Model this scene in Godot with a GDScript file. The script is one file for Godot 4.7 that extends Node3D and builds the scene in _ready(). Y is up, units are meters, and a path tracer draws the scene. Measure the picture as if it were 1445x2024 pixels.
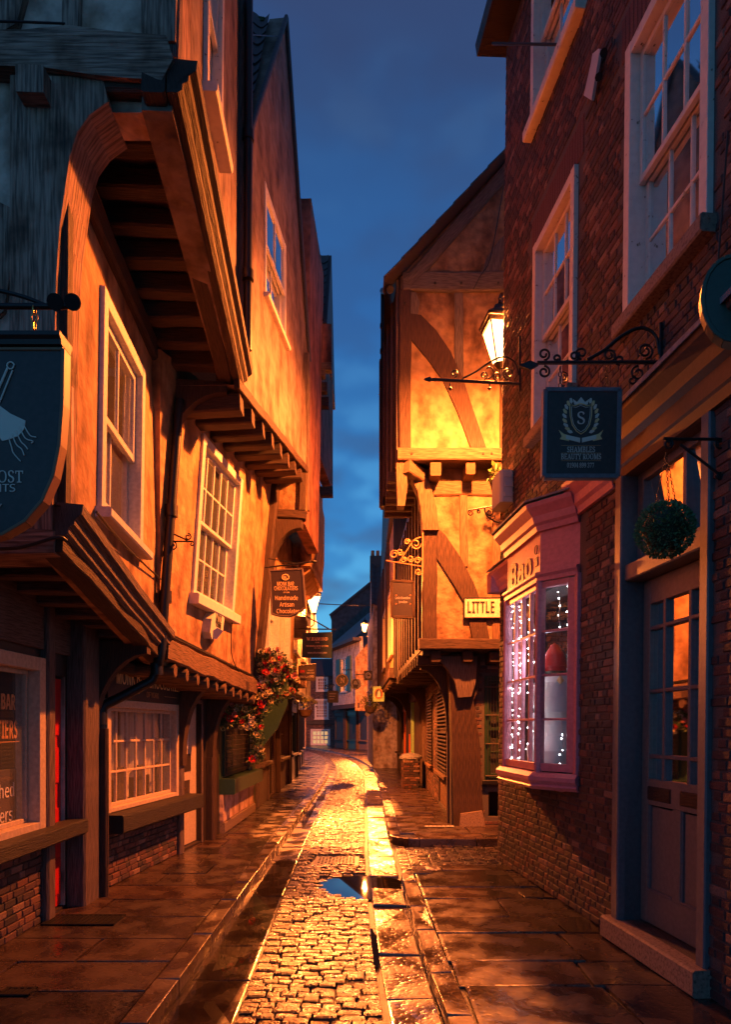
extends Node3D
# A narrow medieval shopping street at dusk, lit by sodium lanterns after rain. Units are metres; the pavement is y = 0, the road 8 cm lower.
const FL := 1400.0     # focal length of the lens, and below the principal point, in pixels of the 1445 x 2024 picture
const CX := 722.5
const HY := 1440.0
const EYE := 1.35
const UP := Vector3.UP
var rng := RandomNumberGenerator.new()
var M := {}
var T := {}
var taken := {}

class MB:
	# collects triangles (given counter-clockwise from outside) and commits them as one mesh
	var v := PackedVector3Array()
	var n := PackedVector3Array()
	var t := PackedVector2Array()
	var c := PackedColorArray()
	var col = null
	var off := Vector2.ZERO
	func tri(a: Vector3, b: Vector3, d: Vector3, ua := Vector2.ZERO, ub := Vector2.ZERO, ud := Vector2.ZERO) -> void:
		var nn := (b - a).cross(d - a).normalized()
		trin(a, b, d, nn, nn, nn, ua, ub, ud)
	func trin(a: Vector3, b: Vector3, d: Vector3, na: Vector3, nb: Vector3, nd: Vector3, ua := Vector2.ZERO, ub := Vector2.ZERO, ud := Vector2.ZERO) -> void:
		v.append(a); v.append(d); v.append(b)
		n.append(na); n.append(nd); n.append(nb)
		t.append(ua + off); t.append(ud + off); t.append(ub + off)
		if col != null:
			c.append(col); c.append(col); c.append(col)
	func quad(a: Vector3, b: Vector3, d: Vector3, e: Vector3) -> void:
		var w := (b - a).length()
		var h := (e - a).length()
		tri(a, b, d, Vector2(0, 0), Vector2(w, 0), Vector2(w, h))
		tri(a, d, e, Vector2(0, 0), Vector2(w, h), Vector2(0, h))
	func sweep(path: Array, prof: Array, up: Vector3, smooth := false, scales: Array = [], caps := true) -> void:
		var rings := []
		var norms := []
		var m := prof.size()
		var along := [0.0]
		for i in path.size():
			var p: Vector3 = path[i]
			var tan: Vector3 = (path[mini(i + 1, path.size() - 1)] - path[maxi(i - 1, 0)]).normalized()
			var nn := (up - tan * up.dot(tan))
			if nn.length() < 1e-4:
				nn = Vector3(tan.y, tan.z, tan.x).cross(tan)
			nn = nn.normalized()
			var bb := nn.cross(tan)
			var s: float = scales[i] if scales.size() else 1.0
			var ring := []
			var rn := []
			for q in prof:
				ring.append(p + (bb * q.x + nn * q.y) * s)
				rn.append((bb * q.x + nn * q.y).normalized())
			rings.append(ring)
			norms.append(rn)
			if i > 0:
				along.append(along[i - 1] + (path[i] - path[i - 1]).length())
		var around := [0.0]
		for k in m:
			around.append(around[k] + (prof[(k + 1) % m] - prof[k]).length())
		for i in path.size() - 1:
			for k in m:
				var k2 := (k + 1) % m
				var a: Vector3 = rings[i][k]
				var b: Vector3 = rings[i][k2]
				var d: Vector3 = rings[i + 1][k2]
				var e: Vector3 = rings[i + 1][k]
				var ua := Vector2(around[k], along[i])
				var ub := Vector2(around[k + 1], along[i])
				var ud := Vector2(around[k + 1], along[i + 1])
				var ue := Vector2(around[k], along[i + 1])
				if smooth:
					trin(a, b, d, norms[i][k], norms[i][k2], norms[i + 1][k2], ua, ub, ud)
					trin(a, d, e, norms[i][k], norms[i + 1][k2], norms[i + 1][k], ua, ud, ue)
				else:
					tri(a, b, d, ua, ub, ud)
					tri(a, d, e, ua, ud, ue)
		if caps:
			var l := path.size() - 1
			for k in range(1, m - 1):
				tri(rings[l][0], rings[l][k], rings[l][k + 1], prof[0] * 3.0, prof[k] * 3.0, prof[k + 1] * 3.0)
				tri(rings[0][0], rings[0][k + 1], rings[0][k], prof[0] * 3.0, prof[k + 1] * 3.0, prof[k] * 3.0)
	func bar(a: Vector3, b: Vector3, w: float, h: float, up := Vector3.UP, ch := 0.004) -> void:
		sweep([a, b], MB.rect(w, h, ch), up)
	func round_bar(path: Array, r: float, up := Vector3.UP, sides := 8) -> void:
		sweep(path, MB.disc(r, sides), up, true)
	func box(x0: float, y0: float, z0: float, x1: float, y1: float, z1: float, xf := Transform3D(), ch := 0.003) -> void:
		# a bevelled box in the frame xf, its long way along y
		var a := xf * Vector3((x0 + x1) / 2, y0, (z0 + z1) / 2)
		var b := xf * Vector3((x0 + x1) / 2, y1, (z0 + z1) / 2)
		sweep([a, b], MB.rect(absf(x1 - x0), absf(z1 - z0), minf(ch, minf(absf(x1 - x0), absf(z1 - z0)) * 0.3)), (xf.basis * Vector3(0, 0, 1)).normalized())
	func hbox(x0: float, y0: float, z0: float, x1: float, y1: float, z1: float, xf := Transform3D(), ch := 0.003) -> void:
		# the same with its long way (and grain) along x
		var a := xf * Vector3(x0, (y0 + y1) / 2, (z0 + z1) / 2)
		var b := xf * Vector3(x1, (y0 + y1) / 2, (z0 + z1) / 2)
		sweep([a, b], MB.rect(absf(y1 - y0), absf(z1 - z0), minf(ch, minf(absf(y1 - y0), absf(z1 - z0)) * 0.3)), (xf.basis * Vector3(0, 0, 1)).normalized())
	func prism(poly: PackedVector2Array, xf: Transform3D, depth: float, upright := true) -> void:
		# a flat outline in the xy plane of xf, from z = 0 back to z = -depth
		if not Geometry2D.is_polygon_clockwise(poly):
			pass
		else:
			poly = poly.duplicate()
			poly.reverse()
		var idx := Geometry2D.triangulate_polygon(poly)
		var uv := func(p: Vector2) -> Vector2: return p if upright else Vector2(p.y, p.x)
		for i in range(0, idx.size(), 3):
			var q := [poly[idx[i]], poly[idx[i + 1]], poly[idx[i + 2]]]
			if (q[1] - q[0]).cross(q[2] - q[0]) < 0:
				q = [q[0], q[2], q[1]]
			tri(xf * Vector3(q[0].x, q[0].y, 0), xf * Vector3(q[1].x, q[1].y, 0), xf * Vector3(q[2].x, q[2].y, 0), uv.call(q[0]), uv.call(q[1]), uv.call(q[2]))
			tri(xf * Vector3(q[0].x, q[0].y, -depth), xf * Vector3(q[2].x, q[2].y, -depth), xf * Vector3(q[1].x, q[1].y, -depth), uv.call(q[0]), uv.call(q[2]), uv.call(q[1]))
		for i in poly.size():
			var a := poly[i]
			var b := poly[(i + 1) % poly.size()]
			var w := (b - a).length()
			var p0 := xf * Vector3(a.x, a.y, -depth)
			var p1 := xf * Vector3(b.x, b.y, -depth)
			var p2 := xf * Vector3(b.x, b.y, 0)
			var p3 := xf * Vector3(a.x, a.y, 0)
			tri(p0, p1, p2, Vector2(0, 0), Vector2(0, w), Vector2(depth, w))
			tri(p0, p2, p3, Vector2(0, 0), Vector2(depth, w), Vector2(depth, 0))
	func lathe(prof: Array, xf: Transform3D, sides := 12, turn := 0.0) -> void:
		# (radius, height) pairs from the bottom up, round the y axis of xf
		for i in prof.size() - 1:
			var s0: Vector2 = prof[i]
			var s1: Vector2 = prof[i + 1]
			var sl := Vector2(s1.y - s0.y, s0.x - s1.x).normalized()
			for k in sides:
				var a0 := TAU * k / sides + turn
				var a1 := TAU * (k + 1) / sides + turn
				var d0 := Vector3(cos(a0), 0, -sin(a0))
				var d1 := Vector3(cos(a1), 0, -sin(a1))
				var n0 := (xf.basis * (d0 * sl.x + UP * sl.y)).normalized()
				var n1 := (xf.basis * (d1 * sl.x + UP * sl.y)).normalized()
				if sides < 8:
					n0 = (n0 + n1).normalized()
					n1 = n0
				var a := xf * (d0 * s0.x + UP * s0.y)
				var b := xf * (d1 * s0.x + UP * s0.y)
				var d := xf * (d1 * s1.x + UP * s1.y)
				var e := xf * (d0 * s1.x + UP * s1.y)
				var u0 := Vector2(a0 * 0.2, s0.y)
				var u1 := Vector2(a1 * 0.2, s1.y)
				if s0.x > 1e-5:
					trin(a, b, d, n0, n1, n1, u0, u0, u1)
				if s1.x > 1e-5:
					trin(a, d, e, n0, n1, n0, u0, u1, u1)
	static func rect(w: float, h: float, ch := 0.004) -> Array:
		var x := w / 2
		var y := h / 2
		if ch <= 0.0:
			return [Vector2(x, -y), Vector2(x, y), Vector2(-x, y), Vector2(-x, -y)]
		return [Vector2(x, -y + ch), Vector2(x, y - ch), Vector2(x - ch, y), Vector2(-x + ch, y), Vector2(-x, y - ch), Vector2(-x, -y + ch), Vector2(-x + ch, -y), Vector2(x - ch, -y)]
	static func disc(r: float, sides := 8) -> Array:
		var out := []
		for k in sides:
			out.append(Vector2(cos(TAU * k / sides), sin(TAU * k / sides)) * r)
		return out
	func mesh() -> ArrayMesh:
		var a := []
		a.resize(Mesh.ARRAY_MAX)
		a[Mesh.ARRAY_VERTEX] = v
		a[Mesh.ARRAY_NORMAL] = n
		a[Mesh.ARRAY_TEX_UV] = t
		if c.size() == v.size() and c.size() > 0:
			a[Mesh.ARRAY_COLOR] = c
		var m := ArrayMesh.new()
		m.add_surface_from_arrays(Mesh.PRIMITIVE_TRIANGLES, a)
		return m

class Fac:
	# an upright (or slightly leaning) wall plane: u runs left to right as one faces it, n points out of it
	var o: Vector3
	var u: Vector3
	var v: Vector3
	var n: Vector3
	func _init(xa: float, za: float, xb: float, zb: float, lean := 0.0, y0 := 0.0) -> void:
		u = Vector3(xb - xa, 0, za - zb).normalized()
		var n0 := u.cross(UP)
		v = (UP + n0 * lean).normalized()
		n = u.cross(v)
		o = Vector3(xa, 0, -za) - n0 * lean * y0
	func xf(x := 0.0, y := 0.0, z := 0.0) -> Transform3D:
		return Transform3D(Basis(u, v, n), o + u * x + v * y + n * z)
	func w(x: float, y: float, z := 0.0) -> Vector3:
		return o + u * x + v * y + n * z
	func hit(px: float, py: float, out := 0.0) -> Vector2:
		var d := Vector3((px - CX) / FL, (HY - py) / FL, -1)
		var e := Vector3(0, EYE, 0)
		var p := e + d * (n.dot(o + n * out - e) / n.dot(d))
		return Vector2(u.dot(p - o), v.dot(p - o))
	func at(px: float, py: float, out := 0.0) -> Vector3:
		var h := hit(px, py, out)
		return w(h.x, h.y, out)
	func outline(pxs: Array, out := 0.0) -> PackedVector2Array:
		var r := PackedVector2Array()
		for i in range(0, pxs.size(), 2):
			r.append(hit(pxs[i], pxs[i + 1], out))
		return r
	func area(px0: float, py0: float, px1: float, py1: float, out := 0.0) -> Rect2:
		# from the picture's lower left corner to the upper right one
		var a := hit(px0, py0, out)
		var b := hit(px1, py1, out)
		return Rect2(a, b - a).abs()

func at(px: float, py: float, z: float) -> Vector3:
	return Vector3((px - CX) / FL * z, EYE - (py - HY) / FL * z, -z)

func facing(z: float) -> Fac:
	return Fac.new(-5, z, 5, z)

func numbered(called: String) -> String:
	var k: int = taken.get(called, 0)
	taken[called] = k + 1
	return called if k == 0 else "%s_%03d" % [called, k]

func tag(o: Node, label := "", category := "", group := "", kind := "") -> Node:
	if label: o.set_meta("label", label)
	if category: o.set_meta("category", category)
	if group: o.set_meta("group", group)
	if kind: o.set_meta("kind", kind)
	return o

func thing(called: String, label: String, category: String, where := Vector3.ZERO, group := "", kind := "") -> Node3D:
	var o := Node3D.new()
	o.name = numbered(called)
	add_child(o)
	o.position = where
	tag(o, label, category, group, kind)
	return o

func hold(parent: Node3D, called: String, xf := Transform3D()) -> Node3D:
	var o := Node3D.new()
	o.name = called
	parent.add_child(o, true)
	o.global_transform = xf
	return o

func put(parent: Node3D, called: String, mesh: Mesh, mat: Material, xf := Transform3D()) -> MeshInstance3D:
	var o := MeshInstance3D.new()
	o.name = called
	o.mesh = mesh
	o.material_override = mat
	parent.add_child(o, true)
	o.global_transform = xf
	return o

func part(parent: Node3D, called: String, mb: MB, mat: Material, xf := Transform3D()) -> MeshInstance3D:
	return put(parent, called, mb.mesh(), mat, xf)

func fresh() -> MB:
	var m := MB.new()
	m.off = Vector2(rng.randf() * 7.0, rng.randf() * 7.0)
	return m

func wall(parent: Node3D, called: String, fac: Fac, poly: PackedVector2Array, holes: Array, thick: float, mat: Material, out := 0.0) -> Node3D:
	# a wall slab with real openings, its face in the plane fac
	var w := CSGPolygon3D.new()
	w.name = called
	w.polygon = poly
	w.depth = thick
	w.material = mat
	parent.add_child(w, true)
	w.global_transform = fac.xf(0, 0, out)
	for h in holes:
		var c := CSGBox3D.new()
		c.name = "opening"
		c.operation = CSGShape3D.OPERATION_SUBTRACTION
		c.size = Vector3(h.size.x, h.size.y, thick * 2 + 0.5)
		w.add_child(c, true)
		c.position = Vector3(h.get_center().x, h.get_center().y, 0)
		c.material = mat
	return w

func rect_poly(x0: float, y0: float, x1: float, y1: float) -> PackedVector2Array:
	return PackedVector2Array([Vector2(x0, y0), Vector2(x1, y0), Vector2(x1, y1), Vector2(x0, y1)])

func beam(parent: Node3D, called: String, a: Vector3, b: Vector3, w: float, h: float, up: Vector3, mat: Material, rough := 0.008, bow := 0.0) -> MeshInstance3D:
	# an old, uneven timber from a to b: w across, h along up
	var m := fresh()
	var path := []
	var sc := []
	var l := (b - a).length()
	var k := clampi(int(l / 0.22), 2, 14)
	var side := up.cross(b - a).normalized()
	for i in k + 1:
		var f := float(i) / k
		path.append(a.lerp(b, f) + up * (bow * sin(f * PI) + rng.randf_range(-rough, rough) * 0.6) + side * rng.randf_range(-rough, rough) * 0.6)
		sc.append(1.0 + rng.randf_range(-rough, rough) * 3.0)
	m.sweep(path, MB.rect(w, h, minf(w, h) * 0.1), up, false, sc)
	return part(parent, called, m, mat)

func joist(parent: Node3D, a: Vector3, b: Vector3, w: float, h: float, mat: Material, called := "joist") -> MeshInstance3D:
	return beam(parent, called, a, b, w * rng.randf_range(0.9, 1.1), h * rng.randf_range(0.92, 1.08), UP, mat, 0.01)

func bracket(parent: Node3D, fac: Fac, x: float, y0: float, y1: float, out: float, width: float, mat: Material, thin := 0.1, called := "bracket") -> MeshInstance3D:
	# a curved timber brace that springs from the wall at height y0 and meets the jetty at y1, out from the wall
	var poly := PackedVector2Array()
	poly.append(Vector2(0.0, y0))
	poly.append(Vector2(thin * 0.8, y0))
	for i in 9:
		var f := i / 8.0 * PI / 2
		poly.append(Vector2(thin * 0.8 + (out - thin * 0.8) * (1.0 - cos(f)), y0 + 0.12 + (y1 - y0 - 0.12 - thin) * sin(f)))
	poly.append(Vector2(out, y1))
	poly.append(Vector2(0.0, y1))
	var m := fresh()
	var xf := Transform3D(Basis(fac.n, fac.v, -fac.u), fac.w(x, 0, 0) - fac.u * width / 2)
	m.prism(poly, xf, width)
	return part(parent, called, m, mat)

func text(parent: Node3D, what: String, em: float, xf: Transform3D, mat: Material, serif := false, bold := false, squeeze := 1.0, called := "lettering") -> MeshInstance3D:
	var t := TextMesh.new()
	var f := SystemFont.new()
	f.font_names = PackedStringArray(["Droid Serif" if serif else "Droid Sans"])
	if bold:
		f.font_weight = 700
	t.font = f
	t.font_size = 48
	t.pixel_size = em / 48.0
	t.depth = 0.003
	t.curve_step = 2.0
	t.text = what
	return put(parent, called, t, mat, xf.scaled_local(Vector3(squeeze, 1, 1)))

func spiral(center: Vector3, ex: Vector3, ey: Vector3, r0: float, r1: float, a0: float, turns: float, steps := 22) -> Array:
	var out := []
	for i in steps + 1:
		var f := float(i) / steps
		var r := lerpf(r0, r1, f)
		var a := a0 + turns * TAU * f
		out.append(center + ex * cos(a) * r + ey * sin(a) * r)
	return out

func curve(pts: Array, steps := 8) -> Array:
	var c := Curve3D.new()
	for i in pts.size():
		var d: Vector3 = (pts[mini(i + 1, pts.size() - 1)] - pts[maxi(i - 1, 0)]) / 6.0
		c.add_point(pts[i], -d, d)
	var out := []
	for i in (pts.size() - 1) * steps + 1:
		out.append(c.sample(int(i / steps), float(i % steps) / steps) if i < (pts.size() - 1) * steps else pts[-1])
	return out

func cable(called: String, label: String, pts: Array, r := 0.006, group := "", cat := "cable") -> void:
	var o := thing(called, label, cat, pts[0], group)
	var m := fresh()
	m.round_bar(curve(pts), r, Vector3(0.3, 0.2, 1).normalized(), 5)
	part(o, "wire", m, M.black)

func grey(x: float) -> Color:
	return Color(x, x, x)

func noise(freq: float, oct: int, sd: int, ramp: Array, size := 512, kind := FastNoiseLite.TYPE_SIMPLEX_SMOOTH) -> NoiseTexture2D:
	var f := FastNoiseLite.new()
	f.noise_type = kind
	f.seed = sd
	f.frequency = freq
	f.fractal_octaves = oct
	var g := Gradient.new()
	var offs := PackedFloat32Array()
	var cols := PackedColorArray()
	for s in ramp:
		offs.append(s[0])
		cols.append(s[1] if s[1] is Color else grey(s[1]))
	g.offsets = offs
	g.colors = cols
	var t := NoiseTexture2D.new()
	t.width = size
	t.height = size
	t.seamless = true
	t.noise = f
	t.color_ramp = g
	return t

func mat(lin: Color, rough: float, o := {}) -> StandardMaterial3D:
	# lin is the real-world base colour (linear)
	var m := StandardMaterial3D.new()
	m.albedo_color = lin.linear_to_srgb()
	m.roughness = rough
	m.metallic = o.get("metal", 0.0)
	if o.has("tex"): m.albedo_texture = o.tex
	if o.has("rtex"): m.roughness_texture = o.rtex
	if o.has("bump"):
		m.heightmap_enabled = true
		m.heightmap_texture = o.bump
		m.heightmap_scale = o.get("relief", 0.5)
	var s = o.get("scale", 1.0)
	m.uv1_scale = s if s is Vector3 else Vector3(s, s, s)
	if o.get("tri", false):
		m.uv1_triplanar = true
		m.uv1_world_triplanar = true
	if o.has("stain"):
		m.detail_enabled = true
		m.detail_blend_mode = BaseMaterial3D.BLEND_MODE_MUL
		m.detail_albedo = o.stain
		m.detail_uv_layer = BaseMaterial3D.DETAIL_UV_2
		m.uv2_triplanar = true
		m.uv2_world_triplanar = true
		var s2 = o.get("stain_scale", 0.4)
		m.uv2_scale = s2 if s2 is Vector3 else Vector3(s2, s2, s2)
	if o.has("vc"): m.vertex_color_use_as_albedo = true
	if o.has("spec"): m.metallic_specular = o.spec
	return m

func glow(c: Color, e: float) -> StandardMaterial3D:
	var m := StandardMaterial3D.new()
	m.albedo_color = Color(0.1, 0.08, 0.06)
	m.emission_enabled = true
	m.emission = c.linear_to_srgb()
	m.emission_energy_multiplier = e
	m.roughness = 0.4
	return m

func make_materials() -> void:
	T.blotch = noise(0.012, 5, 3, [[0.0, 0.74], [0.45, 0.9], [0.7, 0.98], [1.0, 1.0]])
	T.stain = noise(0.006, 5, 11, [[0.0, Color(0.46, 0.4, 0.36)], [0.33, Color(0.82, 0.77, 0.73)], [0.6, Color(0.97, 0.96, 0.95)], [1.0, grey(1.0)]])
	T.grain = noise(0.02, 6, 5, [[0.0, 0.4], [0.3, 0.66], [0.6, 0.88], [1.0, 1.0]])
	T.weather = noise(0.022, 6, 15, [[0.0, 0.3], [0.3, 0.55], [0.5, 0.74], [0.75, 0.9], [1.0, 1.0]])
	T.fine = noise(0.05, 4, 7, [[0.0, 0.0], [1.0, 1.0]])
	T.lump = noise(0.012, 4, 8, [[0.0, 0.0], [1.0, 1.0]])
	T.pit = noise(0.045, 5, 9, [[0.0, 0.45], [0.35, 0.82], [1.0, 1.0]])
	T.wet = noise(0.0075, 4, 21, [[0.0, 0.26], [0.3, 0.42], [0.65, 0.8], [1.0, 1.0]])
	T.damp = noise(0.0075, 4, 21, [[0.0, 0.66], [0.3, 0.8], [0.65, 0.94], [1.0, 1.0]])
	T.brushed = noise(0.03, 3, 31, [[0.0, 0.84], [1.0, 1.0]])
	T.peel = noise(0.02, 4, 41, [[0.0, Color(0.4, 0.36, 0.32)], [0.09, Color(0.6, 0.57, 0.52)], [0.13, grey(0.93)], [1.0, grey(1.0)]])
	var grainy := Vector3(12, 0.5, 1)
	var pl := {"tex": T.blotch, "tri": true, "scale": 0.9, "bump": T.lump, "relief": 1.6, "stain": T.stain, "stain_scale": Vector3(0.8, 0.42, 0.8)}
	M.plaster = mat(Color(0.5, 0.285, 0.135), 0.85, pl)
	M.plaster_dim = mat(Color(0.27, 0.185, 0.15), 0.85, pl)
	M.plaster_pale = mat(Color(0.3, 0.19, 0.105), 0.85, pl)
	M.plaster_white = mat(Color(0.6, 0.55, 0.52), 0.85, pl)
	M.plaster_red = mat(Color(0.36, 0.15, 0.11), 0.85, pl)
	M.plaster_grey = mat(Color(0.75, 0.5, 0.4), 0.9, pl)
	M.soot = mat(Color(0.075, 0.066, 0.072), 0.9, {"tex": T.blotch, "tri": true, "scale": 0.25})
	var wd := {"tex": T.grain, "scale": grainy, "bump": T.grain, "relief": 0.9, "rtex": T.brushed}
	M.timber = mat(Color(0.075, 0.036, 0.022), 0.8, wd)
	M.timber_dark = mat(Color(0.17, 0.115, 0.1), 0.82, wd)
	M.timber_weathered = mat(Color(0.5, 0.3, 0.225), 0.8, {"tex": T.grain, "scale": Vector3(5, 0.3, 1), "bump": T.weather, "relief": 0.9, "stain": T.stain, "stain_scale": 0.9})
	M.timber_grey = mat(Color(0.17, 0.14, 0.13), 0.85, wd)
	M.timber_pale = mat(Color(0.22, 0.12, 0.065), 0.8, wd)
	M.timber_black = mat(Color(0.03, 0.024, 0.022), 0.6, wd)
	var pt := {"tex": T.brushed, "tri": true, "scale": 1.5, "bump": T.fine, "relief": 0.05}
	M.white = mat(Color(0.66, 0.63, 0.58), 0.5, pt)
	M.white_worn = mat(Color(0.66, 0.61, 0.54), 0.6, {"tex": T.peel, "tri": true, "scale": 1.3, "bump": T.peel, "relief": 0.15})
	M.cream = mat(Color(0.55, 0.42, 0.3), 0.5, pt)
	M.pink = mat(Color(0.68, 0.26, 0.31), 0.42, pt)
	M.slate_paint = mat(Color(0.13, 0.13, 0.142), 0.42, pt)
	M.slate_door = mat(Color(0.19, 0.165, 0.145), 0.42, pt)
	M.red = mat(Color(0.55, 0.016, 0.014), 0.35, pt)
	M.green = mat(Color(0.03, 0.075, 0.045), 0.45, pt)
	M.green_dark = mat(Color(0.02, 0.055, 0.03), 0.4, pt)
	M.purple = mat(Color(0.13, 0.04, 0.15), 0.5, pt)
	M.black = mat(Color(0.014, 0.013, 0.014), 0.45, pt)
	M.iron = mat(Color(0.022, 0.02, 0.021), 0.42, {"metal": 0.4, "tex": T.brushed, "tri": true, "scale": 3.0})
	M.brass = mat(Color(0.5, 0.3, 0.1), 0.3, {"metal": 1.0})
	M.lead = mat(Color(0.2, 0.21, 0.24), 0.55, {"tex": T.blotch, "tri": true, "scale": 2.5, "bump": T.lump, "relief": 0.5})
	M.stone = mat(Color(0.3, 0.21, 0.16), 0.8, {"tex": T.pit, "tri": true, "scale": 1.6, "bump": T.pit, "relief": 0.4})
	var br := {"tex": T.pit, "tri": true, "scale": 3.1, "bump": T.pit, "relief": 0.5, "vc": true}
	M.brick = mat(Color.WHITE, 0.78, br)
	M.mortar = mat(Color(0.12, 0.1, 0.095), 0.9, {"tex": T.pit, "tri": true, "scale": 4.0, "bump": T.pit, "relief": 0.3})
	M.sett = mat(Color.WHITE, 0.5, {"tex": T.pit, "tri": true, "scale": 2.3, "bump": T.pit, "relief": 0.7, "rtex": T.wet, "vc": true, "spec": 0.62})
	var fl := {"tex": T.damp, "tri": true, "scale": 0.75, "bump": T.pit, "relief": 0.5, "rtex": T.wet, "stain": T.pit, "stain_scale": 1.7, "spec": 0.65}
	M.flag = mat(Color(0.07, 0.049, 0.043), 0.46, fl)
	M.flag_warm = mat(Color(0.085, 0.056, 0.045), 0.42, fl)
	M.flag_grey = mat(Color(0.06, 0.046, 0.044), 0.5, fl)
	M.flag_red = mat(Color(0.09, 0.052, 0.041), 0.48, fl)
	M.flag_dark = mat(Color(0.042, 0.033, 0.033), 0.36, fl)
	M.kerb = mat(Color(0.095, 0.063, 0.052), 0.45, fl)
	M.gutter = mat(Color(0.11, 0.075, 0.06), 0.42, fl)
	M.bed = mat(Color(0.028, 0.022, 0.02), 0.3, {"tex": T.pit, "tri": true, "scale": 5.0, "bump": T.pit, "relief": 0.5})
	M.earth = mat(Color(0.05, 0.045, 0.042), 0.8)
	M.water = mat(Color(0.008, 0.008, 0.009), 0.015, {"spec": 1.0})
	var sw := StandardMaterial3D.new()
	sw.albedo_color = Color(0.1, 0.08, 0.07, 0.5)
	sw.transparency = BaseMaterial3D.TRANSPARENCY_ALPHA
	sw.roughness = 0.02
	sw.metallic_specular = 0.6
	M.shallow = sw
	M.tile = mat(Color(0.085, 0.068, 0.07), 0.7, {"tex": T.pit, "tri": true, "scale": 2.0, "bump": T.pit, "relief": 0.4})
	M.slates = mat(Color(0.055, 0.05, 0.058), 0.6, {"tex": T.pit, "tri": true, "scale": 1.5, "bump": T.lump, "relief": 0.5})
	M.moss = mat(Color(0.05, 0.07, 0.025), 0.95, {"tex": T.pit, "tri": true, "scale": 5.0})
	M.room = mat(Color(0.045, 0.026, 0.02), 0.9)
	M.room_warm = mat(Color(0.3, 0.09, 0.035), 0.9)
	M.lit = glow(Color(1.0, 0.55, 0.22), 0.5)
	M.lit_added = glow(Color(1.0, 0.42, 0.12), 0.16)  # dim interior glow, added to warm the far shopfronts
	M.curtain = mat(Color(0.6, 0.5, 0.4), 0.9)
	M.gold = mat(Color(0.8, 0.55, 0.24), 0.5)
	M.rim = mat(Color(0.22, 0.1, 0.045), 0.5)
	M.copper = mat(Color(0.5, 0.25, 0.1), 0.4, {"metal": 0.3})
	M.ivory = mat(Color(0.68, 0.6, 0.5), 0.6)
	M.silver = mat(Color(0.5, 0.44, 0.42), 0.5)
	M.fascia_brown = mat(Color(0.1, 0.055, 0.038), 0.5, pt)
	M.board = mat(Color(0.06, 0.042, 0.036), 0.5, pt)
	M.board_brown = mat(Color(0.032, 0.02, 0.016), 0.55, pt)
	M.board_green = mat(Color(0.016, 0.03, 0.014), 0.45, pt)
	M.board_grey = mat(Color(0.16, 0.165, 0.19), 0.5, pt)
	M.sign_white = mat(Color(0.7, 0.66, 0.5), 0.5, pt)
	M.sign_lime = mat(Color(0.3, 0.55, 0.25), 0.5, pt)
	M.orange = mat(Color(0.55, 0.13, 0.03), 0.5)
	M.blue = mat(Color(0.03, 0.035, 0.2), 0.5)
	M.plastic = mat(Color(0.42, 0.42, 0.43), 0.5)
	M.snow = mat(Color(0.75, 0.76, 0.78), 0.75)
	M.leaf = mat(Color.WHITE, 0.55, {"vc": true})
	M.petal = mat(Color.WHITE, 0.6, {"vc": true})
	M.mesh = mat(Color(0.1, 0.08, 0.06), 0.5, {"metal": 0.6})
	M.mirror_glass = mat(Color(0.8, 0.82, 0.85), 0.03, {"metal": 1.0})
	var g := StandardMaterial3D.new()
	g.albedo_color = Color(0.9, 0.93, 0.92, 0.06)
	g.transparency = BaseMaterial3D.TRANSPARENCY_ALPHA
	g.roughness = 0.03
	g.metallic_specular = 0.75
	M.glass = g

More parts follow.
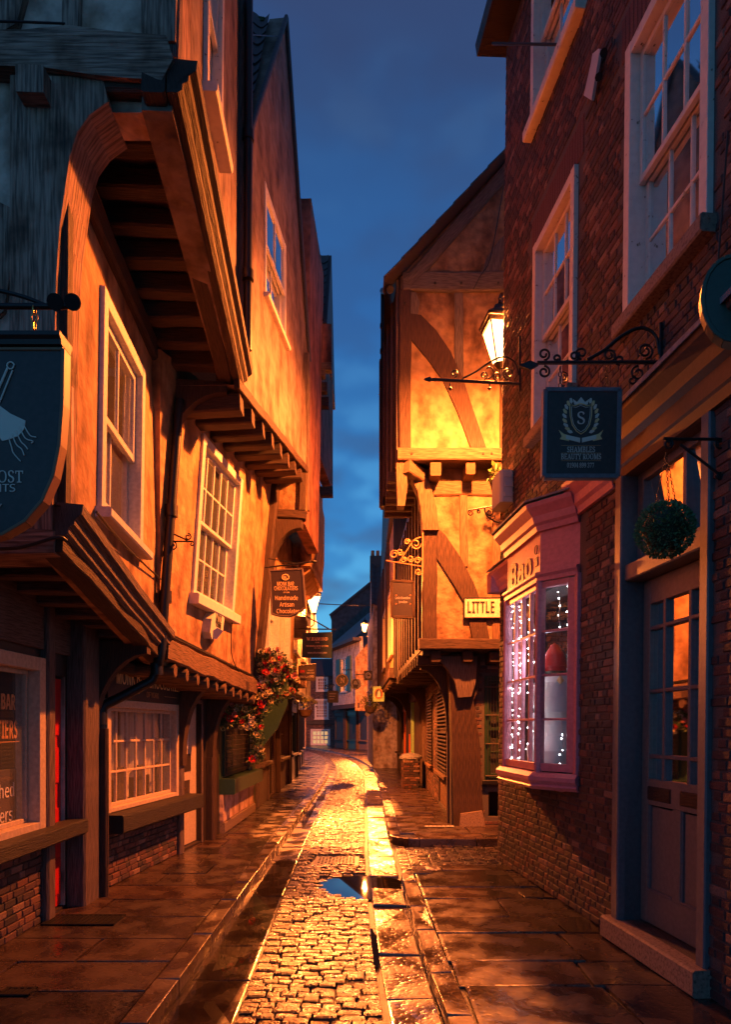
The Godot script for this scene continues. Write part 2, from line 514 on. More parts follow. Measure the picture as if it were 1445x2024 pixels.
func box_window(b: Node3D, fac: Fac, r: Rect2, o := {}) -> Node3D:
	# a double-hung sash window in the opening r of the wall plane fac: frame, two sashes with glazing bars, every pane, a sill and the dark room behind
	var w := hold(b, o.get("called", "window"), fac.xf(r.position.x + r.size.x / 2, r.position.y, 0))
	var cols: int = o.get("cols", 3)
	var up_rows: int = o.get("up", 2)
	var lo_rows: int = o.get("lo", 2)
	var fm: Material = o.get("mat", M.white)
	var fw: float = o.get("fw", 0.06)
	var sw: float = o.get("sw", 0.04)
	var bw: float = o.get("bw", 0.02)
	var rec: float = o.get("rec", 0.03)
	var mid: float = o.get("mid", 0.5)
	var xf := fac.xf()
	var x0 := r.position.x
	var x1 := r.end.x
	var y0 := r.position.y
	var y1 := r.end.y
	var proud: float = o.get("proud", 0.012)
	var m := fresh()
	m.box(x0 - 0.015, y0, -0.12, x0 + fw, y1 + 0.015, proud, xf)
	m.box(x1 - fw, y0, -0.12, x1 + 0.015, y1 + 0.015, proud, xf)
	m.hbox(x0 + fw, y1 - fw, -0.12, x1 - fw, y1 + 0.015, proud - 0.003, xf)
	m.hbox(x0 + fw, y0, -0.12, x1 - fw, y0 + fw * 0.7, proud - 0.003, xf)
	part(w, "frame", m, fm)
	var ys := y0 + fw * 0.7
	var ye := y1 - fw
	var ym := lerpf(ys, ye, mid)
	var rise: float = o.get("open", 0.0)
	for s in 2:
		var rows := lo_rows if s == 0 else up_rows
		if rows == 0:
			continue
		var a := (ys + rise if s == 0 else ym - sw * 0.5)
		var e := (ym + sw * 0.5 + rise if s == 0 else ye)
		if lo_rows == 0: a = ys
		var zf := -rec - (0.045 if s == 0 else 0.0)
		m = fresh()
		var gx0 := x0 + fw + sw
		var gx1 := x1 - fw - sw
		m.box(x0 + fw, a, zf - 0.035, gx0, e, zf, xf)
		m.box(gx1, a, zf - 0.035, x1 - fw, e, zf, xf)
		m.hbox(gx0, a, zf - 0.035, gx1, a + sw * (1.4 if s == 0 else 1.0), zf - 0.002, xf)
		m.hbox(gx0, e - sw, zf - 0.035, gx1, e, zf - 0.002, xf)
		var gy0 := a + sw * (1.4 if s == 0 else 1.0)
		var gy1 := e - sw
		for k in range(1, cols):
			var x := lerpf(gx0, gx1, float(k) / cols)
			m.box(x - bw / 2, gy0, zf - 0.03, x + bw / 2, gy1, zf - 0.006, xf, 0.004)
		for k in range(1, rows):
			var y := lerpf(gy0, gy1, float(k) / rows)
			m.hbox(gx0, y - bw / 2, zf - 0.03, gx1, y + bw / 2, zf - 0.007, xf, 0.004)
		part(w, "sash", m, fm)
		var pw := (gx1 - gx0) / cols
		var ph := (gy1 - gy0) / rows
		var pm := MB.new()
		pm.quad(Vector3(-pw / 2, -ph / 2, 0), Vector3(pw / 2, -ph / 2, 0), Vector3(pw / 2, ph / 2, 0), Vector3(-pw / 2, ph / 2, 0))
		var shared := pm.mesh()
		for i in cols:
			for j in rows:
				var px := fac.xf(gx0 + pw * (i + 0.5), gy0 + ph * (j + 0.5), zf - 0.018)
				px.basis = px.basis.rotated(fac.u, rng.randf_range(-0.008, 0.008)).rotated(fac.v, rng.randf_range(-0.008, 0.008))
				put(w, "pane", shared, o.get("glass", M.glass), px)
	if o.get("sill", true):
		m = fresh()
		var so: float = o.get("sill_out", 0.07)
		m.hbox(x0 - 0.05, y0 - o.get("sill_h", 0.06), -0.1, x1 + 0.05, y0 + 0.004, so, xf, 0.01)
		part(w, "sill", m, o.get("sill_mat", fm))
	var dp: float = o.get("room", 0.7)
	room(w, xf, x0 - 0.05, y0 - 0.05, x1 + 0.05, y1 + 0.05, -0.14, dp, o.get("room_mat", M.room))
	return w

func room(parent: Node3D, xf: Transform3D, x0: float, y0: float, x1: float, y1: float, z: float, dp: float, mt: Material) -> void:
	var m := fresh()
	var q := func(x: float, y: float, zz: float) -> Vector3: return xf * Vector3(x, y, zz)
	var e := z - dp
	m.quad(q.call(x0, y0, e), q.call(x1, y0, e), q.call(x1, y1, e), q.call(x0, y1, e))
	m.quad(q.call(x0, y0, z), q.call(x0, y0, e), q.call(x0, y1, e), q.call(x0, y1, z))
	m.quad(q.call(x1, y0, e), q.call(x1, y0, z), q.call(x1, y1, z), q.call(x1, y1, e))
	m.quad(q.call(x0, y0, z), q.call(x1, y0, z), q.call(x1, y0, e), q.call(x0, y0, e))
	m.quad(q.call(x0, y1, e), q.call(x1, y1, e), q.call(x1, y1, z), q.call(x0, y1, z))
	part(parent, "interior", m, mt)

const CLAY := [Color(0.15, 0.058, 0.045), Color(0.11, 0.05, 0.044), Color(0.19, 0.088, 0.066), Color(0.072, 0.042, 0.042), Color(0.045, 0.033, 0.037), Color(0.25, 0.15, 0.12), Color(0.125, 0.062, 0.055)]
var brick_meshes := {}

func brick_mesh(variant: int, header: bool, tint) -> ArrayMesh:
	var key := "%d %s %s" % [variant, header, tint]
	if brick_meshes.has(key):
		return brick_meshes[key]
	var r := RandomNumberGenerator.new()
	r.seed = variant * 17 + (5 if header else 0)
	var m := MB.new()
	m.col = Color.WHITE if tint == null else CLAY[tint]
	var w := 0.036 if header else 0.074
	var h := 0.0225
	var f := []
	var g := []
	for s in [[-1, -1], [1, -1], [1, 1], [-1, 1]]:
		g.append(Vector3(s[0] * w, s[1] * h, -0.004 + r.randf_range(-0.002, 0.0015)))
		f.append(Vector3(s[0] * (w - r.randf_range(0.003, 0.009)), s[1] * (h - r.randf_range(0.002, 0.006)), r.randf_range(0.0, 0.0035)))
	m.quad(f[0], f[1], f[2], f[3])
	for k in 4:
		var k2 := (k + 1) % 4
		m.quad(g[k], g[k2], f[k2], f[k])
		m.quad(g[k] + Vector3(0, 0, -0.03), g[k2] + Vector3(0, 0, -0.03), g[k2], g[k])
	brick_meshes[key] = m.mesh()
	return brick_meshes[key]

func bricks(b: Node3D, fac: Fac, area: Rect2, holes: Array, singly: int, proud := 0.007, cut = null, dirty := 0.3) -> void:
	# brickwork laid course by course; the bricks that show largest are parts of their own, the rest one part
	var list := []
	var row := 0
	var y := area.position.y + 0.026
	while y < area.end.y - 0.02:
		var x := area.position.x - (0.0 if row % 2 else 0.04)
		var k := row
		while x < area.end.x:
			var header := (k % 2 == 0) != (rng.randf() < 0.2)
			k += 1
			var w := 0.079 if header else 0.155
			var a := maxf(x, area.position.x)
			var e := minf(x + w, area.end.x)
			x += w
			if e - a < 0.035:
				continue
			var c := Vector2((a + e) / 2, y)
			var bad := false
			for h in holes:
				if h.grow(0.015).intersects(Rect2(a, y - 0.02, e - a, 0.04)):
					bad = true
			if cut != null and cut.call(c):
				bad = true
			if bad:
				continue
			var t := fac.xf(c.x, c.y + rng.randf_range(-0.003, 0.003), proud - 0.002 + rng.randf_range(-0.0025, 0.0025))
			t.basis = t.basis.rotated(fac.n, rng.randf_range(-0.012, 0.012)).rotated(fac.v, rng.randf_range(-0.02, 0.02))
			t = t.scaled_local(Vector3((e - a - 0.007) / (0.072 if header else 0.148), rng.randf_range(0.94, 1.02), 1))
			var tint := rng.randi() % CLAY.size()
			if rng.randf() < dirty:
				tint = 3 + rng.randi() % 2
			list.append([t, header, tint, rng.randi() % 4])
		y += 0.052
		row += 1
	var seen := func(q) -> bool:
		var p: Vector3 = q[0].origin
		return p.z < -0.5 and absf(p.x / p.z * FL) < 735 and (p.y - EYE) / -p.z * FL < 1450 and (p.y - EYE) / -p.z * FL > -600
	list.sort_custom(func(p, q): return p[0].origin.length_squared() + (0.0 if seen.call(p) else 1e4) < q[0].origin.length_squared() + (0.0 if seen.call(q) else 1e4))
	for i in mini(singly, list.size()):
		put(b, "brick", brick_mesh(list[i][3], list[i][1], list[i][2]), M.brick, list[i][0])
	for header in [true, false]:
		var rest := list.slice(mini(singly, list.size())).filter(func(q): return q[1] == header)
		if rest.is_empty():
			continue
		many(b, "brickwork", brick_mesh(1, header, null), M.brick, rest.map(func(q): return q[0]), rest.map(func(q): return CLAY[q[2]]))

func many(b: Node3D, called: String, mesh: Mesh, mt: Material, where: Array, tints: Array = []) -> MultiMeshInstance3D:
	var mm := MultiMesh.new()
	mm.transform_format = MultiMesh.TRANSFORM_3D
	mm.use_colors = tints.size() > 0
	mm.mesh = mesh
	mm.instance_count = where.size()
	for i in where.size():
		mm.set_instance_transform(i, where[i])
		if tints.size():
			mm.set_instance_color(i, tints[i])
	var o := MultiMeshInstance3D.new()
	o.name = called
	o.multimesh = mm
	o.material_override = mt
	o.set_meta("kind", "stuff")
	b.add_child(o, true)
	o.global_transform = Transform3D()
	return o

var tile_shape: ArrayMesh
func pantile() -> ArrayMesh:
	if tile_shape == null:
		var m := MB.new()
		var prof := []
		for i in 9:
			var f := i / 8.0
			prof.append(Vector2(-0.12 + f * 0.24, 0.028 * sin(f * TAU + 0.4)))
		for i in 8:
			var a: Vector2 = prof[i]
			var b: Vector2 = prof[i + 1]
			m.quad(Vector3(a.x, -0.17, a.y + 0.022), Vector3(b.x, -0.17, b.y + 0.022), Vector3(b.x, 0.17, b.y), Vector3(a.x, 0.17, a.y))
			m.quad(Vector3(b.x, -0.17, b.y + 0.022), Vector3(a.x, -0.17, a.y + 0.022), Vector3(a.x, -0.17, a.y + 0.004), Vector3(b.x, -0.17, b.y + 0.004))
		tile_shape = m.mesh()
	return tile_shape

func pantiles(b: Node3D, o: Vector3, across: Vector3, upslope: Vector3, cols: int, rows: int, clip = null) -> void:
	var nn := across.cross(upslope).normalized()
	for j in rows:
		for i in cols:
			var p := o + across * (i + 0.5) * 0.22 + upslope * (j + 0.5) * 0.27 + nn * 0.03
			if clip != null and not clip.call(p):
				continue
			var t := Transform3D(Basis(across, upslope, nn), p)
			t.basis = t.basis.rotated(nn, rng.randf_range(-0.03, 0.03)).rotated(across, rng.randf_range(-0.03, 0.03))
			put(b, "tile", pantile(), M.tile, t)

func _ready() -> void:
	rng.seed = 20240
	var cam := Camera3D.new()
	cam.name = "camera"
	add_child(cam)
	cam.position = Vector3(0, EYE, 0)
	cam.projection = Camera3D.PROJECTION_FRUSTUM
	cam.near = 0.05
	cam.far = 400.0
	cam.size = 2.0 * 0.05 * 1012.0 / FL
	cam.frustum_offset = Vector2(0, 0.05 * (HY - 1012.0) / FL)
	cam.current = true
	var we := WorldEnvironment.new()
	we.name = "environment"
	var e := Environment.new()
	e.background_mode = Environment.BG_SKY
	e.sky = Sky.new()
	var pano := PanoramaSkyMaterial.new()
	pano.panorama = dusk_sky()
	e.sky.sky_material = pano
	e.tonemap_mode = Environment.TONE_MAPPER_LINEAR
	e.tonemap_exposure = 1.5
	e.sdfgi_enabled = true
	e.ssao_enabled = true
	e.ssil_enabled = true
	e.background_energy_multiplier = 1.12
	we.environment = e
	add_child(we)
	make_materials()
	street()
	near_left_house()
	gabled_house()
	left_row()
	timber_corner_house()
	brick_house()
	right_row()
	far_end()
	lanterns()
	left_things()
	right_things()
	garland()
	wires()

func dusk_sky() -> ImageTexture:
	# the air after sunset: deep blue overhead, paler and greener towards the horizon, with soft broken cloud
	var w := 1024
	var h := 512
	var im := Image.create(w, h, false, Image.FORMAT_RGBAF)
	var f := FastNoiseLite.new()
	f.seed = 5
	f.fractal_octaves = 5
	f.frequency = 1.0
	var stops := [[-0.2, Color(0.05, 0.2, 0.37)], [0.0, Color(0.05, 0.23, 0.42)], [0.12, Color(0.042, 0.2, 0.4)], [0.28, Color(0.026, 0.135, 0.33)], [0.5, Color(0.018, 0.08, 0.23)], [0.68, Color(0.017, 0.05, 0.14)], [1.0, Color(0.024, 0.042, 0.105)]]
	for j in h:
		var el := (0.5 - (j + 0.5) / h) * PI
		var s := sin(el)
		var base: Color = stops[0][1]
		for k in stops.size() - 1:
			if s >= stops[k][0]:
				base = (stops[k][1] as Color).lerp(stops[k + 1][1], clampf((s - stops[k][0]) / (stops[k + 1][0] - stops[k][0]), 0, 1))
		for i in w:
			var az := (i + 0.5) / w * TAU
			var d := Vector3(sin(az) * cos(el), s, -cos(az) * cos(el))
			var q := d / (maxf(s, 0.0) + 0.32)
			var n1 := f.get_noise_3d(q.x * 2.3, s * 4.0, q.z * 2.3)
			var n2 := f.get_noise_3d(q.x * 4.6 + 40.0, s * 13.0, q.z * 4.6)
			var grey_cloud := smoothstep(-0.05, 0.35, n1)
			var c := base.lerp(Color(base.r * 1.08 + 0.003, base.g * 0.8, base.b * 0.74), grey_cloud * 0.75)
			var low := 1.0 - 0.75 * smoothstep(0.25, 0.62, s)
			var lit := smoothstep(0.05, 0.4, n2) * low
			c = c.lerp(Color(base.r * 1.9, base.g * 1.65, base.b * 1.35), lit * 0.75)
			var dark := smoothstep(0.02, 0.35, -n2) * low
			c = c.lerp(Color(base.r * 1.15, base.g * 0.6, base.b * 0.58), dark * 0.65)
			im.set_pixel(i, j, Color(c.r, c.g, c.b, 1))
	return ImageTexture.create_from_image(im)

func bend(z: float) -> float:
	# how far the street has swung to the left at that distance
	return 0.0 if z < 19.0 else -2.3 * pow((z - 19.0) / 23.0, 2.0)

func ramp(z: float, stops: Array) -> float:
	for k in stops.size() - 1:
		if z <= stops[k + 1][0]:
			return lerpf(stops[k][1], stops[k + 1][1], clampf((z - stops[k][0]) / (stops[k + 1][0] - stops[k][0]), 0, 1))
	return stops[-1][1]

func sett_left(z: float) -> float: return bend(z) + ramp(z, [[3.3, -0.64], [6.0, -0.71], [9.0, -0.765], [15.0, -0.8], [22.0, -0.86]])
func sett_right(z: float) -> float: return bend(z) + ramp(z, [[3.3, 0.1], [4.6, 0.045], [8.0, -0.005], [22.0, -0.01]])
func kerb_left(z: float) -> float: return bend(z) + ramp(z, [[3.0, -1.0], [8.0, -1.03], [14.0, -1.03], [22.0, -1.1]])
func kerb_right(z: float) -> float: return bend(z) + ramp(z, [[3.0, 0.4], [4.2, 0.348], [6.7, 0.33], [10.0, 0.306], [20.0, 0.34]])

const ROAD := -0.08

func slab(parent: Node3D, called: String, c: Array, top: float, th: float, mt: Material, tilt := 0.003, gap := 0.005) -> MeshInstance3D:
	# one paving stone: four plan corners (x, z depth) counter-clockwise seen from above, worn edges, a slightly hollow face
	var m := fresh()
	var mid := Vector2.ZERO
	for p in c: mid += p / 4.0
	var rings := [[], [], [], []]
	for p in c:
		var d: Vector2 = (mid - p).normalized()
		var y := top + rng.randf_range(-tilt, tilt)
		var o: Vector2 = p + d * gap * 1.4
		rings[0].append(Vector3(o.x, y - th, -o.y))
		rings[1].append(Vector3(o.x, y - 0.014, -o.y))
		var q: Vector2 = o + d * 0.004
		rings[2].append(Vector3(q.x, y - 0.002, -q.y))
		q = o + d * 0.026
		rings[3].append(Vector3(q.x, y, -q.y))
	for k in 4:
		var k2 := (k + 1) % 4
		for s in 3:
			m.quad(rings[s][k], rings[s][k2], rings[s + 1][k2], rings[s + 1][k])
	var hollow := Vector3(mid.x, top - rng.randf_range(0.001, 0.007), -mid.y)
	for k in 4:
		m.tri(rings[3][k], rings[3][(k + 1) % 4], hollow)
	return part(parent, called, m, mt)

func structure(called: String) -> Node3D:
	var o := Node3D.new()
	o.name = numbered(called)
	add_child(o)
	o.set_meta("kind", "structure")
	return o

func strip(parent: Node3D, called: String, z0: float, z1: float, left: Callable, right: Callable, y: float, mt: Material) -> void:
	var m := fresh()
	var z := z0
	while z < z1:
		var e := minf(z + 0.8, z1)
		m.quad(Vector3(left.call(z), y, -z), Vector3(right.call(z), y, -z), Vector3(right.call(e), y, -e), Vector3(left.call(e), y, -e))
		z = e
	part(parent, called, m, mt)

func sett_mesh(variant: int, tint) -> ArrayMesh:
	var r := RandomNumberGenerator.new()
	r.seed = 400 + variant
	var m := MB.new()
	m.col = tint if tint != null else Color.WHITE
	var gx := [-1.0, -0.84, -0.3, 0.3, 0.84, 1.0]
	var gz := [-1.0, -0.74, 0.0, 0.74, 1.0]
	var nx := gx.size() - 1
	var nz := gz.size() - 1
	var pts := []
	for i in nx + 1:
		for j in nz + 1:
			var x: float = gx[i]
			var z: float = gz[j]
			var rim := i == 0 or i == nx or j == 0 or j == nz
			var corner := (i == 0 or i == nx) and (j == 0 or j == nz)
			var k := 0.5 - (r.randf_range(0.0, 0.035) if rim else 0.0) - (0.05 if corner else 0.0)
			pts.append(Vector3(x * k, 0.5 - (r.randf_range(0.16, 0.3) if rim else r.randf_range(0.0, 0.08)), z * k))
	var p := func(i: int, j: int) -> Vector3: return pts[i * (nz + 1) + j]
	var nrm := func(i: int, j: int) -> Vector3:
		var q := Vector3(r.randf_range(-0.13, 0.13), 1.0, r.randf_range(-0.13, 0.13))
		if i == 0: q.x -= 0.75
		if i == nx: q.x += 0.75
		if j == 0: q.z -= 0.75
		if j == nz: q.z += 0.75
		return q.normalized()
	var ns := []
	for i in nx + 1:
		for j in nz + 1:
			ns.append(nrm.call(i, j))
	for i in nx:
		for j in nz:
			var a: Vector3 = p.call(i, j)
			var b: Vector3 = p.call(i, j + 1)
			var c: Vector3 = p.call(i + 1, j + 1)
			var d: Vector3 = p.call(i + 1, j)
			var w := nz + 1
			m.trin(a, b, c, ns[i * w + j], ns[i * w + j + 1], ns[(i + 1) * w + j + 1])
			m.trin(a, c, d, ns[i * w + j], ns[(i + 1) * w + j + 1], ns[(i + 1) * w + j])
	var low := Vector3(0, -1.0, 0)
	for i in nx:
		var a: Vector3 = p.call(i, nz)
		var b: Vector3 = p.call(i + 1, nz)
		m.quad(a + low, b + low, b, a)
	return m.mesh()

const GRANITE := [Color(0.03, 0.021, 0.018), Color(0.044, 0.03, 0.025), Color(0.022, 0.017, 0.016), Color(0.018, 0.015, 0.015), Color(0.058, 0.039, 0.031)]

func lay_setts(road: Node3D, list: Array, singly: int) -> void:
	var shapes := []
	var plain := []
	for k in 4:
		plain.append(sett_mesh(k, null))
		for tint in GRANITE:
			shapes.append(sett_mesh(k, tint))
	list.sort_custom(func(a, b): return a.origin.length_squared() < b.origin.length_squared())
	for i in mini(singly, list.size()):
		put(road, "sett", shapes[rng.randi() % shapes.size()], M.sett, list[i])
	var rest := list.slice(mini(singly, list.size()))
	if rest.size():
		for k in 2:
			var some := []
			var tints := []
			for i in rest.size():
				if i % 2 == k:
					some.append(rest[i])
					tints.append(GRANITE[rng.randi() % GRANITE.size()])
			many(road, "setts", plain[k], M.sett, some, tints)

func street() -> void:
	var g := structure("ground")
	var m := fresh()
	m.quad(Vector3(-300, -0.34, 60), Vector3(300, -0.34, 60), Vector3(300, -0.34, -340), Vector3(-300, -0.34, -340))
	part(g, "earth", m, M.earth)
	# the carriageway of granite setts
	var road := structure("road")
	strip(road, "bedding", -3.0, 60.0, func(z): return kerb_left(z) - 0.1, func(z): return kerb_right(z) + 0.1, ROAD - 0.016, M.bed)
	var list := []
	var z := 2.9
	while z < 58.0:
		var dz := rng.randf_range(0.058, 0.078) * (1.0 if z < 20 else 1.5)
		var x := sett_left(z) + rng.randf_range(0.0, 0.012)
		var e := sett_right(z)
		while x < e - 0.04:
			var w := minf(rng.randf_range(0.07, 0.145), e - x)
			if e - x - w < 0.06:
				w = e - x
			var cx := x + w / 2
			var cz := z + dz / 2 + 0.02 * sin(cx * 5.0)
			var y := ROAD + rng.randf_range(-0.0085, 0.0085) + 0.022 * (1.0 - pow((cx - bend(cz) + 0.35) / 0.42, 2))
			var pd := Vector2((cx + 0.03 + (cz - 6.45) * 0.12) / 0.38, (cz - 6.42) / 0.45).length()
			if pd < 1.25:
				y = minf(y, ROAD - 0.022 + rng.randf_range(-0.006, 0.006) + 0.03 * smoothstep(0.7, 1.25, pd))
			if not (cz > 7.42 and cz < 7.95 and cx > -0.56 and cx < -0.06):
				var t := Transform3D(Basis.from_euler(Vector3(rng.randf_range(-0.045, 0.045), rng.randf_range(-0.05, 0.05), rng.randf_range(-0.04, 0.04))), Vector3(cx, y - 0.02, -cz))
				list.append(t.scaled_local(Vector3(w - 0.005, 0.045, dz - 0.005)))
			x += w
		z += dz
	lay_setts(road, list, 300)
	# flat stone channels on both sides of the setts
	var ch := structure("road_gutter")
	for side in 2:
		z = 2.6
		while z < 58.0:
			var l := rng.randf_range(0.42, 0.8) if side == 1 else rng.randf_range(0.55, 0.95)
			if z > 12: l *= 1.6
			if side == 0:
				slab(ch, "channel_stone", [Vector2(kerb_left(z) + 0.005, z), Vector2(sett_left(z), z), Vector2(sett_left(z + l), z + l), Vector2(kerb_left(z + l) + 0.005, z + l)], ROAD - (0.012 if z < 8 else 0.002), 0.1, M.gutter, 0.006)
			else:
				slab(ch, "channel_stone", [Vector2(sett_right(z) + 0.03, z), Vector2(kerb_right(z), z), Vector2(kerb_right(z + l), z + l), Vector2(sett_right(z + l) + 0.03, z + l)], ROAD + rng.randf_range(-0.004, 0.012) - (0.03 if z > 6.0 and z < 6.7 else 0.0), 0.1, M.gutter if rng.randf() < 0.5 else M.flag_warm, 0.008)
			z += l
	# kerbs
	var kb := structure("road_kerb")
	z = 2.6
	while z < 58.0:
		var l := rng.randf_range(0.55, 0.95)
		slab(kb, "kerb_stone", [Vector2(kerb_left(z) - 0.125, z), Vector2(kerb_left(z), z), Vector2(kerb_left(z + l), z + l), Vector2(kerb_left(z + l) - 0.125, z + l)], 0.004, 0.2, M.kerb, 0.004)
		z += l
	z = 2.6
	while z < 6.5:
		var l := minf(rng.randf_range(0.55, 0.9), 6.6 - z)
		slab(kb, "kerb_stone", [Vector2(kerb_right(z), z), Vector2(kerb_right(z) + 0.12, z), Vector2(kerb_right(z + l) + 0.12, z + l), Vector2(kerb_right(z + l), z + l)], 0.004, 0.2, M.kerb, 0.004)
		z += l
	z = 9.0
	while z < 58.0:
		var l := rng.randf_range(0.6, 0.95)
		slab(kb, "kerb_stone", [Vector2(kerb_right(z), z), Vector2(kerb_right(z) + 0.13, z), Vector2(kerb_right(z + l) + 0.13, z + l), Vector2(kerb_right(z + l), z + l)], 0.004, 0.2, M.kerb, 0.004)
		z += l
	# the curved kerbs where the alley opens
	for arc in [[Vector2(0.73, 6.6), 0.4, PI, PI / 2, 0.28], [Vector2(0.66, 9.0), 0.36, PI, 1.5 * PI, 0.13]]:
		for k in 4:
			var a0: float = lerpf(arc[2], arc[3], k / 4.0)
			var a1: float = lerpf(arc[2], arc[3], (k + 1) / 4.0)
			var ri: float = arc[1] - arc[4]
			var d0 := Vector2(cos(a0), sin(a0))
			var d1 := Vector2(cos(a1), sin(a1))
			var q := [arc[0] + d0 * arc[1], arc[0] + d0 * ri, arc[0] + d1 * ri, arc[0] + d1 * arc[1]]
			if arc[3] < arc[2]:
				q.reverse()
			slab(kb, "kerb_stone", q, 0.004, 0.2, M.kerb, 0.003)
	var x := 0.66
	while x < 3.0:
		slab(kb, "kerb_stone", [Vector2(x, 8.64), Vector2(x + 0.7, 8.64), Vector2(x + 0.7, 8.77), Vector2(x, 8.77)], 0.004, 0.2, M.kerb, 0.003)
		x += 0.7
	x = 0.73
	while x < 3.0:
		slab(kb, "kerb_stone", [Vector2(x, 6.74), Vector2(x + 0.7, 6.74), Vector2(x + 0.7, 7.0), Vector2(x, 7.0)], 0.002, 0.2, M.flag_warm, 0.003)
		x += 0.7
	# flagged pavements, row after row
	var stones := [M.flag, M.flag_warm, M.flag_grey, M.flag, M.flag_red, M.flag_dark]
	var lp := structure("pavement")
	strip(lp, "bedding", -3.0, 60.0, func(_z): return -4.0 + bend(_z), func(zz): return kerb_left(zz) - 0.1, -0.02, M.bed)
	z = 2.5
	while z < 58.0:
		var l := rng.randf_range(0.42, 0.72) * (1.0 if z < 16 else 1.6)
		var a := kerb_left(z) - 0.125
		var b := -2.6 if z < 5.8 else -2.3
		if z > 20: b = -2.4 + bend(z) * 1.05
		var cuts := [0.0, 1.0]
		if rng.randf() < 0.8: cuts = [0.0, rng.randf_range(0.35, 0.65), 1.0]
		if rng.randf() < 0.25: cuts = [0.0, 0.3, 0.66, 1.0]
		for k in cuts.size() - 1:
			var x1 := lerpf(a, b, cuts[k])
			var x0 := lerpf(a, b, cuts[k + 1])
			var s := bend(z + l) - bend(z)
			slab(lp, "flagstone", [Vector2(x0, z), Vector2(x1, z), Vector2(x1 + s + kerb_left(z + l) - kerb_left(z) - s, z + l), Vector2(x0 + s, z + l)], 0.0, 0.09, stones[rng.randi() % 6], 0.004)
		z += l
	var rp := structure("pavement")
	strip(rp, "bedding", -3.0, 7.0, func(zz): return kerb_right(zz) + 0.08, func(_z): return 4.0, -0.02, M.bed)
	z = 2.2
	while z < 6.7:
		var l := minf(rng.randf_range(0.36, 0.62), 6.74 - z)
		if 6.74 - z - l < 0.2: l = 6.74 - z
		var a := kerb_right(z) + 0.12
		var b := 1.95
		var cuts := [0.0, rng.randf_range(0.45, 0.62), 1.0]
		if rng.randf() < 0.3: cuts = [0.0, rng.randf_range(0.2, 0.4), rng.randf_range(0.6, 0.75), 1.0]
		for k in cuts.size() - 1:
			var x0 := lerpf(a, b, cuts[k])
			var x1 := lerpf(a, b, cuts[k + 1])
			var skew := rng.randf_range(-0.03, 0.03)
			if z + l > 6.3 and x1 < 1.0: x0 = maxf(x0, 0.7)
			slab(rp, "flagstone", [Vector2(x0, z), Vector2(x1, z), Vector2(x1 + skew, z + l), Vector2(x0 + (skew if k else 0.0), z + l)], 0.0, 0.09, stones[rng.randi() % 6], 0.006)
		z += l
	var fp := structure("pavement")
	strip(fp, "bedding", 8.7, 60.0, func(zz): return kerb_right(zz) + 0.1, func(zz): return 4.0 + bend(zz), -0.02, M.bed)
	z = 8.77
	while z < 58.0:
		var l := rng.randf_range(0.36, 0.6) * (1.0 if z < 18 else 1.6)
		var a := kerb_right(z) + 0.13 if z > 9.0 else 0.62
		var b := 1.75 + bend(z) * 1.1
		if z < 9.9: b = 2.6
		var c: float = rng.randf_range(0.35, 0.65)
		for k in 2:
			var x0 := lerpf(a, b, 0.0 if k == 0 else c)
			var x1 := lerpf(a, b, c if k == 0 else 1.0)
			slab(fp, "flagstone", [Vector2(x0, z), Vector2(x1, z), Vector2(x1 + bend(z + l) - bend(z), z + l), Vector2(x0 + kerb_right(z + l) - kerb_right(z) if k == 0 and z > 9.0 else x0 + bend(z + l) - bend(z), z + l)], 0.0, 0.09, [M.flag_warm, M.flag, M.kerb, M.flag_red][rng.randi() % 4], 0.004)
		z += l
	# the cobbled mouth of the alley
	var al := structure("alley_road")
	m = fresh()
	m.quad(Vector3(0.3, ROAD - 0.032, -6.5), Vector3(4, ROAD - 0.032, -6.5), Vector3(4, ROAD - 0.032, -9.1), Vector3(0.3, ROAD - 0.032, -9.1))
	part(al, "bedding", m, M.bed)
	list = []
	x = 0.36
	while x < 2.4:
		var w := rng.randf_range(0.1, 0.13)
		z = 6.55 + rng.randf() * 0.1
		while z < 8.62:
			var l := rng.randf_range(0.13, 0.21)
			var inside := Vector2(x, z).distance_to(Vector2(0.73, 6.6)) < 0.44 or (x > 0.7 and z < 7.03) or (x < 0.72 and Vector2(x, z + l).distance_to(Vector2(0.66, 9.0)) < 0.42)
			if not inside:
				var t := Transform3D(Basis.from_euler(Vector3(rng.randf_range(-0.05, 0.05), rng.randf_range(-0.05, 0.05), rng.randf_range(-0.06, 0.06))), Vector3(x + w / 2, ROAD - 0.016 + rng.randf_range(-0.006, 0.006), -(z + l / 2)))
				list.append(t.scaled_local(Vector3(w - 0.006, 0.045, l - 0.006)))
			z += l
		x += w
	lay_setts(al, list, 240)
	# standing water
	puddle("puddle", "sky-blue puddle lying across the setts and a hollow channel stone", func(a): return Vector2(-0.1 + (0.46 + 0.04 * sin(a * 3.0 + 1.0)) * cos(a), 6.42 + 0.56 * sin(a) * (1.0 + 0.1 * cos(a * 2.0))), ROAD - 0.003)
	puddle("puddle", "long still sheet of rainwater filling the channel along the shop side kerb", func(a): return Vector2(-0.85 + (0.165 + 0.012 * sin(a * 7.0)) * signf(cos(a)) * pow(absf(cos(a)), 0.45), 5.35 + 2.4 * sin(a)), ROAD + 0.004, M.shallow)
	puddle("puddle", "narrow blue puddle in the joint between setts and channel stones", func(a): return Vector2(0.055 + (0.03 + 0.008 * sin(a * 5.0)) * cos(a) - 0.012 * sin(a), 4.65 + 0.42 * sin(a)), ROAD + 0.0)
	puddle("puddle", "distant strip of rainwater in the channel where the street bends", func(a): return Vector2(-0.93 + (0.055 + 0.025 * sin(a * 5.0 + 0.6)) * cos(a) + 0.02 * sin(a * 3.0), 13.6 + 3.4 * sin(a)), ROAD + 0.006, M.shallow)
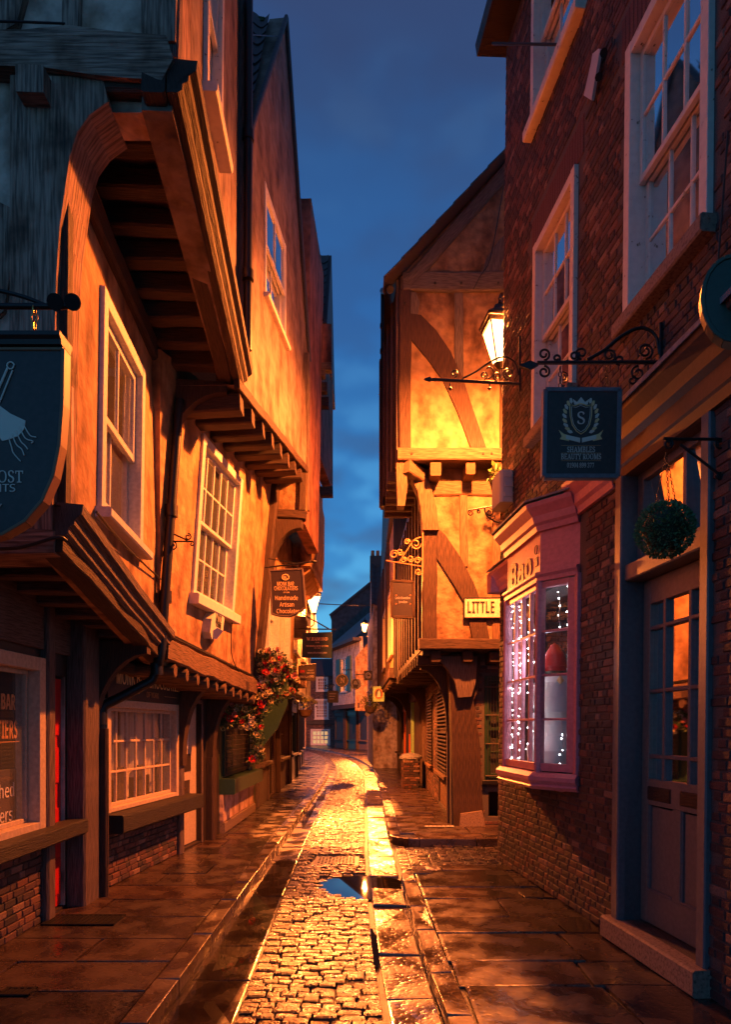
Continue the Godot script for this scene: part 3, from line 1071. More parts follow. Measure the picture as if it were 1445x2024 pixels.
	# ironwork in the ground
	var mh := thing("manhole_cover", "rectangular iron cover set among the setts", "manhole cover", Vector3(-0.31, ROAD, -7.68))
	m = fresh()
	m.box(-0.24, -0.05, -0.25, 0.24, 0.006, 0.25, Transform3D(Basis(), mh.position), 0.004)
	part(mh, "plate", m, M.iron)
	m = fresh()
	for i in 11:
		for j in 10:
			if (i + j) % 2 == 0:
				m.box(-0.2 + i * 0.037, 0.0058, -0.21 + j * 0.043, -0.175 + i * 0.037, 0.012, -0.18 + j * 0.043, Transform3D(Basis(), mh.position), 0.002)
	tag(part(mh, "tread", m, M.iron), "", "", "", "stuff")
	for spot in [[Vector3(-1.98, 0, -4.98), 0.5, 0.26, "long iron cellar grating in the flagstones before the chocolate shop"], [Vector3(-1.78, 0, -3.62), 0.16, 0.11, "small iron drain grating in the corner of the pavement"]]:
		var gr := thing("drain_grating", spot[3], "grating", spot[0])
		var xf := Transform3D(Basis(), spot[0])
		var w: float = spot[1] / 2
		var d: float = spot[2] / 2
		m = fresh()
		m.hbox(-w, 0.0, d - 0.02, w, 0.012, d, xf)
		m.hbox(-w, 0.0, -d, w, 0.012, -d + 0.02, xf)
		m.box(-w, 0.0, -d, -w + 0.02, 0.0125, d, xf)
		m.box(w - 0.02, 0.0, -d, w, 0.0125, d, xf)
		m.quad(xf * Vector3(-w, 0.007, d), xf * Vector3(w, 0.007, d), xf * Vector3(w, 0.007, -d), xf * Vector3(-w, 0.007, -d))
		part(gr, "frame", m, M.iron)
		var k := 0.03
		while k < 2 * w - 0.03:
			m = fresh()
			m.box(-w + k, 0.002, -d + 0.02, -w + k + 0.014, 0.0115, d - 0.02, xf, 0.002)
			part(gr, "slat", m, M.iron)
			k += 0.034
	var vent := thing("pavement_light", "row of small glass lights let into the pavement by the corner house", "pavement light", Vector3(1.02, 0, -9.75))
	m = fresh()
	m.hbox(-0.22, -0.01, -0.045, 0.22, 0.006, 0.045, Transform3D(Basis(), vent.position))
	part(vent, "frame", m, M.iron)
	for i in 7:
		m = fresh()
		m.hbox(-0.2 + i * 0.058, 0.0, -0.03, -0.152 + i * 0.058, 0.009, 0.03, Transform3D(Basis(), vent.position))
		part(vent, "pane", m, M.plastic)

func puddle(called: String, label: String, shape: Callable, y: float, mt: Material = M.water) -> void:
	var c := Vector2.ZERO
	for i in 40:
		c += shape.call(TAU * i / 40) / 40.0
	var o := thing(called, label, "puddle", Vector3(c.x, y, -c.y))
	var m := MB.new()
	for i in 40:
		var a: Vector2 = shape.call(TAU * i / 40)
		var b: Vector2 = shape.call(TAU * (i + 1) / 40)
		m.trin(Vector3(c.x, y, -c.y), Vector3(a.x, y, -a.y), Vector3(b.x, y, -b.y), UP, UP, UP)
	part(o, "water_surface", m, mt)

func tb(b: Node3D, called: String, fac: Fac, px0: float, py0: float, px1: float, py1: float, w: float, mt: Material, proud := 0.03, bow := 0.0, thick := 0.1) -> MeshInstance3D:
	# a timber lying in the wall plane fac between two points of it; w is its width in metres
	var a := fac.hit(px0, py0)
	var c := fac.hit(px1, py1)
	var up := fac.n
	var m := fresh()
	var pa := fac.w(a.x, a.y, proud - thick / 2)
	var pc := fac.w(c.x, c.y, proud - thick / 2)
	var side := up.cross(pc - pa).normalized()
	var path := []
	var sc := []
	var k := clampi(int((pc - pa).length() / 0.2), 3, 14)
	for i in k + 1:
		var f := float(i) / k
		path.append(pa.lerp(pc, f) + side * (bow * sin(f * PI) + rng.randf_range(-0.006, 0.006)))
		sc.append(1.0 + rng.randf_range(-0.035, 0.035))
	m.sweep(path, MB.rect(w, thick, minf(w * 0.12, 0.018)), up, false, sc)
	return part(b, called, m, mt)

func moulding(b: Node3D, called: String, pts: Array, prof: Array, mt: Material) -> MeshInstance3D:
	var m := fresh()
	m.sweep(pts, prof, UP)
	return part(b, called, m, mt)

const MOULD := [Vector2(0, 0), Vector2(0.05, 0), Vector2(0.07, 0.015), Vector2(0.07, 0.045), Vector2(0.095, 0.06), Vector2(0.1, 0.1), Vector2(0.13, 0.115), Vector2(0.135, 0.165), Vector2(0.0, 0.175)]

func scaled(prof: Array, k: float) -> Array:
	return prof.map(func(p): return p * k)

func near_left_house() -> void:
	var b := thing("timber_house", "old timber framed house with deep jetties and a dark oak end wall", "house", Vector3(-2.0, 0, -4.9))
	var e := facing(3.76)
	var a1 := Fac.new(-1.617, 3.73, -1.79, 6.2, 0.015, 3.0)
	var a2 := Fac.new(-1.02, 3.73, -1.116, 6.2, 0.01, 4.5)
	var a0 := Fac.new(-2.27, 2.4, -2.27, 5.78)
	# end wall towards the viewer
	wall(b, "wall", e, PackedVector2Array([Vector2(1.0, 2.33), Vector2(3.375, 2.33), Vector2(3.375, 4.62), Vector2(3.975, 4.62), Vector2(3.975, 7.6), Vector2(1.0, 7.6)]), [], 0.18, M.plaster_grey)
	var m := fresh()
	m.prism(e.outline([32, 172, 212, 176, 222, 224, 186, 250, 162, 284, 148, 330, 138, 400, 128, 470, 122, 560, 118, 700, 112, 1085, 30, 1085]), e.xf(0, 0, 0.07), 0.3)
	part(b, "post", m, M.timber_weathered)
	m = fresh()
	m.prism(e.outline([-160, 92, 60, 95, 150, 86, 240, 98, 338, 106, 352, 150, 330, 192, 262, 188, 200, 182, 90, 166, -160, 160]), e.xf(0, 0, 0.1), 0.36, false)
	part(b, "beam", m, M.timber_weathered)
	m = fresh()
	m.prism(e.outline([282, -260, 358, -260, 352, 102, 286, 102]), e.xf(0, 0, 0.06), 0.3)
	part(b, "post", m, M.timber_weathered)
	m = fresh()
	m.prism(e.outline([-160, -30, 20, 10, 62, -20, 40, 62, -20, 96, -160, 96]), e.xf(0, 0, 0.045), 0.1)
	part(b, "brace", m, M.timber_weathered)
	m = fresh()
	m.prism(e.outline([58, 182, 112, 184, 112, 236, 60, 234]), e.xf(0, 0, 0.16), 0.1)
	part(b, "peg_block", m, M.timber_weathered)
	tb(b, "stud", e, 150, -240, 142, 92, 0.1, M.timber_weathered, 0.02)
	m = fresh()
	m.prism(e.outline([-160, 1040, 60, 1052, 118, 1056, 118, 1100, -160, 1106]), e.xf(0, 0, 0.08), 0.3, false)
	part(b, "beam", m, M.timber_weathered)
	m = fresh()
	m.prism(e.outline([-20, 395, 28, 420, 30, 520, 12, 620, -30, 660]), e.xf(0, 0, 0.03), 0.1)
	part(b, "brace", m, M.timber_weathered)
	# first floor towards the street
	var r := a1.area(192, 1006, 279, 735)
	wall(b, "wall", a1, a1.outline([126, 1085, 318, 1310, 318, 740, 126, 180]), [r], 0.16, M.plaster)
	var w := box_window(b, a1, r, {"cols": 2, "up": 1, "lo": 1, "mat": M.white, "fw": 0.07, "sw": 0.05, "bw": 0.025, "rec": 0.02, "mid": 0.49, "open": 0.05, "proud": 0.03, "sill_out": 0.1, "room_mat": M.room_warm})
	var cm := fresh()
	cm.quad(a1.w(r.position.x + 0.05, r.position.y + 0.4, -0.2), a1.w(r.position.x + 0.5, r.position.y + 0.4, -0.22), a1.w(r.position.x + 0.5, r.end.y, -0.2), a1.w(r.position.x + 0.05, r.end.y, -0.2))
	part(w, "blind", cm, M.timber_black)
	tb(b, "post", a1, 122, 1080, 130, 230, 0.1, M.timber, 0.03)
	tb(b, "wall_plate", a1, 128, 300, 322, 742, 0.16, M.timber, 0.05)
	# upper jetty: soffit, joists and a moulded bressumer
	var o0 := Vector3(-1.0, 4.66, -3.66)
	var o1 := Vector3(-1.12, 4.36, -6.22)
	m = fresh()
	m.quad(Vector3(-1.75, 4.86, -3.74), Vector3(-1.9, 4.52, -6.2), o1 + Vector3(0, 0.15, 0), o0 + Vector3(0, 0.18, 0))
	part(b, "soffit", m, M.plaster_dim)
	for i in 9:
		var f := (i + 0.35) / 9.0
		var p := o0.lerp(o1, f)
		joist(b, Vector3(-1.82, p.y + 0.11, p.z), Vector3(p.x - 0.05, p.y + 0.09, p.z), 0.13, 0.13, M.timber)
	moulding(b, "bressumer", [o1 + Vector3(-0.03, -0.02, 0), (o0 + o1) / 2 + Vector3(-0.03, -0.03, 0), o0 + Vector3(-0.03, -0.02, 0)], scaled(MOULD, 1.15), M.timber)
	beam(b, "beam", o1 + Vector3(-0.1, 0.06, 0), o0 + Vector3(-0.1, 0.06, 0), 0.12, 0.17, UP, M.timber)
	bracket(b, a1, 2.42, 3.55, 4.36, 0.56, 0.12, M.timber, 0.09)
	# second floor
	var x0 := a2.hit(401, 220).x
	var x1 := a2.hit(431, 330).x
	r = Rect2(x0, 5.46, x1 - x0, 1.5)
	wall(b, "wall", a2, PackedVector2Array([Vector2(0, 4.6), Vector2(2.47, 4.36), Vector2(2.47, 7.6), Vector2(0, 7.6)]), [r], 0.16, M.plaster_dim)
	box_window(b, a2, r, {"cols": 2, "up": 2, "lo": 2, "proud": 0.03, "rec": 0.0, "fw": 0.05, "mat": M.white_worn, "sill_out": 0.1, "room": 0.5, "glass": M.mirror_glass})
	tb(b, "post", a2, 352, -240, 344, 130, 0.09, M.timber_dark, 0.03)
	beam(b, "post", Vector3(-1.1, 4.5, -6.16), Vector3(-1.08, 7.6, -6.1), 0.08, 0.12, Vector3(1, 0, 0), M.timber_dark)
	m = fresh()
	m.round_bar([Vector3(-1.0, 7.6, -6.05), Vector3(-1.02, 4.62, -6.12)], 0.038, Vector3(1, 0, 0))
	for y in [5.2, 6.4]:
		m.round_bar([Vector3(-1.01, y, -6.08), Vector3(-1.01, y + 0.08, -6.08)], 0.052, Vector3(1, 0, 0))
	part(b, "drainpipe", m, M.iron)
	m = fresh()
	m.prism(PackedVector2Array([Vector2(-4.0, 7.55), Vector2(-1.1, 7.55), Vector2(-1.1, 7.62), Vector2(-4.0, 10.3)]), Transform3D(Basis(), Vector3(0, 0, -3.5)), 2.6)
	part(b, "roof", m, M.slates)
	# lower jetty
	var q0 := Vector3(-1.6, 2.3, -3.7)
	var q1 := Vector3(-1.78, 1.97, -6.18)
	m = fresh()
	m.quad(Vector3(-3.6, 2.56, -3.72), Vector3(-2.35, 2.2, -6.2), q1 + Vector3(0, 0.2, 0), q0 + Vector3(0, 0.22, 0))
	part(b, "soffit", m, M.timber_dark)
	for i in 9:
		var f := (i + 0.3) / 9.0
		var p := q0.lerp(q1, f)
		joist(b, Vector3(-3.4 + f * 1.0, p.y + 0.13, p.z), Vector3(p.x - 0.06, p.y + 0.1, p.z), 0.12, 0.12, M.timber_dark)
	moulding(b, "bressumer", [q1 + Vector3(-0.03, 0.05, 0), (q0 + q1) / 2 + Vector3(-0.03, 0.04, 0), q0 + Vector3(-0.03, 0.06, 0)], scaled(MOULD, 1.05), M.timber_dark)
	beam(b, "beam", q1 + Vector3(-0.05, 0.01, 0), q0 + Vector3(-0.05, 0.03, 0), 0.13, 0.1, UP, M.timber, 0.02)
	m = fresh()
	for i in 44:
		var f := i / 44.0
		var p := a1.w(lerpf(0.05, 2.42, f), lerpf(2.5, 2.16, f), 0.02)
		m.round_bar([p, p + Vector3(0.1, -0.03, 0.0)], 0.003, UP, 4)
	m.round_bar([a1.w(0.05, 2.5, 0.07), a1.w(2.42, 2.15, 0.07)], 0.005, UP, 5)
	m.round_bar([a1.w(0.05, 2.49, 0.11), a1.w(2.42, 2.14, 0.11)], 0.005, UP, 5)
	tag(part(b, "pigeon_wire", m, M.iron), "", "", "", "stuff")
	# ground floor: shop window, red door, brick stall riser
	r = Rect2(0.6, 0.66, 1.9, 1.16)
	var xd := a0.hit(99, 1500).x
	var xe := a0.hit(128, 1500).x
	var rd := Rect2(xd, 0.02, xe - xd, 1.72)
	wall(b, "wall", a0, rect_poly(-0.5, 0.0, 3.38, 2.45), [r, rd], 0.2, M.board_brown)
	w = box_window(b, a0, r, {"called": "shop_window", "cols": 1, "up": 1, "lo": 0, "fw": 0.075, "sw": 0.03, "mat": M.cream, "proud": 0.05, "sill": false, "room": 0.9, "room_mat": M.room})
	m = fresh()
	m.hbox(r.position.x + 0.1, r.position.y + 0.06, -0.12, r.end.x - 0.1, r.position.y + 0.42, -0.1, a0.xf())
	part(w, "window_panel", m, M.board)
	text(w, "Established", 0.125, a0.xf(r.end.x - 0.45, r.position.y + 0.28, -0.095), M.ivory)
	text(w, "chocolatiers", 0.125, a0.xf(r.end.x - 0.5, r.position.y + 0.12, -0.095), M.ivory)
	text(w, "MONK BAR", 0.14, a0.xf(r.end.x - 0.48, r.position.y + 0.86, -0.045), M.copper, false, true, 0.7)
	text(w, "CHOCOLATIERS", 0.16, a0.xf(r.end.x - 0.56, r.position.y + 0.68, -0.045), M.copper, false, true, 0.62)
	m = fresh()
	m.hbox(r.end.x - 0.95, r.position.y + 0.6, -0.047, r.end.x - 0.17, r.position.y + 0.606, -0.044, a0.xf())
	part(w, "lettering_rule", m, M.copper)
	m = fresh()
	m.hbox(-0.4, r.position.y - 0.1, 0.0, a0.hit(132, 1660).x, r.position.y + 0.005, 0.16, a0.xf(), 0.01)
	part(b, "sill_board", m, M.timber_black)
	m = fresh()
	m.hbox(-0.4, 1.9, 0.0, 3.3, 2.3, 0.03, a0.xf())
	part(b, "fascia", m, M.timber_dark)
	bricks(b, a0, Rect2(-0.2, 0.0, a0.hit(82, 1700).x + 0.2, 0.54), [], 70, 0.012, null, 0.25)
	for q in [[86, 0.12, 0.06, M.timber_dark], [147, 0.3, 0.14, M.timber_dark]]:
		var x := a0.hit(q[0], 1600).x
		m = fresh()
		m.box(x - q[1] / 2, 0.0, -0.1, x + q[1] / 2, 2.2, q[2], a0.xf(), 0.015)
		part(b, "post", m, q[3])
	m = fresh()
	m.box(a0.hit(164, 1600).x - 0.02, 0.0, -0.1, a0.hit(164, 1600).x + 0.03, 1.35, 0.2, a0.xf(), 0.015)
	part(b, "post", m, M.timber)
	bracket(b, a0, a0.hit(166, 1500).x, 1.1, 2.05, 0.52, 0.1, M.timber, 0.1)
	# the red door, set back behind its post
	var d := hold(b, "door", a0.xf(xd, 0, -0.1))
	m = fresh()
	m.box(xd + 0.005, 0.03, -0.13, xe - 0.005, 1.72, -0.03, a0.xf())
	part(d, "leaf", m, M.red)
	for y in [0.12, 0.5, 0.95, 1.3]:
		m = fresh()
		m.box(xd + 0.03, y, -0.035, xe - 0.03, y + 0.26, -0.02, a0.xf(), 0.008)
		part(d, "panel", m, M.red)
	m = fresh()
	m.box(xe - 0.005, 0.0, -0.13, xe + 0.02, 1.76, 0.0, a0.xf())
	part(d, "frame", m, M.plaster_white)

func gabled_house() -> void:
	var b := thing("timber_house", "ochre gabled house with a many-paned sash window above a chocolate shop", "house", Vector3(-2.0, 0, -7.5))
	var b1 := Fac.new(-1.79, 6.2, -1.44, 9.2, 0.07, 1.95)
	var b2 := Fac.new(-1.116, 6.2, -0.76, 9.6, 0.0, 4.5)
	var b0 := Fac.new(-2.22, 5.78, -1.88, 9.1)
	var r := b1.area(376, 1192, 474, 967)
	r.position.y += 0.09
	wall(b, "wall", b1, b1.outline([316, 1312, 503, 1372, 553, 872, 316, 690]), [r], 0.16, M.plaster)
	box_window(b, b1, r, {"cols": 5, "up": 2, "lo": 2, "mat": M.white, "fw": 0.065, "sw": 0.035, "bw": 0.022, "proud": 0.03, "sill_out": 0.1, "sill_h": 0.1, "sill_mat": M.white_worn, "room": 0.8})
	# bressumer of the first floor with the ends of the joists below it
	var p0 := b1.at(318, 1284)
	var p1 := b1.at(500, 1360)
	beam(b, "bressumer", p0 + b1.n * 0.01, p1 + b1.n * 0.01, 0.14, 0.2, UP, M.timber_pale, 0.02)
	for i in 10:
		var p := p0.lerp(p1, (i + 0.6) / 10.2)
		var m0 := fresh()
		m0.round_bar([p + Vector3(-0.6, -0.15, 0), p + Vector3(0.06, -0.16, 0)], 0.062, UP, 9)
		part(b, "joist", m0, M.timber_pale)
	var m := fresh()
	m.quad(Vector3(-2.3, 1.96, -6.1), Vector3(-1.95, 1.98, -9.2), p1 + Vector3(0, -0.02, 0), p0 + Vector3(0, -0.02, 0))
	part(b, "soffit", m, M.timber_dark)
	beam(b, "beam", b0.w(0.05, 1.88, 0.05), b0.w(3.3, 1.85, 0.05), 0.12, 0.1, UP, M.timber)
	m = fresh()
	m.round_bar(curve([p0 + Vector3(0.03, 0.16, 0), p0.lerp(p1, 0.4) + Vector3(0.03, 0.15, 0), p1 + Vector3(0.03, 0.14, 0)], 6), 0.012, UP, 6)
	m.round_bar(curve([p0 + Vector3(0.05, 0.13, 0), p0.lerp(p1, 0.55) + Vector3(0.05, 0.13, 0), p1 + Vector3(0.05, 0.12, 0)], 6), 0.01, UP, 6)
	part(b, "cable", m, M.black)
	# corner post at the far end and the brace that carries the upper storey
	m = fresh()
	m.sweep([b1.at(503, 1366, 0.02), b1.at(520, 1200, 0.02), b1.at(531, 1080, 0.02), b1.at(545, 930, 0.02)], MB.rect(0.15, 0.14, 0.02), b1.n, false, [1.0, 0.92, 1.05, 1.1])
	part(b, "post", m, M.timber)
	bracket(b, b1, b1.hit(530, 1050).x + 0.05, 3.35, 4.12, 0.44, 0.14, M.timber, 0.1)
	# gable over the jetty
	r = b2.area(523, 600, 563, 470)
	r.position.y = 5.72
	r.size.y = 1.12
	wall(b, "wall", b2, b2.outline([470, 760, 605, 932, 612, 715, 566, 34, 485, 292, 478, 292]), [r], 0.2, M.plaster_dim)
	box_window(b, b2, r, {"cols": 2, "up": 1, "lo": 1, "mat": M.white_worn, "proud": 0.012, "rec": -0.008, "fw": 0.04, "sw": 0.03, "sill_out": 0.06, "sill_h": 0.04, "glass": M.mirror_glass})
	var s0 := b2.at(468, 758, 0.02)
	var s1 := b2.at(605, 928, 0.02)
	beam(b, "bressumer", s0, s1, 0.05, 0.09, UP, M.timber)
	for i in 8:
		var p := s0.lerp(s1, (i + 0.5) / 8.1)
		joist(b, Vector3(p.x - 0.85, p.y - 0.16, p.z), Vector3(p.x - 0.01, p.y - 0.13, p.z + 0.02), 0.15, 0.15, M.timber)
	m = fresh()
	m.quad(s0 + Vector3(-0.9, -0.02, 0), s1 + Vector3(-0.75, -0.02, 0), s1 + Vector3(-0.02, -0.01, 0), s0 + Vector3(-0.02, -0.01, 0))
	part(b, "soffit", m, M.plaster_dim)
	# roof of clay pantiles behind the gable
	var eave := b2.at(485, 292)
	var ridge := b2.at(566, 34)
	var up := Vector3(0, ridge.y - eave.y, ridge.z - eave.z)
	var rows := int(up.length() / 0.27)
	pantiles(b, Vector3(-2.2, eave.y + 0.02, eave.z), Vector3(1, 0, 0), up.normalized(), 6, rows, func(p): return p.x < b2.w(b2.u.dot(p - b2.o), 0).x - 0.15)
	m = fresh()
	m.prism(PackedVector2Array([Vector2(eave.z, eave.y), Vector2(ridge.z, ridge.y), Vector2(-9.7, eave.y - 0.3)]), Transform3D(Basis(Vector3(0, 0, 1), Vector3(0, 1, 0), Vector3(-1, 0, 0)), Vector3(-4.0, 0, 0)), 2.75)
	part(b, "roof", m, M.slates)
	m = fresh()
	for i in 26:
		var q := ridge + Vector3(-0.22 - rng.randf() * 0.6, rng.randf_range(-0.2, -0.04), 0.0)
		q.z += (ridge.y - q.y) * 0.57 + 0.02
		m.lathe([Vector2(0.0, -0.03), Vector2(0.04, -0.01), Vector2(0.035, 0.02), Vector2(0.0, 0.035)], Transform3D(Basis(), q).scaled_local(Vector3.ONE * rng.randf_range(0.4, 1.1)), 6)
	tag(part(b, "moss", m, M.moss), "", "", "", "stuff")
	m = fresh()
	m.sweep([b2.at(478, 205, 0.0) + Vector3(-0.02, 0, 0.05), b2.at(486, 296, 0.0) + Vector3(0.0, 0, 0.05)], MB.rect(0.12, 0.1, 0.01), Vector3(0, 0, 1))
	part(b, "gutter_end", m, M.timber_dark)
	var vp := []
	for q in [[485, 292], [566, 34], [612, 715]]:
		vp.append(b2.at(q[0], q[1], 0.02))
	m = fresh()
	m.sweep([vp[1], vp[2]], MB.rect(0.08, 0.04, 0.01), b2.n)
	m.sweep([vp[0], vp[1]], MB.rect(0.05, 0.04, 0.01), b2.n)
	part(b, "verge", m, M.slates)
	# ground floor
	r = b0.area(207, 1608, 347, 1396)
	r.size.y = minf(r.size.y, 1.05)
	var rd := b0.area(357, 1688, 397, 1402)
	rd = Rect2(rd.position.x, 0.02, rd.size.x, 1.62)
	wall(b, "wall", b0, rect_poly(0.0, 0.0, 3.32, 2.1), [r, rd], 0.2, M.board_brown)
	var w := box_window(b, b0, r, {"called": "shop_window", "cols": 7, "up": 3, "lo": 0, "mat": M.cream, "fw": 0.055, "sw": 0.03, "bw": 0.022, "proud": 0.03, "sill": false, "room": 0.5, "room_mat": M.room_warm})
	for k in 7:
		var cw := r.size.x / 7.0
		var cx := r.position.x + cw * (k + 0.5)
		m = fresh()
		var pts := []
		for i in 13:
			var f := i / 12.0
			pts.append(Vector2(cx - cw * 0.42 + f * cw * rng.randf_range(0.82, 0.86), 0.02 * sin(f * TAU * 2.5 + k)))
		for i in 12:
			var lo := r.position.y + 0.22 * absf(sin(k * 2.1)) + 0.05
			m.quad(b0.w(pts[i].x, lo, pts[i].y - 0.2), b0.w(pts[i + 1].x, lo, pts[i + 1].y - 0.2), b0.w(pts[i + 1].x, r.end.y - 0.05, pts[i + 1].y - 0.2), b0.w(pts[i].x, r.end.y - 0.05, pts[i].y - 0.2))
		part(w, "curtain", m, M.curtain)
	for k in [0, 2, 4, 6]:
		var cw := r.size.x / 7.0
		m = fresh()
		m.box(r.position.x + cw * (k + 0.2), r.position.y + 0.06, -0.15, r.position.x + cw * (k + 0.85), r.position.y + 0.36, -0.13, b0.xf())
		part(w, "poster", m, [M.board, M.board_brown][k / 2 % 2])
	m = fresh()
	m.hbox(r.position.x - 0.08, r.position.y - 0.16, 0.0, r.end.x + 0.32, r.position.y - 0.005, 0.2, b0.xf(), 0.015)
	part(b, "sill_board", m, M.timber_black)
	bricks(b, b0, Rect2(r.position.x - 0.05, 0.0, r.size.x + 0.05, r.position.y - 0.16), [], 130, 0.012, null, 0.25)
	var fa := hold(b, "shop_sign", b0.xf(r.get_center().x, r.end.y + 0.15))
	m = fresh()
	m.hbox(r.position.x - 0.02, r.end.y + 0.02, 0.0, r.end.x + 0.1, r.end.y + 0.36, 0.035, b0.xf())
	part(fa, "board", m, M.board_brown)
	text(fa, "MONK BAR CHOCOLATIERS", 0.2, b0.xf(r.get_center().x + 0.12, r.end.y + 0.22, 0.038), M.gold, false, false, 0.66)
	text(fa, "OF YORK", 0.075, b0.xf(r.get_center().x + 0.1, r.end.y + 0.085, 0.038), M.copper)
	m = fresh()
	for s in [[-0.55, -0.2], [0.4, 0.75]]:
		m.hbox(r.get_center().x + s[0], r.end.y + 0.083, 0.035, r.get_center().x + s[1], r.end.y + 0.088, 0.039, b0.xf(), 0.001)
	part(fa, "rule", m, M.copper)
	var d := hold(b, "door", b0.xf(rd.get_center().x, 0))
	m = fresh()
	m.box(rd.position.x, 0.03, -0.1, rd.end.x, rd.end.y, -0.06, b0.xf())
	part(d, "leaf", m, M.cream)
	m = fresh()
	m.box(rd.position.x - 0.05, 0.0, -0.12, rd.position.x, rd.end.y + 0.05, 0.01, b0.xf())
	m.box(rd.end.x, 0.0, -0.12, rd.end.x + 0.05, rd.end.y + 0.05, 0.01, b0.xf())
	m.hbox(rd.position.x, rd.end.y, -0.12, rd.end.x, rd.end.y + 0.05, 0.008, b0.xf())
	part(d, "frame", m, M.timber_dark)
	for q in [[0.3, 1.12, 0.2, 0.16, M.ivory, "notice"], [0.35, 0.86, 0.24, 0.2, M.board_brown, "notice"], [0.2, 0.6, 0.3, 0.16, M.board, "letter_box"], [0.32, 0.42, 0.18, 0.1, M.board, "plaque"]]:
		m = fresh()
		m.box(rd.position.x + q[0] * rd.size.x, q[1], -0.062, rd.position.x + q[0] * rd.size.x + q[2], q[1] + q[3], -0.055, b0.xf(), 0.002)
		part(d, q[5], m, q[4])
	m = fresh()
	m.round_bar([b0.w(rd.position.x + 0.06, 0.68, -0.06), b0.w(rd.position.x + 0.06, 0.68, -0.02), b0.w(rd.position.x + 0.16, 0.68, -0.02)], 0.012, UP)
	part(d, "handle", m, M.brass)
	var xb := b0.hit(352, 1500).x
	bracket(b, b0, xb, 0.95, 1.9, 0.42, 0.12, M.timber, 0.09)
	m = fresh()
	m.box(xb - 0.06, 0.0, -0.05, xb + 0.06, 1.0, 0.05, b0.xf(), 0.015)
	part(b, "post", m, M.timber_dark)
	xb = b0.hit(411, 1550).x
	bracket(b, b0, xb, 0.95, 1.92, 0.5, 0.13, M.timber, 0.1)
	m = fresh()
	m.box(xb - 0.09, 0.0, -0.05, xb + 0.07, 1.0, 0.09, b0.xf(), 0.015)
	part(b, "post", m, M.timber)
	# rainwater pipe down the joint of the two houses
	m = fresh()
	var run := [b1.at(354, 790, 0.05), b1.at(346, 900, 0.05), b1.at(334, 1060, 0.05), b1.at(318, 1285, 0.08), at(311, 1318, 6.05)]
	run.append_array([at(300, 1345, 6.06), at(250, 1372, 5.95), at(206, 1394, 5.85), at(196, 1412, 5.8), at(193, 1600, 5.78), at(190, 1766, 5.75)])
	m.round_bar(run, 0.042, Vector3(0, 0.2, 1).normalized(), 10)
	for q in [[338, 1010, 0], [326, 1180, 0], [309, 1322, 6.05], [197, 1420, 5.79], [191, 1640, 5.77]]:
		var c: Vector3 = at(q[0], q[1], q[2]) if q[2] else b1.at(q[0], q[1], 0.05)
		m.round_bar([c + Vector3(0, 0.05, 0), c - Vector3(0, 0.05, 0)], 0.056, Vector3(0, 0, 1), 10)
	part(b, "drainpipe", m, M.iron)

func shopfront(b: Node3D, fac: Fac, x0: float, x1: float, top: float, paint: Material, cols: int, rows: int, sill_y: float, rm: Material) -> void:
	# a painted timber shop window with pilasters, panelled base and fascia
	var m := fresh()
	m.box(x0, 0, 0.0, x0 + 0.1, top, 0.05, fac.xf())
	m.box(x1 - 0.1, 0, 0.0, x1, top, 0.05, fac.xf())
	part(b, "pilaster", m, paint)
	m = fresh()
	m.hbox(x0, top, 0.0, x1, top + 0.28, 0.07, fac.xf(), 0.01)
	m.hbox(x0 - 0.03, top + 0.28, 0.0, x1 + 0.03, top + 0.34, 0.13, fac.xf(), 0.015)
	part(b, "fascia", m, paint)
	m = fresh()
	m.hbox(x0 + 0.1, 0.0, 0.0, x1 - 0.1, sill_y - 0.06, 0.03, fac.xf())
	part(b, "base_panel", m, paint)
	m = fresh()
	m.hbox(x0 + 0.05, sill_y - 0.07, 0.0, x1 - 0.05, sill_y - 0.005, 0.12, fac.xf(), 0.01)
	part(b, "sill_board", m, paint)
	box_window(b, fac, Rect2(x0 + 0.12, sill_y, x1 - x0 - 0.24, top - sill_y - 0.03), {"called": "shop_window", "cols": cols, "up": rows, "lo": 0, "mat": paint, "fw": 0.04, "sw": 0.03, "sill": false, "room": 0.5, "room_mat": rm})

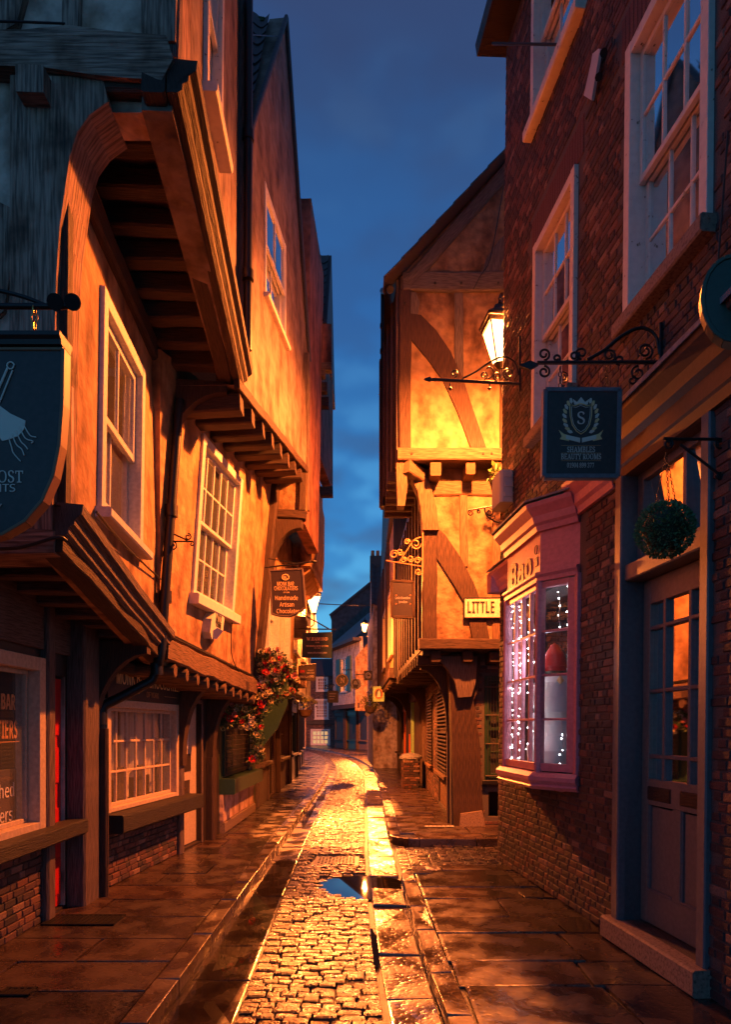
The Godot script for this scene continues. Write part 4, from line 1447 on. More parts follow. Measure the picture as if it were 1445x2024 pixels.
func left_row() -> void:
	# the green fronted shop with its jettied upper floors
	var b := thing("timber_house", "jettied house over the green shop, lit orange beneath its plaster overhang", "house", Vector3(-2.0, 0, -10.4))
	var c1 := Fac.new(-1.32, 9.28, -1.17, 11.5, 0.02, 3.0)
	var c2 := Fac.new(-0.79, 9.42, -0.72, 11.0, 0.02, 5.0)
	var c0 := Fac.new(-1.88, 9.1, -1.86, 11.9)
	var r1 := c1.area(529, 1282, 547, 1165)
	var r2 := c1.area(553, 1290, 566, 1205)
	r1 = Rect2(0.08, 2.42, 0.72, 0.95)
	r2 = Rect2(1.1, 2.42, 0.6, 0.95)
	wall(b, "wall", c1, rect_poly(0.0, 2.15, 2.25, 4.3), [r1, r2], 0.15, M.plaster)
	for r in [r1, r2]:
		box_window(b, c1, r, {"cols": 2, "up": 1, "lo": 1, "mat": M.white, "proud": 0.05, "sill_out": 0.08})
	beam(b, "bressumer", c1.w(-0.05, 2.2, 0.02), c1.w(2.25, 2.2, 0.02), 0.12, 0.17, UP, M.timber, 0.015)
	for i in 6:
		joist(b, c1.w(0.15 + i * 0.38, 2.06, -0.5), c1.w(0.15 + i * 0.38, 2.06, 0.03), 0.11, 0.11, M.timber)
	var f := facing(9.4)
	wall(b, "wall", f, f.outline([524, 1010, 606, 1010, 606, 900, 524, 900]), [], 0.14, M.plaster_pale)
	tb(b, "beam", f, 522, 1014, 605, 1020, 0.12, M.timber, 0.05)
	tb(b, "post", f, 597, 1010, 600, 905, 0.09, M.timber, 0.05)
	wall(b, "wall", c2, rect_poly(0, 4.07, 1.6, 8.4), [], 0.16, M.plaster_red)
	tb(b, "post", c2, 606, 1010, 606, 700, 0.12, M.timber_dark, 0.04)
	m_roof_block(b, -3.2, -0.85, 9.7, 11.0, 8.3, 8.9)
	# ground floor of the green shop
	var rw := Rect2(0.2, 0.72, 1.75, 1.0)
	wall(b, "wall", c0, rect_poly(0, 0, 2.8, 2.2), [rw], 0.16, M.green)
	var w := box_window(b, c0, rw, {"called": "shop_window", "cols": 4, "up": 3, "lo": 0, "mat": M.green_dark, "sill": false, "proud": 0.03, "room": 0.4})
	var m := fresh()
	for i in 24:
		m.round_bar([c0.w(rw.position.x + 0.06 + i * 0.07, rw.position.y, 0.035), c0.w(rw.position.x + 0.06 + i * 0.07, rw.end.y, 0.035)], 0.004, Vector3(1, 0, 0), 4)
	for i in 14:
		m.round_bar([c0.w(rw.position.x, rw.position.y + 0.05 + i * 0.07, 0.037), c0.w(rw.end.x, rw.position.y + 0.05 + i * 0.07, 0.037)], 0.004, UP, 4)
	part(w, "security_mesh", m, M.mesh)
	m = fresh()
	m.hbox(0.0, 0.5, 0.0, 2.35, 0.7, 0.2, c0.xf(), 0.015)
	part(b, "sill_board", m, M.green)
	m = fresh()
	m.hbox(0.0, 0.0, 0.0, 2.4, 0.14, 0.07, c0.xf(), 0.01)
	part(b, "plinth", m, M.stone)
	m = fresh()
	m.hbox(0.0, 0.14, 0.0, 2.4, 0.5, 0.05, c0.xf(), 0.01)
	part(b, "base_panel", m, M.plaster_grey)
	m = fresh()
	m.box(2.0, 0.7, 0.0, 2.5, 1.72, 0.05, c0.xf())
	part(b, "shutter", m, M.green)
	m = fresh()
	m.hbox(0.0, 1.78, 0.0, 2.7, 2.1, 0.1, c0.xf(), 0.01)
	part(b, "fascia", m, M.green_dark)
	m = fresh()
	var g := facing(10.6)
	m.prism(g.outline([500, 1448, 516, 1402, 540, 1352, 566, 1318, 568, 1392, 548, 1440, 520, 1474, 500, 1490]), g.xf(), 0.06)
	part(b, "shop_bracket", m, M.green)
	bracket(b, c0, 2.6, 1.2, 2.1, 0.45, 0.12, M.timber, 0.09)
	# the house beyond, higher and further out, with a rounded plaster cove under it
	b = thing("timber_house", "tall narrow house with pantiled gable and rounded plaster cove over the hanging lantern", "house", Vector3(-1.6, 0, -12.4))
	var d2 := Fac.new(-0.76, 10.95, -0.6, 13.0)
	var d1 := Fac.new(-0.86, 11.1, -0.8, 13.2)
	wall(b, "wall", d2, rect_poly(0, 5.7, 2.06, 7.7), [], 0.16, M.plaster_red)
	f = facing(11.0)
	wall(b, "wall", f, f.outline([560, 720, 655, 720, 655, 640, 560, 640]), [], 0.2, M.plaster_red)
	for i in 3:
		joist(b, Vector3(-1.4, 6.85 - i * 0.16, -10.98 - i * 0.15), Vector3(-0.62 + i * 0.02, 6.85 - i * 0.16, -10.98 - i * 0.15), 0.14, 0.15, M.timber_dark)
	beam(b, "beam", f.at(560, 726, 0.02), f.at(656, 728, 0.02), 0.14, 0.12, UP, M.timber_dark)
	tb(b, "post", f, 622, 900, 622, 730, 0.12, M.timber, 0.05)
	joist(b, Vector3(-1.3, 5.55, -12.6), Vector3(-0.58, 5.55, -12.6), 0.16, 0.16, M.timber_dark)
	joist(b, Vector3(-1.3, 5.5, -11.2), Vector3(-0.72, 5.5, -11.2), 0.16, 0.16, M.timber_dark)
	wall(b, "wall", d1, rect_poly(0, 3.9, 2.1, 5.75), [], 0.16, M.plaster)
	f = facing(11.25)
	m = fresh()
	m.prism(f.outline([540, 1120, 548, 1040, 570, 980, 628, 955, 627, 1060, 622, 1100, 612, 1128, 596, 1142, 576, 1146, 556, 1150]), f.xf(), 1.9)
	part(b, "cove", m, M.plaster)
	var eave := Vector3(-2.2, 7.66, -11.0)
	var up := Vector3(0, 2.05, -1.5)
	pantiles(b, eave, Vector3(1, 0, 0), up.normalized(), 7, int(up.length() / 0.27), func(p): return p.x < -0.6 + 0.03)
	m = fresh()
	m.prism(PackedVector2Array([Vector2(-11.0, 7.65), Vector2(-12.5, 9.7), Vector2(-14.0, 7.65)]), Transform3D(Basis(Vector3(0, 0, 1), Vector3(0, 1, 0), Vector3(-1, 0, 0)), Vector3(-4.0, 0, 0)), 3.4)
	part(b, "roof", m, M.slates)
	var l0 := Fac.new(-1.86, 11.9, -1.9, 15.0)
	wall(b, "wall", l0, rect_poly(0, 0, 3.1, 2.3), [Rect2(0.3, 0.75, 1.2, 1.0), Rect2(1.95, 0.02, 0.75, 1.75)], 0.16, M.timber_dark)
	shopfront(b, l0, 0.18, 1.62, 1.76, M.timber_dark, 3, 2, 0.75, M.room_warm)
	m = fresh()
	m.box(1.95, 0.02, -0.1, 2.7, 1.77, -0.05, l0.xf())
	part(b, "door", m, M.timber_black)
	var l1 := Fac.new(-1.25, 11.6, -1.25, 15.0)
	wall(b, "wall", l1, rect_poly(0, 2.2, 3.4, 4.4), [Rect2(0.6, 2.7, 0.8, 1.1), Rect2(2.1, 2.7, 0.8, 1.1)], 0.16, M.plaster)
	for x in [0.6, 2.1]:
		box_window(b, l1, Rect2(x, 2.7, 0.8, 1.1), {"cols": 2, "up": 2, "lo": 2, "mat": M.white})
	m = fresh()
	m.quad(Vector3(-1.95, 2.2, -11.6), Vector3(-1.95, 2.2, -15), Vector3(-1.25, 2.2, -15), Vector3(-1.25, 2.2, -11.6))
	part(b, "soffit", m, M.timber_dark)
	# lean-to canopy over the pavement
	b = thing("timber_house", "dark shopfront house under a pale edged lean-to canopy left of the street lantern", "house", Vector3(-2.1, 0, -18.0))
	var e0 := Fac.new(-1.9, 15.0, -1.98, 20.0)
	wall(b, "wall", e0, rect_poly(0, 0, 5.0, 2.2), [Rect2(0.4, 0.7, 1.6, 1.05), Rect2(3.0, 0.7, 1.5, 1.05)], 0.16, M.timber_black)
	shopfront(b, e0, 0.28, 2.12, 1.78, M.timber_dark, 4, 2, 0.7, M.room_warm)
	shopfront(b, e0, 2.88, 4.62, 1.78, M.green_dark, 4, 2, 0.7, M.room)
	for x in [0.0, 2.3, 2.75, 4.8]:
		m = fresh()
		m.box(x, 0, 0, x + 0.14, 2.1, 0.09, e0.xf(), 0.015)
		part(b, "post", m, M.timber)
	m = fresh()
	m.quad(Vector3(-1.28, 2.03, -11.4), Vector3(-1.26, 2.03, -18.4), Vector3(-1.9, 2.4, -18.4), Vector3(-1.9, 2.4, -11.4))
	m.hbox(0, -0.04, -0.03, 7.0, 0.03, 0.03, Transform3D(Basis(Vector3(0, 0, -1), UP, Vector3(1, 0, 0)), Vector3(-1.28, 2.03, -11.4)))
	part(b, "canopy", m, M.lead)
	var e1 := Fac.new(-1.5, 15.0, -1.55, 20.0)
	wall(b, "wall", e1, rect_poly(0, 2.1, 5.0, 4.6), [Rect2(0.8, 2.8, 0.8, 1.1), Rect2(2.9, 2.8, 0.8, 1.1)], 0.16, M.plaster_white)
	for x in [0.8, 2.9]:
		box_window(b, e1, Rect2(x, 2.8, 0.8, 1.1), {"cols": 2, "up": 2, "lo": 2})
	m_roof_block(b, -4.0, -1.45, 15.0, 20.0, 4.6, 6.4)
	b = thing("brick_house", "far dark brick house at the bend behind the solicitors board", "house", Vector3(-2.8, 0, -25.0))
	var g0 := Fac.new(-1.98, 20.0, -2.7, 31.0)
	wall(b, "wall", g0, rect_poly(0, 0, 11.0, 4.8), [Rect2(0.5, 0.6, 1.8, 1.3), Rect2(3.6, 0.6, 1.8, 1.3), Rect2(7.0, 0.6, 1.8, 1.3)], 0.16, M.mortar)
	for x in [0.4, 3.5, 6.9]:
		shopfront(b, g0, x, x + 2.0, 1.92, [M.slate_paint, M.timber_dark, M.green_dark][int(x) % 3], 4, 3, 0.6, M.lit_added)  # glowing interiors added here to brighten the far end
	bricks(b, g0, Rect2(0, 2.35, 11.0, 2.4), [], 0, 0.006)
	m_roof_block(b, -6.0, -2.0, 20.0, 31.0, 4.8, 7.0)

func m_roof_block(b: Node3D, x0: float, x1: float, z0: float, z1: float, y0: float, y1: float) -> void:
	# a plain slated roof whose ridge runs across the street front
	var m := fresh()
	var mid := (z0 + z1) / 2
	m.prism(PackedVector2Array([Vector2(-z0 + 0.1, y0), Vector2(-mid, y1), Vector2(-z1 - 0.1, y0)]), Transform3D(Basis(Vector3(0, 0, 1), UP, Vector3(-1, 0, 0)), Vector3(x0, 0, 0)), x1 - x0)
	part(b, "roof", m, M.slates)

func timber_corner_house() -> void:
	var b := thing("timber_house", "pale timber framed corner house lit yellow by the lantern, braced gable towards the alley", "house", Vector3(1.6, 0, -10.5))
	var g2 := facing(9.3)
	var g1 := facing(9.6)
	var g0 := facing(9.95)
	# upper storey and roof gable
	wall(b, "wall", g2, g2.outline([789, 905, 1130, 905, 1130, 180, 1010, 308, 792, 548]), [], 0.16, M.plaster_pale)
	tb(b, "post", g2, 800, 905, 801, 575, 0.16, M.timber, 0.04)
	tb(b, "beam", g2, 796, 559, 1130, 558, 0.26, M.timber_grey, 0.045)
	tb(b, "stud", g2, 907, 760, 907, 580, 0.115, M.timber_grey, 0.025)
	tb(b, "stud", g2, 994, 890, 995, 580, 0.08, M.timber, 0.025)
	var m := fresh()
	m.prism(g2.outline([812, 672, 812, 622, 832, 625, 862, 655, 890, 696, 916, 752, 938, 820, 962, 890, 932, 890, 904, 815, 876, 755, 848, 715]), g2.xf(0, 0, 0.03), 0.1)
	part(b, "brace", m, M.timber)
	m = fresh()
	m.prism(g2.outline([952, 542, 962, 512, 988, 475, 1020, 448, 1020, 490, 996, 512, 984, 542]), g2.xf(0, 0, 0.03), 0.1)
	part(b, "brace", m, M.timber_grey)
	m = fresh()
	m.prism(g2.outline([808, 580, 822, 580, 830, 600, 826, 625, 812, 640]), g2.xf(0, 0, 0.026), 0.1)
	part(b, "brace", m, M.timber_grey)
	for q in [[814, 898], [955, 897], [972, 897], [800, 600], [985, 560], [860, 560], [912, 560]]:
		m = fresh()
		m.lathe([Vector2(0.0, 0.0), Vector2(0.016, 0.0), Vector2(0.014, 0.02), Vector2(0.0, 0.022)], Transform3D(Basis(Vector3(1, 0, 0), Vector3(0, 0, 1), Vector3(0, -1, 0)), g2.at(q[0], q[1], 0.06)), 8)
		part(b, "peg", m, M.timber_black)
	beam(b, "sill_beam", g2.at(786, 900, 0.0), g2.at(1090, 901, 0.0), 0.14, 0.16, UP, M.timber_pale)
	tb(b, "rafter", g2, 806, 562, 1035, 300, 0.16, M.timber_grey, 0.05)
	# verge of the roof with the ends of its tile courses
	for i in 11:
		var f0 := i / 11.0
		var p := g2.at(759, 566, 0.1).lerp(g2.at(1130, 172, 0.1), f0)
		var q := g2.at(759, 566, 0.1).lerp(g2.at(1130, 172, 0.1), (i + 1.12) / 11.0)
		m = fresh()
		m.sweep([p + Vector3(0, 0.018, 0), q], MB.rect(0.022, 0.34, 0.004), Vector3(0, 0, 1))
		part(b, "tile", m, M.tile)
	m = fresh()
	m.quad(g2.at(759, 562, 0.0), g2.at(1130, 168, 0.0), g2.at(1130, 168, 0.0) + Vector3(0, 0, -2.4), g2.at(759, 562, 0.0) + Vector3(0.06, 0, -2.2))
	part(b, "roof", m, M.slates)
	# street side of the upper storey
	var s2 := Fac.new(0.24, 11.5, 0.44, 9.3)
	wall(b, "wall", s2, rect_poly(0, 4.9, s2.u.dot(Vector3(0.44, 0, -9.3) - s2.o), 7.3), [], 0.14, M.timber_black)
	for x in [0.1, 0.6, 1.1, 1.6, 2.1]:
		m = fresh()
		m.box(x, 4.9, -0.05, x + 0.1, 7.25, 0.03, s2.xf())
		part(b, "stud", m, M.timber_dark)
	m = fresh()
	m.round_bar([at(757, 1000, 10.9), at(757, 575, 10.9)], 0.035, Vector3(0, 0, 1), 8)
	m.round_bar([at(757, 575, 10.95), at(772, 572, 9.2)], 0.05, UP, 8)
	for y in [640, 690, 760, 830, 900, 960]:
		m.round_bar([at(757, y, 10.9), at(757, y + 9, 10.9)], 0.046, Vector3(0, 0, 1), 8)
	part(b, "drainpipe", m, M.iron)
	m = fresh()
	m.prism(g2.outline([783, 905, 800, 905, 806, 960, 800, 1000, 786, 1000]), g2.xf(0, 0, 0.01), 0.2)
	part(b, "corner_block", m, M.timber_pale)
	# jetty between the two storeys: joist ends over the lower gable
	m = fresh()
	m.quad(Vector3(0.43, 4.9, -9.28), Vector3(3.2, 4.9, -9.28), Vector3(3.2, 4.86, -9.62), Vector3(0.6, 4.86, -9.62))
	m.quad(Vector3(0.43, 4.9, -9.28), Vector3(0.9, 4.88, -9.6), Vector3(0.8, 4.88, -11.5), Vector3(0.24, 4.9, -11.5))
	part(b, "soffit", m, M.timber_dark)
	for px in [862, 930, 985, 1040]:
		var p := g2.at(px, 926, 0.015)
		joist(b, p + Vector3(0, 0, -0.5), p, 0.13, 0.17, M.timber_pale)
	beam(b, "dragon_beam", g2.at(800, 922, 0.02), g1.at(850, 950, -0.02) + Vector3(0.05, 0, -0.1), 0.16, 0.18, UP, M.timber_pale)
	for i in 6:
		joist(b, Vector3(0.3, 4.78, -9.7 - i * 0.32), Vector3(0.95, 4.78, -9.7 - i * 0.32), 0.1, 0.13, M.timber_dark)
	# first floor
	wall(b, "wall", g1, g1.outline([840, 1275, 1130, 1275, 1130, 925, 840, 925]), [], 0.16, M.plaster_pale)
	tb(b, "post", g1, 849, 1272, 850, 1045, 0.2, M.timber, 0.05)
	m = fresh()
	m.prism(g1.outline([793, 926, 830, 932, 850, 965, 862, 1010, 866, 1052, 834, 1052, 831, 1010, 824, 975, 812, 950]), g1.xf(0, 0, 0.12), 0.24)
	part(b, "bracket", m, M.timber_pale)
	tb(b, "beam", g1, 848, 966, 1090, 966, 0.2, M.timber_pale, 0.035)
	tb(b, "stud", g1, 917, 1120, 917, 980, 0.105, M.timber_pale, 0.025)
	tb(b, "stud", g1, 982, 1265, 982, 980, 0.12, M.timber_pale, 0.025)
	m = fresh()
	m.prism(g1.outline([864, 1105, 864, 1045, 880, 1058, 910, 1102, 936, 1152, 954, 1200, 968, 1264, 934, 1264, 922, 1200, 898, 1158]), g1.xf(0, 0, 0.03), 0.1)
	part(b, "brace", m, M.timber)
	beam(b, "sill_beam", g1.at(828, 1274, 0.02), g1.at(1090, 1275, 0.02), 0.14, 0.15, UP, M.timber)
	var s1 := Fac.new(0.66, 14.5, 0.775, 9.62)
	var le := s1.u.dot(Vector3(0.775, 0, -9.62) - s1.o)
	wall(b, "wall", s1, rect_poly(0, 2.35, le, 4.95), [], 0.14, M.timber_black)
	for i in 9:
		m = fresh()
		m.box(le - 0.3 - i * 0.5, 2.5, -0.04, le - 0.2 - i * 0.5, 4.8, 0.035, s1.xf())
		part(b, "stud", m, M.timber_dark)
	# lower jetty
	m = fresh()
	m.quad(Vector3(0.76, 2.42, -9.58), Vector3(3.2, 2.42, -9.58), Vector3(3.2, 2.4, -10.0), Vector3(1.1, 2.4, -10.0))
	m.quad(Vector3(0.76, 2.42, -9.58), Vector3(1.25, 2.4, -9.98), Vector3(1.4, 2.4, -14.5), Vector3(0.66, 2.42, -14.5))
	part(b, "soffit", m, M.timber_dark)
	for px in [862, 926, 978, 1040]:
		var p := g1.at(px, 1298, 0.0)
		joist(b, p + Vector3(0, 0, -0.45), p, 0.13, 0.15, M.timber)
	for i in 13:
		joist(b, Vector3(0.72 - i * 0.008, 2.3, -9.85 - i * 0.36), Vector3(1.42, 2.3, -9.85 - i * 0.36), 0.1, 0.14, M.timber)
	# ground floor: the gable end with a great corner post, and a brick street wall with grilled windows
	var hw := g0.area(960, 1542, 1010, 1338)
	var hc := g0.area(966, 1615, 1012, 1565)
	wall(b, "wall", g0, g0.outline([892, 1640, 1130, 1640, 1130, 1285, 892, 1285]), [hw, hc], 0.16, M.mortar)
	bricks(b, g0, Rect2(g0.hit(926, 1630).x, 0.0, 1.4, 2.3), [hw, hc], 70)
	m = fresh()
	m.prism(g0.outline([896, 1632, 893, 1500, 890, 1400, 884, 1300, 948, 1300, 946, 1360, 934, 1385, 940, 1420, 948, 1480, 950, 1560, 955, 1618]), g0.xf(0, 0, 0.1), 0.3)
	part(b, "corner_post", m, M.timber)
	m = fresh()
	m.prism(g0.outline([905, 1632, 908, 1606, 950, 1600, 956, 1632]), g0.xf(0, 0, 0.17), 0.2)
	part(b, "pad_stone", m, M.stone)
	m = fresh()
	m.prism(g0.outline([858, 1300, 940, 1300, 936, 1352, 928, 1378, 902, 1380, 896, 1350, 880, 1322]), g0.xf(0, 0, 0.2), 0.16)
	part(b, "bracket", m, M.timber_dark)
	var w := box_window(b, g0, hw, {"cols": 2, "up": 2, "lo": 2, "mat": M.green_dark, "fw": 0.05, "sill_mat": M.iron})
	m = fresh()
	for i in 9:
		m.round_bar([g0.w(hw.position.x + 0.03 + i * 0.04, hw.position.y, 0.03), g0.w(hw.position.x + 0.03 + i * 0.04, hw.end.y, 0.03)], 0.004, Vector3(0, 0, 1), 4)
	for y in [0.05, 0.5, 0.9, 1.3]:
		m.hbox(hw.position.x, hw.position.y + y, 0.02, hw.end.x, hw.position.y + y + 0.02, 0.045, g0.xf())
	part(w, "grille", m, M.mesh)
	room(b, g0.xf(), hc.position.x, hc.position.y, hc.end.x, hc.end.y, -0.1, 0.3, M.room)
	var s0 := Fac.new(1.43, 17.8, 1.24, 9.95)
	var u := func(px): return s0.hit(px, 1500).x
	var holes := []
	for q in [[866, 887, 1552, 1352], [847, 857, 1520, 1362]]:
		var x0: float = u.call(q[0])
		var x1: float = u.call(q[1])
		holes.append(Rect2(x0, 0.62, x1 - x0, 1.4))
	var low := Rect2(u.call(868), 0.06, u.call(884) - u.call(868), 0.42)
	wall(b, "wall", s0, rect_poly(0, 0, 7.85, 2.42), holes + [low], 0.16, M.mortar)
	bricks(b, s0, Rect2(0, 0, 7.7, 2.3), holes + [low], 60, 0.007, null, 0.12)
	for h in holes:
		w = box_window(b, s0, h, {"cols": 2, "up": 2, "lo": 2, "mat": M.timber_dark, "fw": 0.05, "sill_mat": M.timber_pale, "sill_out": 0.08})
		for i in 22:
			m = fresh()
			m.hbox(h.position.x, h.position.y + 0.03 + i * 0.062, 0.02, h.end.x, h.position.y + 0.055 + i * 0.062, 0.045, s0.xf(), 0.002)
			part(w, "louvre", m, M.mesh)
	m = fresh()
	m.hbox(low.position.x, low.position.y, -0.06, low.end.x, low.end.y, -0.02, s0.xf())
	part(b, "cellar_hatch", m, M.timber_pale)
	for px in [893, 841]:
		bracket(b, s0, u.call(px), 1.3, 2.3, 0.45, 0.13, M.timber, 0.1)
		m = fresh()
		m.box(u.call(px) - 0.08, 0.0, -0.05, u.call(px) + 0.08, 1.4, 0.07, s0.xf(), 0.015)
		part(b, "post", m, M.timber_dark)
	# a brick buttress with a rounded cement cap
	var o := thing("brick_bollard", "squat round-shouldered brick pier with pale cement cap standing before the corner house", "pier", Vector3(1.02, 0, -16.2))
	m = fresh()
	m.box(0.84, 0.0, -16.5, 1.24, 0.68, -16.0, Transform3D(), 0.06)
	part(o, "core", m, M.mortar)
	bricks(o, Fac.new(0.84, 15.99, 1.24, 15.99), Rect2(0.01, 0.0, 0.38, 0.66), [], 40)
	bricks(o, Fac.new(0.84, 16.5, 0.84, 16.0), Rect2(0.0, 0.0, 0.48, 0.66), [], 40)
	m = fresh()
	m.lathe([Vector2(0.27, 0.66), Vector2(0.26, 0.71), Vector2(0.18, 0.77), Vector2(0.0, 0.8)], Transform3D(Basis(), Vector3(1.04, 0, -16.24)), 14)
	part(o, "cap", m, M.lead)

func brick_house() -> void:
	var b := thing("brick_house", "tall soot-stained brick house with white sash windows, pink shop bay and slate blue door", "house", Vector3(1.9, 0, -4.5))
	var zf := 7.27
	var fac := Fac.new(1.366, zf, 1.942, 1.5, -0.011, 0.5)
	var le := fac.u.dot(Vector3(1.942, 0, -1.5) - Vector3(1.366, 0, -zf))
	var top := 8.36
	var holes := []
	# upper windows (left, bottom, right, top in the picture)
	var ua := fac.area(1058, 850, 1143, 330)
	var ub := fac.area(1243, 622, 1412, -60)
	var uc := fac.area(1056, 262, 1155, 40)
	ua = Rect2(ua.position.x, fac.hit(1058, 862).y, ua.size.x, fac.hit(1062, 492).y - fac.hit(1058, 862).y)
	ub = Rect2(ub.position.x, fac.hit(1240, 640).y, ub.size.x, fac.hit(1247, 108).y - fac.hit(1240, 640).y)
	uc = Rect2(uc.position.x, fac.hit(1060, 245).y, uc.size.x, 1.5)
	var bay := Rect2(fac.hit(1003, 1500).x, 1.0, fac.hit(1140, 1500).x - fac.hit(1003, 1500).x, 1.5)
	var dr := Rect2(fac.hit(1238, 1500).x, 0.14, fac.hit(1396, 1500).x - fac.hit(1238, 1500).x, 0.0)
	dr.size.y = fac.hit(1238, 945).y - dr.position.y
	for h in [ua, ub, uc, bay, dr]:
		holes.append(h)
	wall(b, "wall", fac, rect_poly(0, 0, le, top), holes, 0.22, M.mortar)
	var side := facing(zf)
	var sm := fresh()
	sm.quad(Vector3(1.37, 0, -zf), Vector3(1.452, top, -zf), Vector3(5.5, top, -zf), Vector3(5.5, 0, -zf))
	part(b, "alley_wall", sm, M.mortar)
	bricks(b, Fac.new(5.0, zf, 1.366, zf), Rect2(2.4, 0.0, 1.22, 4.0), [], 0)
	# red rubbed lintels above the upper windows
	var lint := []
	for h in [ua, ub]:
		lint.append(Rect2(h.position.x - 0.12, h.end.y + 0.02, h.size.x + 0.24, 0.3))
	var cornice_hole := Rect2(fac.hit(1212, 900).x, fac.hit(1212, 960).y, le, 0.42)
	bricks(b, fac, Rect2(0, 0.0, le, top - 0.05), holes + lint + [Rect2(bay.position.x - 0.1, 2.5, bay.size.x + 0.2, 0.6)], 300, 0.007, null, 0.42)
	for h in lint:
		var k := int(h.size.x / 0.052)
		for i in k:
			var t := fac.xf(h.position.x + (i + 0.5) * h.size.x / k, h.get_center().y, 0.006)
			t.basis = t.basis.rotated(fac.n, PI / 2)
			put(b, "lintel_brick", brick_mesh(i % 4, false, 0), M.brick, t.scaled_local(Vector3(2.0, 1.08, 1)))
	var wo := {"cols": 3, "up": 2, "lo": 2, "mat": M.white_worn, "fw": 0.06, "sw": 0.038, "bw": 0.022, "proud": 0.035, "sill_mat": M.stone, "sill_out": 0.09, "sill_h": 0.09, "room": 1.0, "glass": M.mirror_glass}
	box_window(b, fac, ua, wo)
	box_window(b, fac, ub, wo)
	wo.sill_mat = M.white_worn
	box_window(b, fac, uc, wo)
	# eaves
	var m := fresh()
	m.prism(PackedVector2Array([Vector2(0.0, top), Vector2(0.28, top - 0.02), Vector2(0.3, top + 0.1), Vector2(-1.5, top + 1.6), Vector2(-1.5, top)]), Transform3D(Basis(fac.n, fac.v, -fac.u), fac.w(-0.12, 0, 0)), le)
	part(b, "eaves", m, M.timber_black)
	# old patch of cement and a plate with two bolts
	var o := thing("wall_plate", "pale bent metal plate with two bolts fixed high on the brick wall", "bracket plate", fac.at(1188, 150, 0.03))
	m = fresh()
	m.prism(fac.outline([1170, 190, 1176, 165, 1184, 130, 1188, 108, 1200, 98, 1203, 100, 1196, 140, 1186, 200]), fac.xf(0, 0, 0.06), 0.02)
	part(o, "plate", m, M.plastic)
	for q in [[1194, 104], [1184, 152]]:
		m = fresh()
		m.round_bar([fac.at(q[0], q[1], 0.05), fac.at(q[0], q[1], 0.1)], 0.025, UP, 8)
		part(o, "bolt", m, M.iron)
	pink_bay(b, fac)
	slate_door(b, fac, dr)

func ring_sweep(m: MB, pts: Array, prof: Array) -> void:
	m.sweep(pts, prof, UP)

